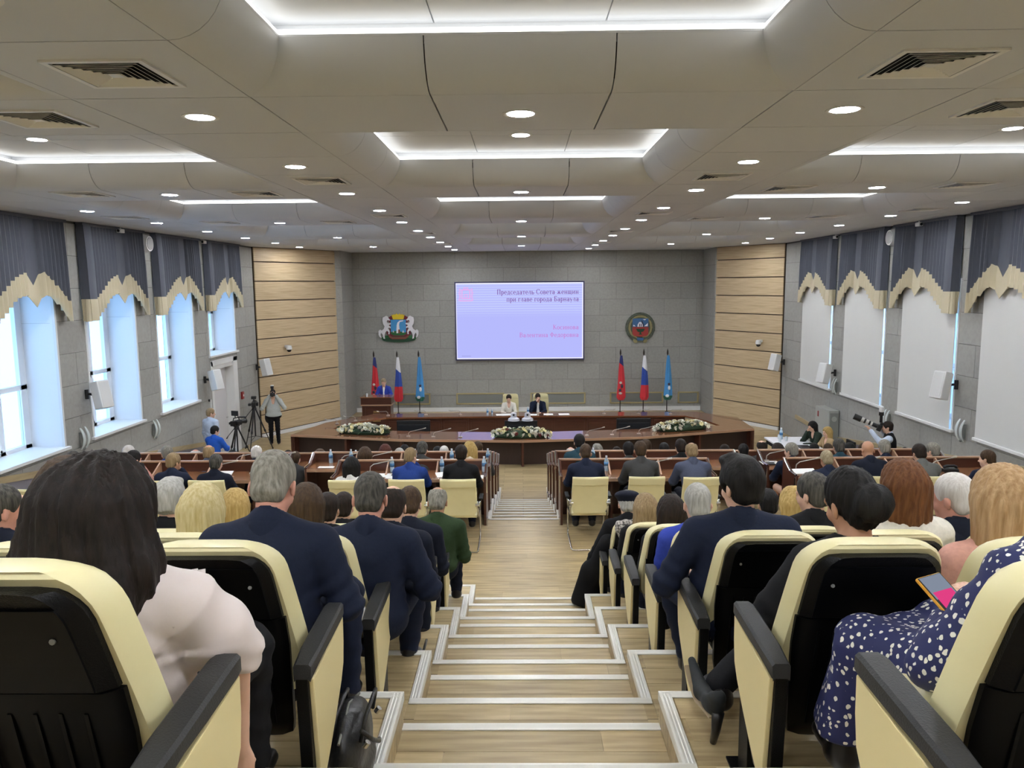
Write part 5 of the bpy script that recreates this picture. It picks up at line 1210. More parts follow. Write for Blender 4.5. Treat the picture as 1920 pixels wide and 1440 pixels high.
def hair_mesh(P, style, h=.011):
    C, M = P['C'], P['M']; H_ = lambda *a: hp(P, *a); drop = {'long': .62, 'bob': .30, 'mid': .40}.get(style, .17)
    g = SDF([C.x-.24, C.y-.26, C.z-drop], [C.x+.24, C.y+.24, C.z+.21], h)
    if style in ('short', 'thick', 'ring', 'crop'):
        o = {'short': .013, 'thick': .024, 'ring': .012, 'crop': .007}[style]
        g.el(H_(0, -.015, .035), (.076+o, .094+o, .092+o), M, .01); g.el(H_(0, -.055, -.035), (.062+o*.8, .050+o*.5, .062), M, .02)
        g.el(H_(0, .105, -.055), (.085, .080, .105), M, .012, '-')
        for x in (-1, 1): g.el(H_(x*.088, .005, -.028), (.030, .034, .042), M, .01, '-')
        g.rc(H_(-.14, -.12, -.12 if style != 'crop' else -.112), H_(.14, -.12, -.12 if style != 'crop' else -.112), .058, None, .012, '-')
        g.rc(H_(-.14, -.05, -.13), H_(.14, -.05, -.13), .05, None, .012, '-')
        if style == 'ring': g.el(H_(0, -.005, .118), (.062, .085, .075), M, .012, '-'); g.el(H_(0, .08, .07), (.075, .07, .07), M, .012, '-')
        if style == 'thick': g.el(H_(0, .05, .12), (.07, .06, .035), M, .02)
    elif style == 'bun':
        g.el(H_(0, -.015, .035), (.086, .104, .102), M, .01); g.el(H_(0, -.06, -.03), (.07, .055, .07), M, .02); g.el(H_(0, .11, -.05), (.085, .082, .105), M, .012, '-')
        for x in (-1, 1): g.el(H_(x*.095, .01, -.035), (.03, .034, .042), M, .01, '-')
        g.el(H_(0, -.125, .0), (.075, .062, .070), M, .012)
    else:
        g.el(H_(0, -.015, .04), (.098, .116, .104), M, .01)
        if style == 'bob': g.rc(H_(-.045, -.045, -.01), H_(-.062, -.05, -.14), .075, .048, .04); g.rc(H_(.045, -.045, -.01), H_(.062, -.05, -.14), .075, .048, .04); g.rc(H_(0, -.06, 0), H_(0, -.08, -.14), .075, .05, .04)
        if style == 'mid':
            for x in (-1, 0, 1): g.rc(H_(x*.045, -.045, -.01), C+M @ V3((x*.075, -.05, 0))+V3((0, -.015, -.24)), .075, .05, .04)
        if style == 'long':
            for x in (-1, -.4, .4, 1): g.rc(H_(x*.05, -.045, -.01), C+M @ V3((x*.085, -.06, 0))+V3((0, -.04, -.46)), .075, .032, .05)
        g.el(H_(0, .12, -.06), (.068, .085, .125), M, .015, '-')
    amp = {'crop': .0, 'ring': .001}.get(style, .0035 if style in ('short', 'thick') else .005)
    if amp:
        rr = np.random.RandomState(len(style)); p = rr.rand(4)*6
        def fn(X, Y, Z):
            an = np.arctan2(X-C.x, -(Y-C.y)+1e-4); z = Z-C.z
            if style == 'thick': return (amp*(np.sin(90*(X-C.x)+40*z+p[0])*.6+np.sin(70*(Y-C.y)-60*z+p[1])*.6)).astype(np.float32)
            return (amp*(np.sin(19*an+4*np.sin(9*z+p[0])+p[1])*.6+np.sin(41*an+3*np.sin(7*z)+p[2])*.4)).astype(np.float32)
        g.ripple(fn)
    return g.mesh('hair')
def lapel_mesh(P):
    N, s = P['N'], P['s']; c0 = N+s*.008-P['fa']*.012; xa, fa = P['xa'], P['fa']; rings = []
    for i in range(25):
        t = math.pi*1.5+D2R(-140+280*i/24); k = abs(i-12)/12
        d = xa*math.cos(t)+fa*math.sin(t)
        rings.append([c0+d*r+s*(z-.035*k*k)+fa*(.012*k*k) for r, z in ((.073, -.030), (.0815, -.034), (.0785, .020), (.073, .036), (.066, .033), (.065, -.01))])
    return MB().loft(rings).mesh('jacket_collar', smooth='auto')
def collar_mesh(P):
    N, s = P['N'], P['s']; c0 = N+s*.025-P['fa']*.010; mb = MB(); xa, fa = P['xa'], P['fa']; rings = []
    for z, r in ((0, .064), (.030, .0625), (.034, .0605), (0, .060)): rings.append([c0+s*z+(xa*math.cos(t)*r+fa*math.sin(t)*r*1.02) for t in [2*math.pi*k/22 for k in range(22)]])
    return mb.loft(rings, cap=False).mesh('shirt_collar', smooth='auto')

def hairmat(name, a, b):
    f = .72 if sum(a) < 320 else .92
    return mat('hair_'+name, tuple(x*f for x in a), .6, noise=1.0, nscale=(75, 75, 9), bump=.6, rgb2=tuple(x*f for x in b), detail=6, spec=.22)
HAIR = {k: hairmat(k, *v) for k, v in dict(black=((24, 22, 22), (46, 42, 40)), dbrown=((40, 30, 25), (64, 48, 38)), raven=((30, 23, 20), (52, 40, 34)), brown=((78, 58, 42), (112, 86, 60)), auburn=((118, 70, 38), (160, 104, 60)), red=((104, 52, 42), (132, 76, 60)), blonde=((206, 186, 128), (234, 220, 172)), gold=((178, 146, 84), (212, 182, 120)), straw=((178, 140, 96), (214, 180, 136)), grey=((120, 116, 106), (172, 168, 156)), silver=((168, 166, 158), (206, 204, 198)), white=((214, 208, 200), (236, 232, 226)), salt=((70, 68, 64), (130, 126, 116)), sandy=((142, 118, 86), (176, 152, 116)), fair=((150, 134, 104), (190, 176, 146))).items()}
SKIN = {k: mat('skin_'+k, v, .55, noise=.3, nscale=(30, 30, 30), rgb2=tuple(int(x*.9) for x in v)) for k, v in dict(fair=(222, 178, 152), pink=(214, 156, 136), tan=(190, 142, 112)).items()}
CL = {}
def cloth(name, rgb, **kw):
    if name not in CL: CL[name] = mat('cloth_'+name, rgb, .8, noise=.35, nscale=(60, 60, 60), bump=.12, rgb2=tuple(int(c*.82) for c in rgb), spec=.2, **kw)
    return CL[name]
for k, v in dict(navy=(27, 34, 54), dnavy=(20, 25, 40), royal=(36, 62, 132), black=(22, 22, 25), charcoal=(66, 66, 66), steel=(78, 84, 104), teal=(38, 66, 78), green=(46, 64, 40), dgreen=(44, 54, 44), grey=(104, 106, 104), white=(232, 230, 226), cream=(228, 216, 196), blush=(226, 206, 200), pink=(220, 166, 150), blue=(44, 96, 196), cobalt=(52, 70, 166), ivory=(228, 222, 208), camel=(176, 150, 112), shirt=(190, 194, 190), lightblue=(196, 208, 226), beret=(26, 30, 44)).items(): cloth(k, v)
M_SHOE = mat('black_shoe_leather', (22, 20, 20), .3)
CACHE = {}
def cached(key, fn):
    if key not in CACHE: CACHE[key] = fn()
    return CACHE[key]
def person(label, loc, rz, P, key, hair='short', hcol='brown', top='navy', bottom='dnavy', skin='fair', collar=None, shoes=True, legs=True, scale=1.0, group=None, h=.014, topname='jacket', jk=None, hh=.011, face=False, legmat=None):
    t = thing('person', label, 'person', loc, rz, group, scale)
    link('body', cached((key, 'body', h), lambda: body_mesh(P, h)), SKIN[skin], t)
    link(topname, cached((key, topname, h, str(jk)), lambda: jacket_mesh(P, h, **(jk or {}))), CL[top], t)
    if legs: link('trousers', cached((key, 'tr'), lambda: trousers_mesh(P, max(h, .014))), CL[bottom], t)
    if shoes:
        for q in 'LR': link('shoe', cached((key, 'shoe'+q), lambda q=q: shoe_mesh(P, q)), M_SHOE, t)
    if topname == 'jacket' and (jk or {}).get('collar', True): link('jacket_collar', cached((key, 'lapel'), lambda: lapel_mesh(P)), CL[top], t)
    if hair: link('hair', cached((key, 'hair', hair, hh), lambda: hair_mesh(P, hair, hh)), HAIR[hcol], t)
    if collar: link('shirt_collar', cached((key, 'collar'), lambda: collar_mesh(P)), CL[collar], t)
    if face:
        for x in (-1, 1):
            e_ = MB().sphere(tuple(hp(P, x*.031, .0935, -.005)), .0062, 8, 6).build('eye', mat('eye_dark', (40, 32, 30), .2), t, smooth=True)
    return t
# ------------------------------------------------------------------ people
def top_of(P): return max(hp(P, 0, -.015, .127).z, hp(P, 0, .02, .11).z, hp(P, 0, -.06, .11).z)+.006
ARC = {'t0': pose(.44, 16, (10, 0, 0), 'table'), 't1': pose(.44, 18, (22, 0, 0), 'table', 1.04), 't2': pose(.44, 14, (8, 38, 0), 'table'), 't3': pose(.44, 16, (8, -25, 4), 'chin'), 'tw': pose(.44, 14, (8, 8, 0), 'table', .86),
       'a0': pose(.40, 4, (10, 0, 0), 'lap', tl=.41), 'a1': pose(.40, 7, (24, 0, 0), 'lap', 1.04, tl=.42), 'a2': pose(.40, 4, (6, -40, 0), 'lap', tl=.41), 'a3': pose(.40, 5, (10, 34, 0), 'lap', tl=.41), 'aw': pose(.40, 4, (10, 6, 0), 'lap', .86, tl=.39)}
def seated(label, X, Y, ztop, arc, hair, hcol, top, skin='fair', collar=None, bottom='dnavy', group=None, shoes=True, yaw=0.0, legs=True, h=.014, **kw):
    P = ARC[arc]; c = P['C']
    R = Matrix.Rotation(yaw, 3, 'Z') @ c
    return person(label, (X-R.x, Y-R.y, ztop-top_of(P)), yaw, P, arc, hair, hcol, top, bottom, skin, collar, shoes, legs, group=group, h=h, **kw)
YT = {1: 10.62, 2: 11.9, 3: 13.4, 4: 14.9}
T = [  # label, X, row, height of head top, pose, hair, hair colour, top, skin, collar
 ('white-haired person in the second row, farthest left under the window', -6.26, 2, 1.09, 't0', 'short', 'white', 'black', 'fair', None),
 ('dark-haired person in a pink top with raised arm, left', -5.46, 1, 1.31, 't3', 'short', 'black', 'pink', 'fair', None),
 ('dark grey head alone beside the left wall', -6.31, 1, 1.30, 't0', 'short', 'salt', 'charcoal', 'fair', None),
 ('grey-haired person in light blue, third row left', -6.45, 3, .70, 't0', 'short', 'grey', 'lightblue', 'pink', None),
 ('grey-haired person in a royal blue jacket, second row left', -5.65, 2, 1.08, 't2', 'short', 'grey', 'royal', 'fair', None),
 ('sandy-haired man in a navy suit raising his hand to his face', -4.90, 1, 1.27, 't3', 'short', 'sandy', 'navy', 'tan', None),
 ('grey-haired man in a navy suit right of the raised hand', -4.30, 1, 1.25, 't0', 'short', 'salt', 'dnavy', 'fair', None),
 ('bald man in a blue grey jacket, second row left', -4.98, 2, 1.09, 't0', 'ring', 'sandy', 'steel', 'tan', None),
 ('white bald head peeking over the third row, left', -5.85, 3, .70, 't0', 'ring', 'white', 'navy', 'pink', None),
 ('black-haired head low before the small video camera', -5.77, 4, .36, 't0', 'short', 'black', 'black', 'fair', None),
 ('white-haired man in a navy jacket below the tall tripod', -4.22, 2, 1.08, 't0', 'crop', 'white', 'navy', 'pink', None),
 ('dark head in the fourth row beside the desk end, left', -4.66, 4, .35, 't2', 'short', 'dbrown', 'charcoal', 'fair', None),
 ('brown head in the third row below the left desk corner', -4.06, 3, .65, 't0', 'short', 'brown', 'charcoal', 'fair', None),
 ('rounded brown hair below the left flowers', -3.62, 3, .69, 'tw', 'bob', 'brown', 'charcoal', 'fair', None),
 ('woman with long straight black hair and a white blouse at the desk', -2.40, 1, 1.20, 'tw', 'long', 'black', 'white', 'fair', None),
 ('rounded dark brown hair in the second row above the papers', -2.50, 2, 1.04, 'tw', 'bob', 'brown', 'charcoal', 'fair', None),
 ('reddish rounded hair in the third row, left of the aisle', -2.45, 3, .77, 'tw', 'bob', 'red', 'black', 'fair', None),
 ('pale grey head just showing over the third row, left', -2.20, 3, .70, 't0', 'short', 'silver', 'grey', 'fair', None),
 ('dark head behind the pale grey one, fourth row left', -2.34, 4, .45, 't0', 'short', 'black', 'black', 'fair', None),
 ('blond man in a royal blue suit, left of the aisle', -1.57, 1, 1.33, 't3', 'crop', 'sandy', 'royal', 'fair', None),
 ('large grey head in a dark jacket, second row left', -1.59, 2, 1.12, 't1', 'short', 'salt', 'charcoal', 'fair', None),
 ('dark head in the fourth row, left of the aisle', -1.69, 4, .41, 't0', 'short', 'black', 'charcoal', 'fair', None),
 ('very pale blond head in the third row, left of the aisle', -1.40, 3, .74, 't0', 'crop', 'white', 'grey', 'fair', None),
 ('brown-haired man in a black suit at the left aisle end', -.86, 1, 1.36, 't0', 'short', 'dbrown', 'black', 'fair', 'white'),
 ('woman with a golden braid, second row at the aisle', -.84, 2, 1.12, 'tw', 'mid', 'gold', 'cream', 'fair', None),
 ('brown head in front of the golden braid', -.80, 3, .81, 't0', 'short', 'brown', 'charcoal', 'fair', None),
 ('tall dark-haired man in a teal grey jacket right of the aisle', .89, 2, 1.23, 't0', 'short', 'black', 'teal', 'fair', 'white'),
 ('brown-haired man in a navy suit at the right aisle end', .87, 1, 1.36, 't1', 'crop', 'brown', 'navy', 'tan', 'white'),
 ('grey curly head in the third row, right of the aisle', 1.32, 3, .74, 't0', 'thick', 'grey', 'charcoal', 'fair', None),
 ('pale head in the fourth row at the right of the aisle', .94, 4, .38, 't0', 'ring', 'white', 'grey', 'pink', None),
 ('dark head low in the fourth row, right of the aisle', 1.85, 4, .38, 't0', 'short', 'dbrown', 'black', 'fair', None),
 ('dark-haired man with white collar, second row right', 1.66, 2, 1.10, 't0', 'short', 'black', 'charcoal', 'fair', 'white'),
 ('brown-haired man in a charcoal grey suit, right', 1.63, 1, 1.40, 't0', 'short', 'brown', 'charcoal', 'tan', None),
 ('brown head just behind the charcoal suit, third row right', 2.17, 3, .83, 't2', 'short', 'brown', 'charcoal', 'fair', None),
 ('dark flat head in the third row below the right microphones', 2.50, 3, .77, 't0', 'short', 'black', 'black', 'fair', None),
 ('dark-haired man in a black jacket, second row right', 2.48, 2, 1.14, 't0', 'short', 'dbrown', 'black', 'fair', None),
 ('balding man in a blue grey suit, nearest right row', 2.34, 1, 1.37, 't1', 'ring', 'sandy', 'steel', 'tan', None),
 ('dark head below the right flowers, left one of the pair', 3.57, 3, .73, 't0', 'short', 'dbrown', 'black', 'fair', None),
 ('dark head below the right flowers, right one of the pair', 3.90, 3, .74, 't0', 'short', 'black', 'black', 'fair', None),
 ('dark hair with a bald crown before the right oak boards', 4.22, 3, .80, 't0', 'ring', 'dbrown', 'charcoal', 'fair', None),
 ('rounded dark hair before the right oak boards', 4.50, 3, .75, 'tw', 'bob', 'dbrown', 'charcoal', 'fair', None),
 ('grey-haired man in a blue suit at the outer right desk end', 4.21, 2, 1.07, 't2', 'short', 'grey', 'navy', 'fair', None),
 ('short fair-haired man in a navy suit, outer right desk', 4.21, 1, 1.25, 't1', 'crop', 'fair', 'navy', 'tan', 'white'),
 ('black hair low behind the journalists’ table', 5.72, 4, .43, 't0', 'short', 'black', 'black', 'fair', None),
 ('brown head low beside the blonde journalist', 5.99, 4, .42, 't0', 'short', 'brown', 'charcoal', 'fair', None),
 ('grey-brown head in a dark teal jacket, second row right', 4.95, 2, 1.13, 't0', 'short', 'salt', 'teal', 'fair', None),
 ('dark head low in the third row beside the grey cabinet', 5.77, 3, .75, 't0', 'short', 'black', 'charcoal', 'fair', None),
 ('brown head low in the third row, left of the bald man', 6.02, 3, .74, 't2', 'short', 'brown', 'charcoal', 'fair', None),
 ('completely bald man in a dark suit, nearest outer right row', 4.77, 1, 1.38, 't1', None, 'white', 'dnavy', 'tan', 'white'),
 ('grey-haired man in navy before the telephoto photographer', 5.66, 2, 1.11, 't0', 'short', 'grey', 'navy', 'fair', None),
 ('dark-haired man in a grey suit, nearest outer right row', 5.48, 1, 1.33, 't1', 'short', 'dbrown', 'grey', 'fair', 'white'),
 ('grey-haired man in a black jacket, second row by the right wall', 6.41, 2, 1.06, 't2', 'short', 'grey', 'black', 'fair', None),
 ('short brown-haired man in navy turned left by the right wall', 6.42, 1, 1.25, 't2', 'crop', 'brown', 'navy', 'fair', 'white')]
for lb, X, t, zt, arc, hr, hc, tp, sk, cl in T:
    if t == 1: X *= 10.62/10.5; zt = ZC-(ZC-zt)*10.62/10.5
    seated(lb, X, YT[t], zt, arc, hr, hc, tp, sk, cl, group='people at the hall desks', shoes=(t == 1), legs=(t == 1))
# raised hand with fingers beside the navy suit (part of that man): the hand belongs to pose t3

A = [  # further auditorium people: label, X, Y, head top, pose, hair, colour, top, skin, collar
 ('balding dark-haired man in a dark suit, third from front on the left aisle', -0.827, 4.72, 2.308, 'a1', 'ring', 'dbrown', 'dnavy', 'fair', None),
 ('brown-haired man in a dark suit, second from front on the left aisle', -0.868, 5.72, 2.033, 'a1', 'short', 'brown', 'dnavy', 'fair', None),
 ('balding grey man in a dark green uniform at the front left seat', -0.768, 6.70, 1.769, 'a1', 'ring', 'grey', 'green', 'tan', None),
 ('person with curly silver grey hair, left block', -2.285, 4.80, 2.333, 'aw', 'thick', 'silver', 'black', 'fair', None),
 ('woman with a pale blonde bob, left block', -1.616, 3.75, 2.584, 'aw', 'bob', 'blonde', 'ivory', 'fair', None),
 ('small gold-blonde head beside the man with grey hair', -2.205, 5.70, 2.033, 'aw', 'bob', 'gold', 'black', 'fair', None),
 ('woman with smooth brown hair right of the grey-haired man', -1.379, 4.75, 2.320, 'aw', 'bob', 'brown', 'black', 'fair', None),
 ('dark head between the brown hair and the cream chair', -1.495, 5.70, 2.000, 'a0', 'short', 'dbrown', 'black', 'fair', None),
 ('dark brown head in front of the first cream office chair', -1.601, 6.65, 1.743, 'a0', 'short', 'dbrown', 'black', 'fair', None),
 ('grey-brown haired man turned right at the left picture edge', -2.659, 3.78, 2.582, 'a2', 'crop', 'salt', 'dnavy', 'pink', None),
 ('grey man with white collar beyond the left edge man', -3.251, 4.75, 2.267, 'a0', 'ring', 'grey', 'dnavy', 'fair', 'white'),
 ('small brown balding head beyond the left edge men', -3.794, 5.70, 1.961, 'a0', 'ring', 'dbrown', 'navy', 'tan', None),
 ('brown-haired woman mostly hidden by the long dark hair', -1.709, 2.80, 2.935, 'aw', 'bob', 'brown', 'charcoal', 'fair', None),
 ('silver-haired man in a navy jacket, right block', 2.195, 3.85, 2.596, 'a3', 'crop', 'white', 'dnavy', 'pink', None),
 ('grey-haired man in a cobalt blue vest, right aisle seat', 1.090, 4.70, 2.327, 'a0', 'crop', 'silver', 'cobalt', 'fair', None),
 ('dark grey-haired man in black left of the bun hairdo', 1.806, 4.70, 2.387, 'a3', 'short', 'salt', 'black', 'fair', None),
 ('white-haired head peeking left of the blonde hair', 2.912, 4.80, 2.246, 'a0', 'short', 'white', 'ivory', 'fair', None),
 ('woman with dark brown hair in black, right aisle seat', 1.122, 5.70, 1.969, 'aw', 'mid', 'dbrown', 'black', 'fair', None),
 ('golden-blonde head left of the dark grey-haired man', 2.047, 5.70, 2.027, 'aw', 'bob', 'gold', 'black', 'fair', None),
 ('woman with long light brown hair near the front right', 1.082, 6.65, 1.715, 'aw', 'mid', 'sandy', 'black', 'fair', None),
 ('dark head between the big man and the golden-blonde head', 2.163, 6.65, 1.753, 'a0', 'short', 'black', 'black', 'fair', None)]
for lb, X, Y, zt, arc, hr, hc, tp, sk, cl in A:
    seated(lb, X, Y, zt, arc, hr, hc, tp, sk, cl, group='people in the auditorium seats', h=.012)
# reflective stripes on the cobalt vest
# ---- near figures with their own poses
def near(label, X, Y, ztop, key, P, hair, hcol, top, bottom, skin, collar=None, yaw=0, **kw):
    c = Matrix.Rotation(yaw, 3, 'Z') @ P['C']
    return person(label, (X-c.x, Y-c.y, ztop-top_of(P)), yaw, P, key, hair, hcol, top, bottom, skin, collar, True, True, h=.0095, hh=.008, **kw), V3((X-c.x, Y-c.y, ztop-top_of(P)))
# grey-haired man, second row from the back, left aisle
P = pose(.40, 9, (28, 0, 0), 'lap', 1.10, tl=.44, fat=1.12, elbow={'R': (.285, .06, .63), 'L': (-.285, .05, .63)}, wrist={'R': (.14, .32, .57), 'L': (-.14, .33, .58)}, knees={'R': (.20, .42, .53), 'L': (-.13, .45, .50)}, feet={'R': (.19, .40, .10), 'L': (-.12, .50, .09)})
near('grey-haired man in a navy suit seen from behind on the left aisle', -.955, 2.86, 2.942, 'n_grey', P, 'crop', 'grey', 'navy', 'navy', 'pink')
P = pose(.40, 9, (24, 0, 0), 'lap', 1.08, tl=.43, fat=1.08, elbow={'R': (.30, .05, .62)}, wrist={'R': (.12, .32, .56)}, knees={'R': (.18, .44, .52), 'L': (-.12, .45, .50)})
near('man with short grey-brown hair in a navy suit, third row left aisle', -.777, 3.80, 2.624, 'n_third', P, 'crop', 'salt', 'navy', 'navy', 'pink', 'white')
# big dark-haired man on the right aisle
P = pose(.40, 3, (6, 22, 0), 'lap', 1.22, tl=.48, fat=1.3, elbow={'L': (-.36, .02, .66), 'R': (.34, .05, .66)}, wrist={'L': (-.24, .25, .62), 'R': (.10, .28, .62)}, knees={'L': (-.26, .42, .50), 'R': (.14, .45, .5)}, feet={'L': (-.16, .40, .10)})
near('large man with bushy dark hair in a navy suit on the right aisle', 1.046, 3.62, 2.73, 'n_big', P, 'thick', 'black', 'navy', 'navy', 'fair')
# auburn and bun and blonde women
P = pose(.40, 6, (10, 0, 0), 'lap', .9, tl=.44); near('woman with layered auburn hair and an ivory cardigan', 1.86, 3.70, 2.697, 'n_aub', P, 'bob', 'auburn', 'ivory', 'black', 'fair', jk=dict(collar=False))
P = pose(.40, 4, (14, 14, -6), 'lap', .92, tl=.42, elbow={'L': (-.35, .04, .60), 'R': (.27, .10, .50)}, wrist={'L': (-.16, .26, .50), 'R': (.12, .34, .5)}, knees={'L': (-.06, .45, .52), 'R': (.05, .48, .58)}, feet={'R': (-.42, .24, .26), 'L': (-.14, .50, .10)})
bunw, _ = near('woman in black with dark hair tied in a low bun', 1.21, 2.78, 2.886, 'n_bun', P, 'bun', 'black', 'black', 'black', 'tan', jk=dict(collar=False))
P = pose(.40, 6, (8, 0, 0), 'lap', .92, tl=.43); near('woman with straight straw-blonde hair in a salmon pink top', 1.75, 2.76, 2.894, 'n_pink', P, 'long', 'straw', 'pink', 'black', 'fair', jk=dict(collar=False))
# person in a black beret and long black coat hanging into the aisle
P = pose(.40, 10, (16, 0, 0), 'lap', 1.0, tl=.46, elbow={'L': (-.34, .08, .55)}, wrist={'L': (-.30, .25, .42)})
t, org = near('person in a black beret and long black coat at the front right seat', 1.048, 7.58, 1.488, 'n_beret', P, 'short', 'silver', 'black', 'black', 'fair')
g = SDF([-.2, -.2, P['C'].z-.1], [.2, .35, P['C'].z+.25], .01); g.el(hp(P, 0, -.03, .085), (.125, .13, .052), P['M'], .02); g.el(hp(P, 0, -.02, .045), (.092, .108, .06), P['M'], .03); g.plane(hp(P, 0, 0, .012), tuple(P['M'] @ V3((0, 0, -1))), .01)
link('beret', g.mesh('beret'), CL['beret'], t)
g = SDF([-.62, -.35, -.05], [-.1, .45, .85], .014); g.rc((-.20, .0, .74), (-.33, .06, .40), .09, .11, .05); g.rc((-.36, .08, .42), (-.42, .12, .10), .11, .135, .06); g.rc((-.34, .20, .42), (-.40, .26, .12), .08, .10, .06)
g.ripple(lambda X, Y, Z: (.010*np.sin(38*Y+6*Z)*np.clip((.6-Z)*2, 0, 1)).astype(np.float32)); g.plane((0, 0, .06), (0, 0, -1), .01); link('coat_skirt', g.mesh('coat_skirt'), CL['black'], t)
# cobalt vest: grey reflective strap on the man's back
for o in bpy.data.objects:
    if o.get('label', '').startswith('grey-haired man in a cobalt'):
        a0 = ARC['a0']; mb = MB()
        for x in (-.10, .09):
            rings = []
            for i in range(9):
                z = a0['H'].z+.06+.40*i/8; rings.append([(x-.017, -.142+.05*abs(i/8-.5)+.05*i/8, z), (x+.017, -.142+.05*abs(i/8-.5)+.05*i/8, z), (x+.017, -.12+.05*i/8, z), (x-.017, -.12+.05*i/8, z)])
            mb.loft(rings)
        mb.build('reflective_strap', mat('reflective_tape', (170, 172, 176), .4), o)

# ---- woman in a pale blouse with long dark hair, rearmost left seat
P = pose(.40, -2, (12, 0, 0), 'lap', 1.05, tl=.41, fat=1.12, elbow={'R': (.262, .07, .70), 'L': (-.28, .10, .60)}, wrist={'R': (.235, .13, .40), 'L': (-.12, .34, .52)}, knees={'R': (.14, .48, .50)})
key = 'n_blouse'; c = P['C']; org = V3((-.97-c.x, 1.72-c.y, 3.187-top_of(P)))
t = thing('person', 'woman with long dark hair and a pale blush blouse in the rearmost left seat', 'person', org)
link('body', body_mesh(P, .009), SKIN['fair'], t)
lo, hi = bounds(P, .18, ['H', 'N', 'SL', 'SR', 'EL', 'ER']); g = SDF(lo, hi, .0085); torso(g, P, .014)
for q in 'LR':
    sg = -1 if q == 'L' else 1; S, E_ = P['S'+q], P['E'+q]
    g.rc(S+P['xa']*sg*.018, S.lerp(E_, .62), .070, .082, .03); g.rc(S.lerp(E_, .62), S.lerp(E_, 1.02), .082, .062, .03); g.rc(S.lerp(E_, 1.03), S.lerp(E_, 1.1), .060, .058, .005)
nk = hp(P, 0, -.015, -.06); g.rc(P['N']-P['s']*.05, nk, .064, .07, .01, '-')
def fn(X, Y, Z):
    d = 0
    for q in 'LR':
        S, E_ = P['S'+q], P['E'+q]; ax = (E_-S).normalized(); al = (X-S.x)*ax.x+(Y-S.y)*ax.y+(Z-S.z)*ax.z
        d = d + .005*np.exp(-((al-.24)/.05)**2)*np.sin(70*X+90*Z) - .004*np.exp(-((al+.00)/.010)**2)*(np.abs(X) > .12)*(Z > S.z-.12)*np.where(np.sign(S.x) == np.sign(X), 1, 0)
    zc = Z-P['H'].z; bk = np.clip(-(Y-P['H'].y-.02)*10, 0, 1)
    d = d + bk*1.7*(.0045*np.exp(-((zc-.20)/.07)**2)*np.sin(75*zc+10*X+3*np.sin(9*X)) + .004*np.exp(-((zc-.05)/.06)**2)*np.sin(60*zc-14*X) + .003*np.exp(-((zc-.262)/.008)**2))
    d = d + bk*.006*np.exp(-((np.abs(X)-.12)/.04)**2)*np.exp(-((zc-.24)/.1)**2)*np.sin(90*zc+70*np.abs(X))
    return d.astype(np.float32)
g.ripple(fn); link('blouse', g.mesh('blouse'), mat('blush_satin', (220, 206, 200), .5, bump=.05, nscale=(50, 50, 50), sheen=.3), t)
# ruffle on the sleeve seam
for q in 'LR':
    S = P['S'+q]; sg = -1 if q == 'L' else 1; E_ = P['E'+q]; ax = (E_-S).normalized(); a = ax.cross(V3((0, 1, 0))).normalized(); b = ax.cross(a); rings = []
    for i in range(41):
        th = -math.pi*.15+i/40*math.pi*1.6; r = .080+.004*math.sin(i*1.9); d_ = a*math.cos(th)*-sg+b*math.sin(th)
        p0 = S+V3((-sg*.012, -.0, .012))+d_*r*.98; rings.append([p0-ax*.012, p0+d_*.006*(1+math.sin(i*1.9)), p0+ax*.012, p0-d_*.006])
    MB().loft(rings).build('ruffle', MATS['blush_satin'], t, smooth=True)
link('skirt', trousers_mesh(P, .014), CL['black'], t)
for q in 'LR': link('shoe', shoe_mesh(P, q), M_SHOE, t)
C, M = P['C'], P['M']; g = SDF([C.x-.30, C.y-.32, C.z-.55], [C.x+.32, C.y+.25, C.z+.2], .008)
H_ = lambda *a: hp(P, *a)
g.el(H_(0, -.02, .03), (.105, .122, .108), M, .01)
for x, yy, z1, r0, r1 in ((-1.4, -.03, -.34, .080, .05), (-.9, -.06, -.32, .085, .055), (-.4, -.09, -.38, .085, .05), (.1, -.09, -.42, .080, .040), (.5, -.08, -.27, .080, .045), (.75, -.03, -.20, .070, .05)):
    g.rc(H_(x*.045, -.045, -.0), C+V3((x*.095, yy-.03, z1*.6)), r0, (r0+r1)/2+.012, .05); g.rc(C+V3((x*.095, yy-.03, z1*.6)), C+V3((x*.10+.01, yy-.045, z1)), (r0+r1)/2+.012, r1*.6, .04)
g.el(H_(0, .125, -.06), (.066, .085, .125), M, .015, '-')
def fn(X, Y, Z):
    an = np.arctan2(X-C.x, -(Y-C.y)+.02); z = Z-C.z
    part = .007*np.exp(-(((X-C.x)-.015-.1*(Y-C.y))/.010)**2)*np.clip((z-.03)*20, 0, 1)*np.clip((Y-C.y+.10)*8, 0, 1)
    return (.0045*np.sin(17*an+3*np.sin(7*z+1)+2)+.0030*np.sin(43*an+4*np.sin(5*z))+.0016*np.sin(97*an+5*np.sin(6*z))+part).astype(np.float32)
g.ripple(fn); link('hair', g.mesh('hair'), HAIR['raven'], t)
rr = random.Random(4); mb = MB()
for i in range(70):                                # loose strands over the shoulder and back
    x = rr.uniform(-.14, .12); z0 = -.16+rr.uniform(-.05, .05); ln = rr.uniform(.14, .30)*(1 if x < .1 else .75); y = -.125-rr.uniform(0, .02)
    bend = rr.uniform(-.03, .05); pts = [C+V3((x*(1+.25*u)+bend*u*u, y-.01*u-.015*math.sin(u*3), z0-ln*u)) for u in (0, .25, .5, .75, 1)]
    mb.tube(pts, [.004, .0036, .003, .0022, .0008], 5)
mb.build('loose_strands', HAIR['raven'], t, smooth=True)

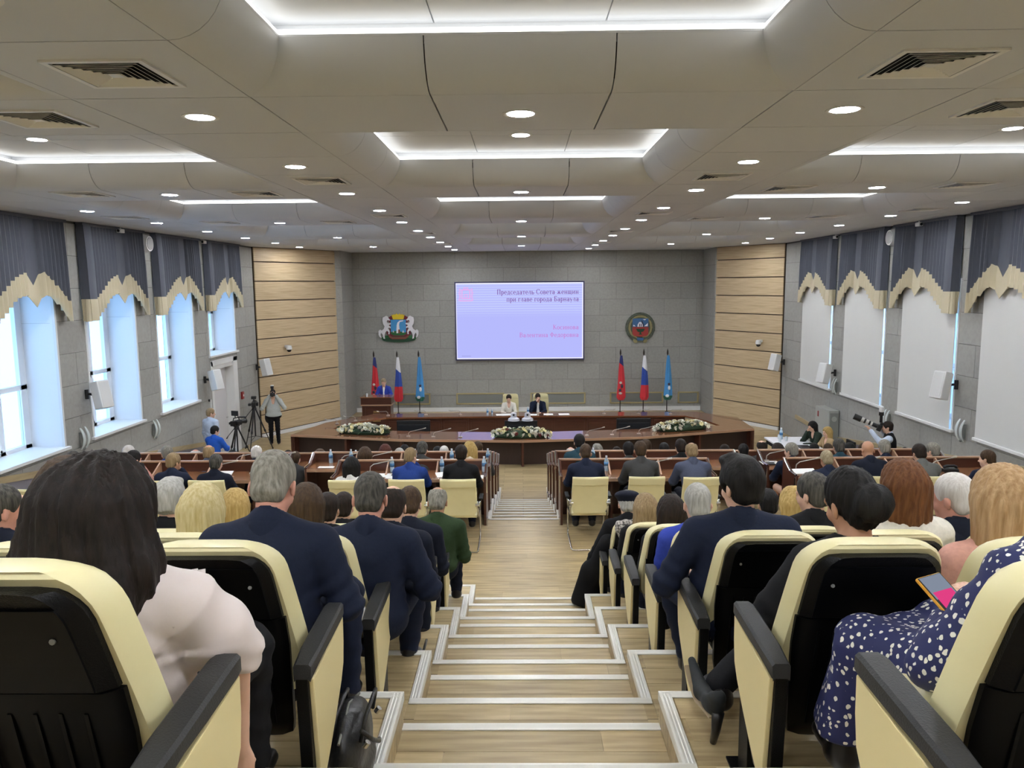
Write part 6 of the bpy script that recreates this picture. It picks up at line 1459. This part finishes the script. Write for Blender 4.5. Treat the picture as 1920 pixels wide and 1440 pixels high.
# ---- woman in a navy spotted dress at the right picture edge
ms = bpy.data.materials.new('navy_spotted_cloth'); ms.use_nodes = True; nt = ms.node_tree; b = nt.nodes['Principled BSDF']; tc = nt.nodes.new('ShaderNodeTexCoord'); mp = nt.nodes.new('ShaderNodeMapping'); vo = nt.nodes.new('ShaderNodeTexVoronoi'); nz = nt.nodes.new('ShaderNodeTexNoise')
mp.inputs['Scale'].default_value = (54, 54, 42); vo.inputs['Scale'].default_value = 1.0; vo.inputs['Randomness'].default_value = .85; nz.inputs['Scale'].default_value = 45
ad = nt.nodes.new('ShaderNodeVectorMath'); ad.operation = 'ADD'; sc = nt.nodes.new('ShaderNodeVectorMath'); sc.operation = 'SCALE'; sc.inputs['Scale'].default_value = .75
L = nt.links.new; L(tc.outputs['Object'], mp.inputs[0]); L(tc.outputs['Object'], nz.inputs['Vector']); L(nz.outputs['Color'], sc.inputs[0]); L(mp.outputs[0], ad.inputs[0]); L(sc.outputs[0], ad.inputs[1]); L(ad.outputs[0], vo.inputs['Vector'])
mr = nt.nodes.new('ShaderNodeMapRange'); mr.inputs[1].default_value = .30; mr.inputs[2].default_value = .34; mr.inputs[3].default_value = 1; mr.inputs[4].default_value = 0; mx = nt.nodes.new('ShaderNodeMix'); mx.data_type = 'RGBA'
mx.inputs[6].default_value = (*lin((30, 36, 84)), 1); mx.inputs[7].default_value = (*lin((232, 228, 214)), 1); L(vo.outputs['Distance'], mr.inputs[0]); L(mr.outputs[0], mx.inputs[0]); L(mx.outputs[2], b.inputs['Base Color']); b.inputs['Roughness'].default_value = .7
CL['spots'] = ms
P = pose(.40, 0, (26, 6, 0), 'lap', .98, tl=.36, fat=1.15, side=13, elbow={'L': (-.26, .06, .55), 'R': (.25, .1, .55)}, wrist={'L': (-.14, .22, .60), 'R': (.06, .30, .60)}, knees={'L': (-.27, .42, .42), 'R': (-.02, .46, .45)}, feet={'L': (-.31, .46, .10)})
c = P['C']; org = V3((1.285, 1.76, 2.07))
t = thing('person', 'woman in a navy dress with white spots at the right edge, holding a phone', 'person', org)
link('body', body_mesh(P, .0095), SKIN['fair'], t)
lo, hi = bounds(P, .20, ['H', 'N', 'SL', 'SR', 'EL', 'ER', 'WrL', 'WrR', 'KL', 'KR', 'AL', 'AR']); g = SDF(lo, hi, .0095); torso(g, P, .016)
for q in 'LR': arm(g, P, q, .016, 1.15, .03, .75)
g.rc(P['N']-P['s']*.05, hp(P, 0, -.015, -.06), .07, .075, .01, '-')
for q in 'LR': g.rc(P['hip'+q], P['K'+q], .10, .082, .05); g.rc(P['K'+q], P['A'+q]+V3((0, 0, .05)), .082, .085, .05)
g.rc((P['hipL']+P['hipR'])/2, (P['KL']+P['KR'])/2, .09, .075, .05)
g.ripple(lambda X, Y, Z: (.005*np.sin(50*X+30*Z)*np.exp(-((Y-.1)/.12)**2)+.006*np.sin(46*Y+20*X)*(Z < .45)).astype(np.float32)); g.plane((0, 0, .12), (0, 0, -1), .01)
link('dress', g.mesh('dress'), ms, t)
for q in 'LR': link('shoe', shoe_mesh(P, q), M_SHOE, t)
link('hair', hair_mesh(P, 'mid', .01), HAIR['brown'], t)
# phone held over her lap
ph = thing('smartphone', 'smartphone in an orange case held by the woman in the spotted dress', 'phone', (0, 0, 0))
MB().obox((0, 0, 0), (.038, .0055, .078)).build('case', mat('orange_phone_case', (236, 172, 62), .45), ph, bevel=.005); MB().obox((0, -.006, 0), (.0345, .0008, .074)).build('bezel', M_BLACK, ph)
MB().obox((0, -.0072, .036), (.032, .0005, .036)).build('screen', emis('phone_screen_top', (140, 150, 168), .7), ph); MB().obox((0, -.0074, -.02), (.028, .0005, .042)).build('screen_image', emis('phone_screen_pink', (226, 66, 132), .8), ph); MB().obox((0, -.0076, -.045), (.022, .0005, .014)).build('screen_icon', emis('phone_screen_pale', (240, 150, 190), .8), ph)
ph.location = (1.125, 1.97, 2.725); ph.rotation_euler = (D2R(-62), D2R(-10), D2R(12))
# ------------------------------------------------------------------ people on the stage and along the walls
ARC['s0'] = pose(.46, 6, (14, 0, 0), 'table', .92); ARC['s1'] = pose(.46, 8, (14, 12, 0), 'chin', 1.06)
def facing(label, X, Y, ztop, arc, hair, hcol, top, skin='fair', yaw=math.pi, collar=None, **kw):
    return seated(label, X, Y, ztop, arc, hair, hcol, top, skin, collar, yaw=yaw, face=True, **kw)
tw_ = facing('seated woman in a white jacket behind the stage desk reading', -.45, 24.95, .0, 's0', 'short', 'dbrown', 'ivory')
tm_ = facing('seated man in a navy suit behind the stage desk, hand at chin', .50, 24.95, .03, 's1', 'short', 'dbrown', 'navy', collar='white')
g = SDF([-.12, .0, .55], [.12, .35, 1.1], .01); Pm = ARC['s1']; g.rc(Pm['N']+Pm['fa']*.075-Pm['s']*.04, Pm['N']+Pm['fa']*.125-Pm['s']*.34, .035, .055, .02); link('shirt_front', g.mesh('shirt_front'), CL['white'], tm_)
for x, lb in ((-.40, 'high-backed cream chair of the woman in white on stage'), (.60, 'high-backed cream chair of the man on stage')):
    t = thing('conference_chair', lb, 'chair', (x, 25.32, ST), 0, 'high-backed cream chairs on stage')
    rings = []
    for z, hw in ((.48, .23), (.6, .26), (.9, .27), (1.10, .26), (1.20, .24), (1.235, .19)): rings.append([(-hw, .0, z), (hw, .0, z), (hw, .07, z), (hw*.5, .10, z), (-hw*.5, .10, z), (-hw, .07, z)])
    MB().loft(rings).build('backrest', M_CREAM, t, smooth='auto'); MB().box((-.25, -.01, 1.09), (.25, .015, 1.2)).build('head_cushion', M_CREAM, t, bevel=.02); MB().box((-.26, -.48, .38), (.26, .05, .47)).build('seat', M_CREAM, t, bevel=.03)
    MB().lathe([(0, 0), (.3, 0), (.28, .04), (.05, .09), (.035, .38), (0, .38)], 14).build('pedestal', M_CHROME, t, smooth='auto')
# speaker at the lectern
P = pose(.46, 6, (10, 0, 0), 'table', .94, stand=True, elbow={'L': (-.27, .10, 1.10), 'R': (.27, .10, 1.10)}, wrist={'L': (-.13, .32, 1.14), 'R': (.13, .32, 1.14)}); ARC['lec'] = P
sp_ = facing('speaker with short fair hair in a cobalt jacket at the lectern', -4.84, 26.55, .37, 'lec', 'short', 'fair', 'cobalt')
g = SDF([-.1, .0, 1.0], [.1, .3, 1.55], .01); g.rc(P['N']+P['fa']*.08-P['s']*.03, P['N']+P['fa']*.125-P['s']*.36, .028, .04, .02); link('white_blouse', g.mesh('white_blouse'), CL['white'], sp_)

# tripods and cameras by the left wall
def tripod(x, y, zf, hgt, spread, label, pan=True):
    t = thing('camera_tripod', label, 'tripod', (x, y, zf)); m = mat('tripod_black', (26, 26, 28), .4)
    for k in range(3):
        a = .5+k*2.094; e_ = V3((math.cos(a)*spread, math.sin(a)*spread, .02)); tp = V3((math.cos(a)*.05, math.sin(a)*.05, hgt))
        lg = MB().tube([tp, tp.lerp(e_, .55)], .022, 8).tube([tp.lerp(e_, .5)+V3((0, 0, .01)), e_], .014, 8).build('leg', m, t)
        MB().sphere(e_, .022).build('foot', M_BLACK, lg); MB().tube([tp.lerp(e_, .5), tp.lerp(e_, .56)], .03, 8).build('clamp', M_BLACK, lg)
        MB().tube([tp.lerp(e_, .72), V3((0, 0, hgt*.36))], .008, 6).build('spreader', m, t)
    MB().tube([(0, 0, hgt*.36), (0, 0, hgt+.05)], .022).build('column', m, t); MB().lathe([(0, 0), (.075, 0), (.07, .05), (.05, .12), (0, .13)], 12, (0, 0, hgt+.0)).build('head', m, t, smooth='auto')
    if pan: MB().tube([(0, .0, hgt+.10), (-.12, -.30, hgt-.12), (-.14, -.38, hgt-.18)], [.010, .010, .018], 8).build('pan_handle', m, t)
    return t
def video_camera(x, y, z, rz, label, big=False):
    t = thing('video_camera', label, 'camera', (x, y, z), rz); s = 1.0
    MB().box((-.06, -.18, 0), (.06, .16, .14)).build('body', M_BLACK, t, bevel=.015); MB().tube([(0, .16, .07), (0, .30, .07)], [.05, .058], 14).build('lens_barrel', M_BLACK, t); MB().tube([(0, .28, .07), (0, .36, .07)], [.06, .075], 14).build('lens_hood', M_BLACK, t)
    MB().tube([(0, -.12, .14), (0, -.10, .21), (0, .10, .21), (0, .12, .14)], .016).build('top_handle', M_BLACK, t)
    MB().box((-.16, -.12, .03), (-.07, .04, .10)).build('side_grip', M_BLACK, t, bevel=.02); MB().box((.06, -.10, .02), (.13, .08, .12)).build('recorder_pack', M_BLACK, t, bevel=.015)
    if big: MB().box((-.11, -.06, .27), (.11, -.03, .41)).build('viewfinder_screen', mat('camera_screen', (40, 44, 48), .3), t, bevel=.008); MB().tube([(0, -.03, .2), (0, -.04, .3)], .014).build('screen_arm', M_BLACK, t); MB().tube([(.0, .05, .22), (.22, .12, .22)], .02).build('microphone', M_BLACK, t)
    else: MB().box((-.07, -.05, .22), (.07, .07, .30)).build('light_unit', M_BLACK, t, bevel=.01); MB().tube([(.05, .05, .24), (.05, .3, .24)], .018).build('microphone', M_BLACK, t)
    MB().box((-.04, -.08, -.03), (.04, .08, 0)).build('base_plate', M_BLACK, t)
    return t
tripod(-7.95, 22.4, ST, 1.22, .48, 'tall black camera tripod beside the photographer in grey'); video_camera(-7.95, 22.4, ST+1.33, D2R(15), 'black video camera on the tall tripod')
tripod(-7.82, 20.6, ST+.0, .98, .42, 'short black tripod near the white door'); video_camera(-7.82, 20.6, ST+1.09, D2R(-20), 'black video camera with a raised screen on the short tripod', True)
# photographer in a grey shirt by the oak boards
P = pose(.46, -2, (0, 0, 0), 'camera', 1.12, stand=True, fat=1.25, tl=.52); ARC['ph1'] = P
tp = seated('photographer in a light grey shirt standing by the left oak boards', -7.72, 23.45, .43, 'ph1', 'crop', 'dbrown', 'shirt', yaw=math.pi+.25, topname='shirt', jk=dict(collar=True), bottom='black')
def stills(c, rz, label, lens=.12, white=False, tilt=0.0):
    t = thing('stills_camera', label, 'camera', c); t.rotation_euler = (tilt, 0, rz)
    MB().box((-.075, -.035, -.05), (.075, .035, .05)).build('body', M_BLACK, t, bevel=.012); MB().box((-.03, -.03, .05), (.03, .03, .08)).build('prism_housing', M_BLACK, t, bevel=.012)
    MB().tube([(0, .035, 0), (0, .035+lens*.5, 0)], [.04, .042], 14).build('lens', mat('white_lens', (206, 204, 196), .4) if white else M_BLACK, t)
    MB().tube([(0, .035+lens*.5, 0), (0, .035+lens, 0)], [.044, .05], 14).build('front_lens', M_BLACK if white else M_BLACK, t)
    return t
cp = hp(P, 0, .15, -.01); R = Matrix.Rotation(math.pi+.25, 3, 'Z'); q = R @ cp
stills((tp.location.x+q.x, tp.location.y+q.y, tp.location.z+q.z), math.pi+.25, 'black stills camera raised to the face of the photographer in grey', .16)
x, y, z = tp.location.x+q.x, tp.location.y+q.y, tp.location.z+q.z
o = thing('camera_flash', 'black flash unit on top of the camera of the photographer in grey', 'flash', (x, y, z+.09)); MB().box((-.035, -.03, 0), (.035, .03, .12)).build('body', M_BLACK, o, bevel=.008); MB().box((-.04, -.05, .10), (.04, .045, .17)).build('head', M_BLACK, o, bevel=.01); MB().box((-.04, -.045, .17), (.04, .045, .20)).build('diffuser', M_WHITE, o, bevel=.01)
t = thing('shoulder_bag', 'black bag hanging behind the photographer in grey', 'bag', (-7.95, 23.62, ST+.78)); g = SDF([-.2, -.2, -.3], [.2, .2, .5], .014); g.el((0, 0, 0), (.11, .09, .18)); link('bag_body', g.mesh('bag_body'), M_BLACK, t); MB().tube([(-.08, 0, .1), (-.05, -.02, .5), (.15, -.1, .72)], .014).build('strap', M_BLACK, t)
# two operators by the door
P = pose(.46, 2, (6, -35, 0), 'down', 1.0, stand=True); ARC['st1'] = P
seated('standing operator in a white shirt beside the white door', -7.97, 19.3, .51, 'st1', 'short', 'sandy', 'lightblue', yaw=-.4, topname='shirt', bottom='lightblue')
P = pose(.46, 6, (10, -30, 0), 'table', 1.0, stand=True); ARC['st2'] = P
seated('operator in a bright blue jacket before the white door', -7.60, 18.6, .18, 'st2', 'short', 'black', 'blue', yaw=-.25, bottom='blue')
# journalists at the table by the right oak boards
t = thing('press_table', 'white-topped press table at the right wall', 'table', (7.0, 19.3, ST)); MB().box((-.55, -1.0, .70), (.45, 1.0, .74)).build('tabletop', mat('white_table_top', (236, 236, 240), .3), t, bevel=.006)
for a, b in ((-.5, -.9), (.4, -.9), (-.5, .9), (.4, .9)): MB().tube([(a, b, 0), (a, b, .70)], .022).build('leg', M_BLACK, t)
MB().box((-.5, -.95, .58), (.4, .95, .70)).build('apron', M_BLACK, t)
ARC['j0'] = pose(.46, 14, (14, 0, 0), 'chin', .92); ARC['j1'] = pose(.46, 4, (6, 0, 0), 'table', .92)
facing('woman with dark hair in a dark green jacket at the press table, hand on face', 7.44, 19.56, .02, 'j0', 'bob', 'black', 'dgreen', yaw=math.pi/2+.35)
facing('blonde woman in a camel jacket at the press table', 7.60, 19.0, -.02, 'j1', 'mid', 'gold', 'camel', yaw=math.pi/2+.2)
t = thing('visitor_chair', 'black chair behind the blonde woman at the press table', 'chair', (8.02, 18.75, ST)); MB().box((.05, -.23, .45), (.11, .23, .95)).build('backrest', M_BLACK, t, bevel=.02); MB().box((-.4, -.23, .40), (.08, .23, .46)).build('seat', M_BLACK, t, bevel=.02)
for a in (-.36, .05):
    for b in (-.2, .2): MB().tube([(a, b, 0), (a, b, .42)], .014).build('leg', M_BLACK, t)
bottle(6.8, 20.0, ST+.74, 'water bottle on the press table', 1.3)
for i, (dx, dy, lb) in enumerate(((-.1, .9, 'drinking glass at the far end of the press table'), (0, .6, 'drinking glass beside the bottle on the press table'), (-.2, .5, 'drinking glass nearest the edge of the press table'))):
    t = thing('drinking_glass', lb, 'glass', (6.85+dx, 19.2+dy*.9, ST+.74)); MB().lathe([(0, 0), (.03, 0), (.036, .12), (.032, .12), (.027, .008), (0, .008)], 12).build('tumbler', MATS['clear_glass'], t, smooth='auto')
t = thing('laptop', 'black closed laptop on the press table', 'laptop', (7.05, 18.95, ST+.74)); MB().box((-.16, -.2, 0), (.14, .2, .012)).build('base', M_BLACK, t, bevel=.004); MB().box((-.16, -.2, .013), (.14, .2, .024)).build('lid', mat('laptop_lid', (34, 34, 38), .35), t, bevel=.004)
t = thing('laptop', 'open black notebook computer near the front of the press table', 'laptop', (6.95, 18.55, ST+.74)); MB().box((-.12, -.16, 0), (.12, .16, .012)).build('base', M_BLACK, t, bevel=.004); MB().box((-.12, -.16, .013), (.12, .16, .02)).build('lid', MATS['laptop_lid'], t)
# telephoto photographer on the right
P = pose(.46, 6, (4, 0, 0), 'camera', 1.05, stand=True, wrist={'L': (-.05, .42, 1.50), 'R': (.06, .20, 1.52)}, elbow={'L': (-.22, .22, 1.28), 'R': (.24, .08, 1.30)}); ARC['ph2'] = P
tt = seated('photographer in a white shirt and black vest aiming a telephoto lens', 7.85, 16.4, .585, 'ph2', 'short', 'dbrown', 'lightblue', yaw=1.15, topname='shirt', bottom='black', face=True)
lo, hi = bounds(P, .14, ['H', 'N', 'SL', 'SR']); g = SDF(lo, hi, .014); torso(g, P, .024); g.rc(P['N']-P['s']*.05, hp(P, 0, 0, -.05), .075, .085, .01, '-')
for q in 'LR': g.rc(P['S'+q]+P['xa']*(-.04 if q == 'L' else .04), P['E'+q], .085, .085, .01, '-')
link('vest', g.mesh('vest'), CL['black'], tt)
R = Matrix.Rotation(1.15, 3, 'Z'); q = R @ V3((0, .24, P['C'].z-.01))
t = thing('telephoto_camera', 'camera with a long white and black telephoto lens, right wall', 'camera', (tt.location.x+q.x, tt.location.y+q.y, tt.location.z+q.z)); t.rotation_euler = (D2R(22), 0, 1.15)
MB().box((-.08, -.04, -.08), (.08, .05, .06)).build('body', M_BLACK, t, bevel=.015); MB().tube([(0, .05, 0), (0, .16, 0)], .045, 14).build('lens_mount', M_BLACK, t)
wl = mat('white_lens', (206, 204, 196), .4)
for i, (a, b, r, m) in enumerate(((.16, .20, .046, wl), (.20, .24, .047, M_BLACK), (.24, .30, .05, wl), (.30, .34, .052, M_BLACK), (.34, .40, .055, wl), (.40, .56, .066, M_BLACK))): MB().tube([(0, a, 0), (0, b, 0)], r, 16).build('lens_section', m, t)
MB().box((-.03, -.03, .06), (.03, .03, .12)).build('hot_shoe', M_BLACK, t, bevel=.01)
o = thing('camera_flash', 'dark flash with a white diffuser above the telephoto photographer', 'flash', t.location + V3((.02, .0, .13))); o.rotation_euler = (0, D2R(-8), 1.15); MB().box((-.035, -.03, -.02), (.035, .03, .16)).build('body', M_BLACK, o, bevel=.008); MB().box((-.045, -.05, .14), (.045, .05, .22)).build('head', M_BLACK, o, bevel=.01); MB().lathe([(0, .22), (.05, .22), (.055, .28), (.04, .33), (0, .335)], 12).build('diffuser', M_WHITE, o, smooth='auto')
t = thing('backpack', 'black backpack strap pack on the telephoto photographer', 'bag', (8.15, 16.2, -.2)); g = SDF([-.2, -.25, -.35], [.2, .25, .35], .016); g.el((0, 0, 0), (.10, .16, .26)); link('pack', g.mesh('pack'), M_BLACK, t)

# ------------------------------------------------------------------ bags and papers among the seats
M_BAG = mat('black_bag_leather', (34, 34, 35), .38, bump=.25, nscale=(50, 50, 50), noise=.3, rgb2=(22, 22, 23))
t = thing('leather_bag', 'black leather bag standing on the step by the left aisle seat', 'bag', (-.635, 2.60, lev(0)), scale=.84)
g = SDF([-.2, -.32, -.02], [.2, .32, .45], .008); g.el((0, 0, .16), (.085, .22, .17), None, .02); g.el((0, .02, .05), (.10, .22, .06), None, .04); g.plane((0, 0, .004), (0, 0, -1), .01)
g.ripple(lambda X, Y, Z: (.006*np.sin(60*X+25*Z)*np.sin(18*Y+2)+.004*np.sin(70*X+10*Y)).astype(np.float32)); link('bag_body', g.mesh('bag_body'), M_BAG, t)
for x in (-.05, .075): MB().tube([(x, -.13, .24), (x+.02, -.11, .34), (x+.03, 0, .37), (x+.02, .11, .34), (x, .13, .24)], .009, 8).build('handle', M_BAG, t, smooth=True)
MB().tube([(.085, -.15, .30), (.11, -.05, .20), (.105, .10, .10), (.09, .18, .06)], .010, 8).build('strap', M_BAG, t, smooth=True)
for y in (-.13, .13): MB().tube([(.09, y, .22), (.105, y, .24)], .013, 10).build('buckle', M_CHROME, t)
MB().tube([(.0, -.20, .27), (.0, 0, .335), (0, .20, .27)], .006).build('zip', M_GREYMET, t)
t = thing('handbag', 'small black handbag on the tier beside the left aisle seats', 'bag', (-.66, 4.35, lev(2)+.0))
g = SDF([-.2, -.25, -.01], [.2, .25, .3], .01); g.el((0, 0, .10), (.07, .17, .11)); g.plane((0, 0, .004), (0, 0, -1), .01); link('bag_body', g.mesh('bag_body'), M_BAG, t)
MB().tube([(.05, -.1, .18), (.07, -.05, .25), (.07, .05, .25), (.05, .1, .18)], .008).build('handle', M_BAG, t, smooth=True); MB().tube([(.075, .0, .15), (.085, 0, .16)], .02, 8).build('clasp', M_CHROME, t)
paper(-.80, 3.30, 2.13, .6, .16, .22, 'white paper in the hand beside the second left aisle seat', tilt=D2R(50))
t = thing('patterned_scarf', 'black and white patterned scarf on the front right seats', 'scarf', (.98, 6.80, lev(4)+.78))
mp_ = mat('leopard_cloth', (206, 200, 190), .8, noise=1.0, nscale=(60, 60, 60), rgb2=(30, 28, 28), detail=1); g = SDF([-.2, -.15, -.3], [.2, .15, .15], .011); g.rc((-.08, 0, -.02), (-.03, .0, -.18), .07, .05, .03); g.rc((-.08, 0, -.02), (.04, 0, .02), .06, .05, .03); g.ripple(lambda X, Y, Z: (.006*np.sin(70*X+30*Z)+0*Y).astype(np.float32)); link('cloth', g.mesh('cloth'), mp_, t)
# high-heeled shoe of the woman in black, resting in front of the seat
t = bunw
sole = [(-.03, -.16), (-.02, -.05), (0.0, .05), (.01, .13)]
g = SDF([-.06, -.16, -.01], [.06, .26, .32], .006); g.rc((0, -.06, .155), (0, .07, .125), .036, .030, .02); g.rc((0, .07, .12), (0, .20, .175), .032, .016, .02); g.rc((0, -.07, .20), (0, -.03, .15), .034, .036, .02); g.el((0, 0, .22), (.024, .07, .045), None, .01, '-'); U_ = []; U_.append(link('heeled_shoe', g.mesh('upper'), mat('dark_suede', (30, 34, 36), .7), t))
MB().tube([(0, -.09, .15), (0, -.085, .06), (0, -.07, 0)], [.024, .017, .013], 10).build('heel', M_SHOE, U_[0], smooth=True)
MB().loft([[(-.03, y, z), (.03, y, z), (.03, y, z-.008), (-.03, y, z-.008)] for y, z in ((-.08, .125), (0, .108), (.07, .088), (.14, .112), (.20, .155))]).build('sole', mat('tan_sole', (176, 158, 130), .5), U_[0]); q = V3((.72, 2.86, lev(0)+.02)) - bunw.location; U_[0].location = q; U_[0].rotation_euler = (D2R(8), 0, D2R(8))
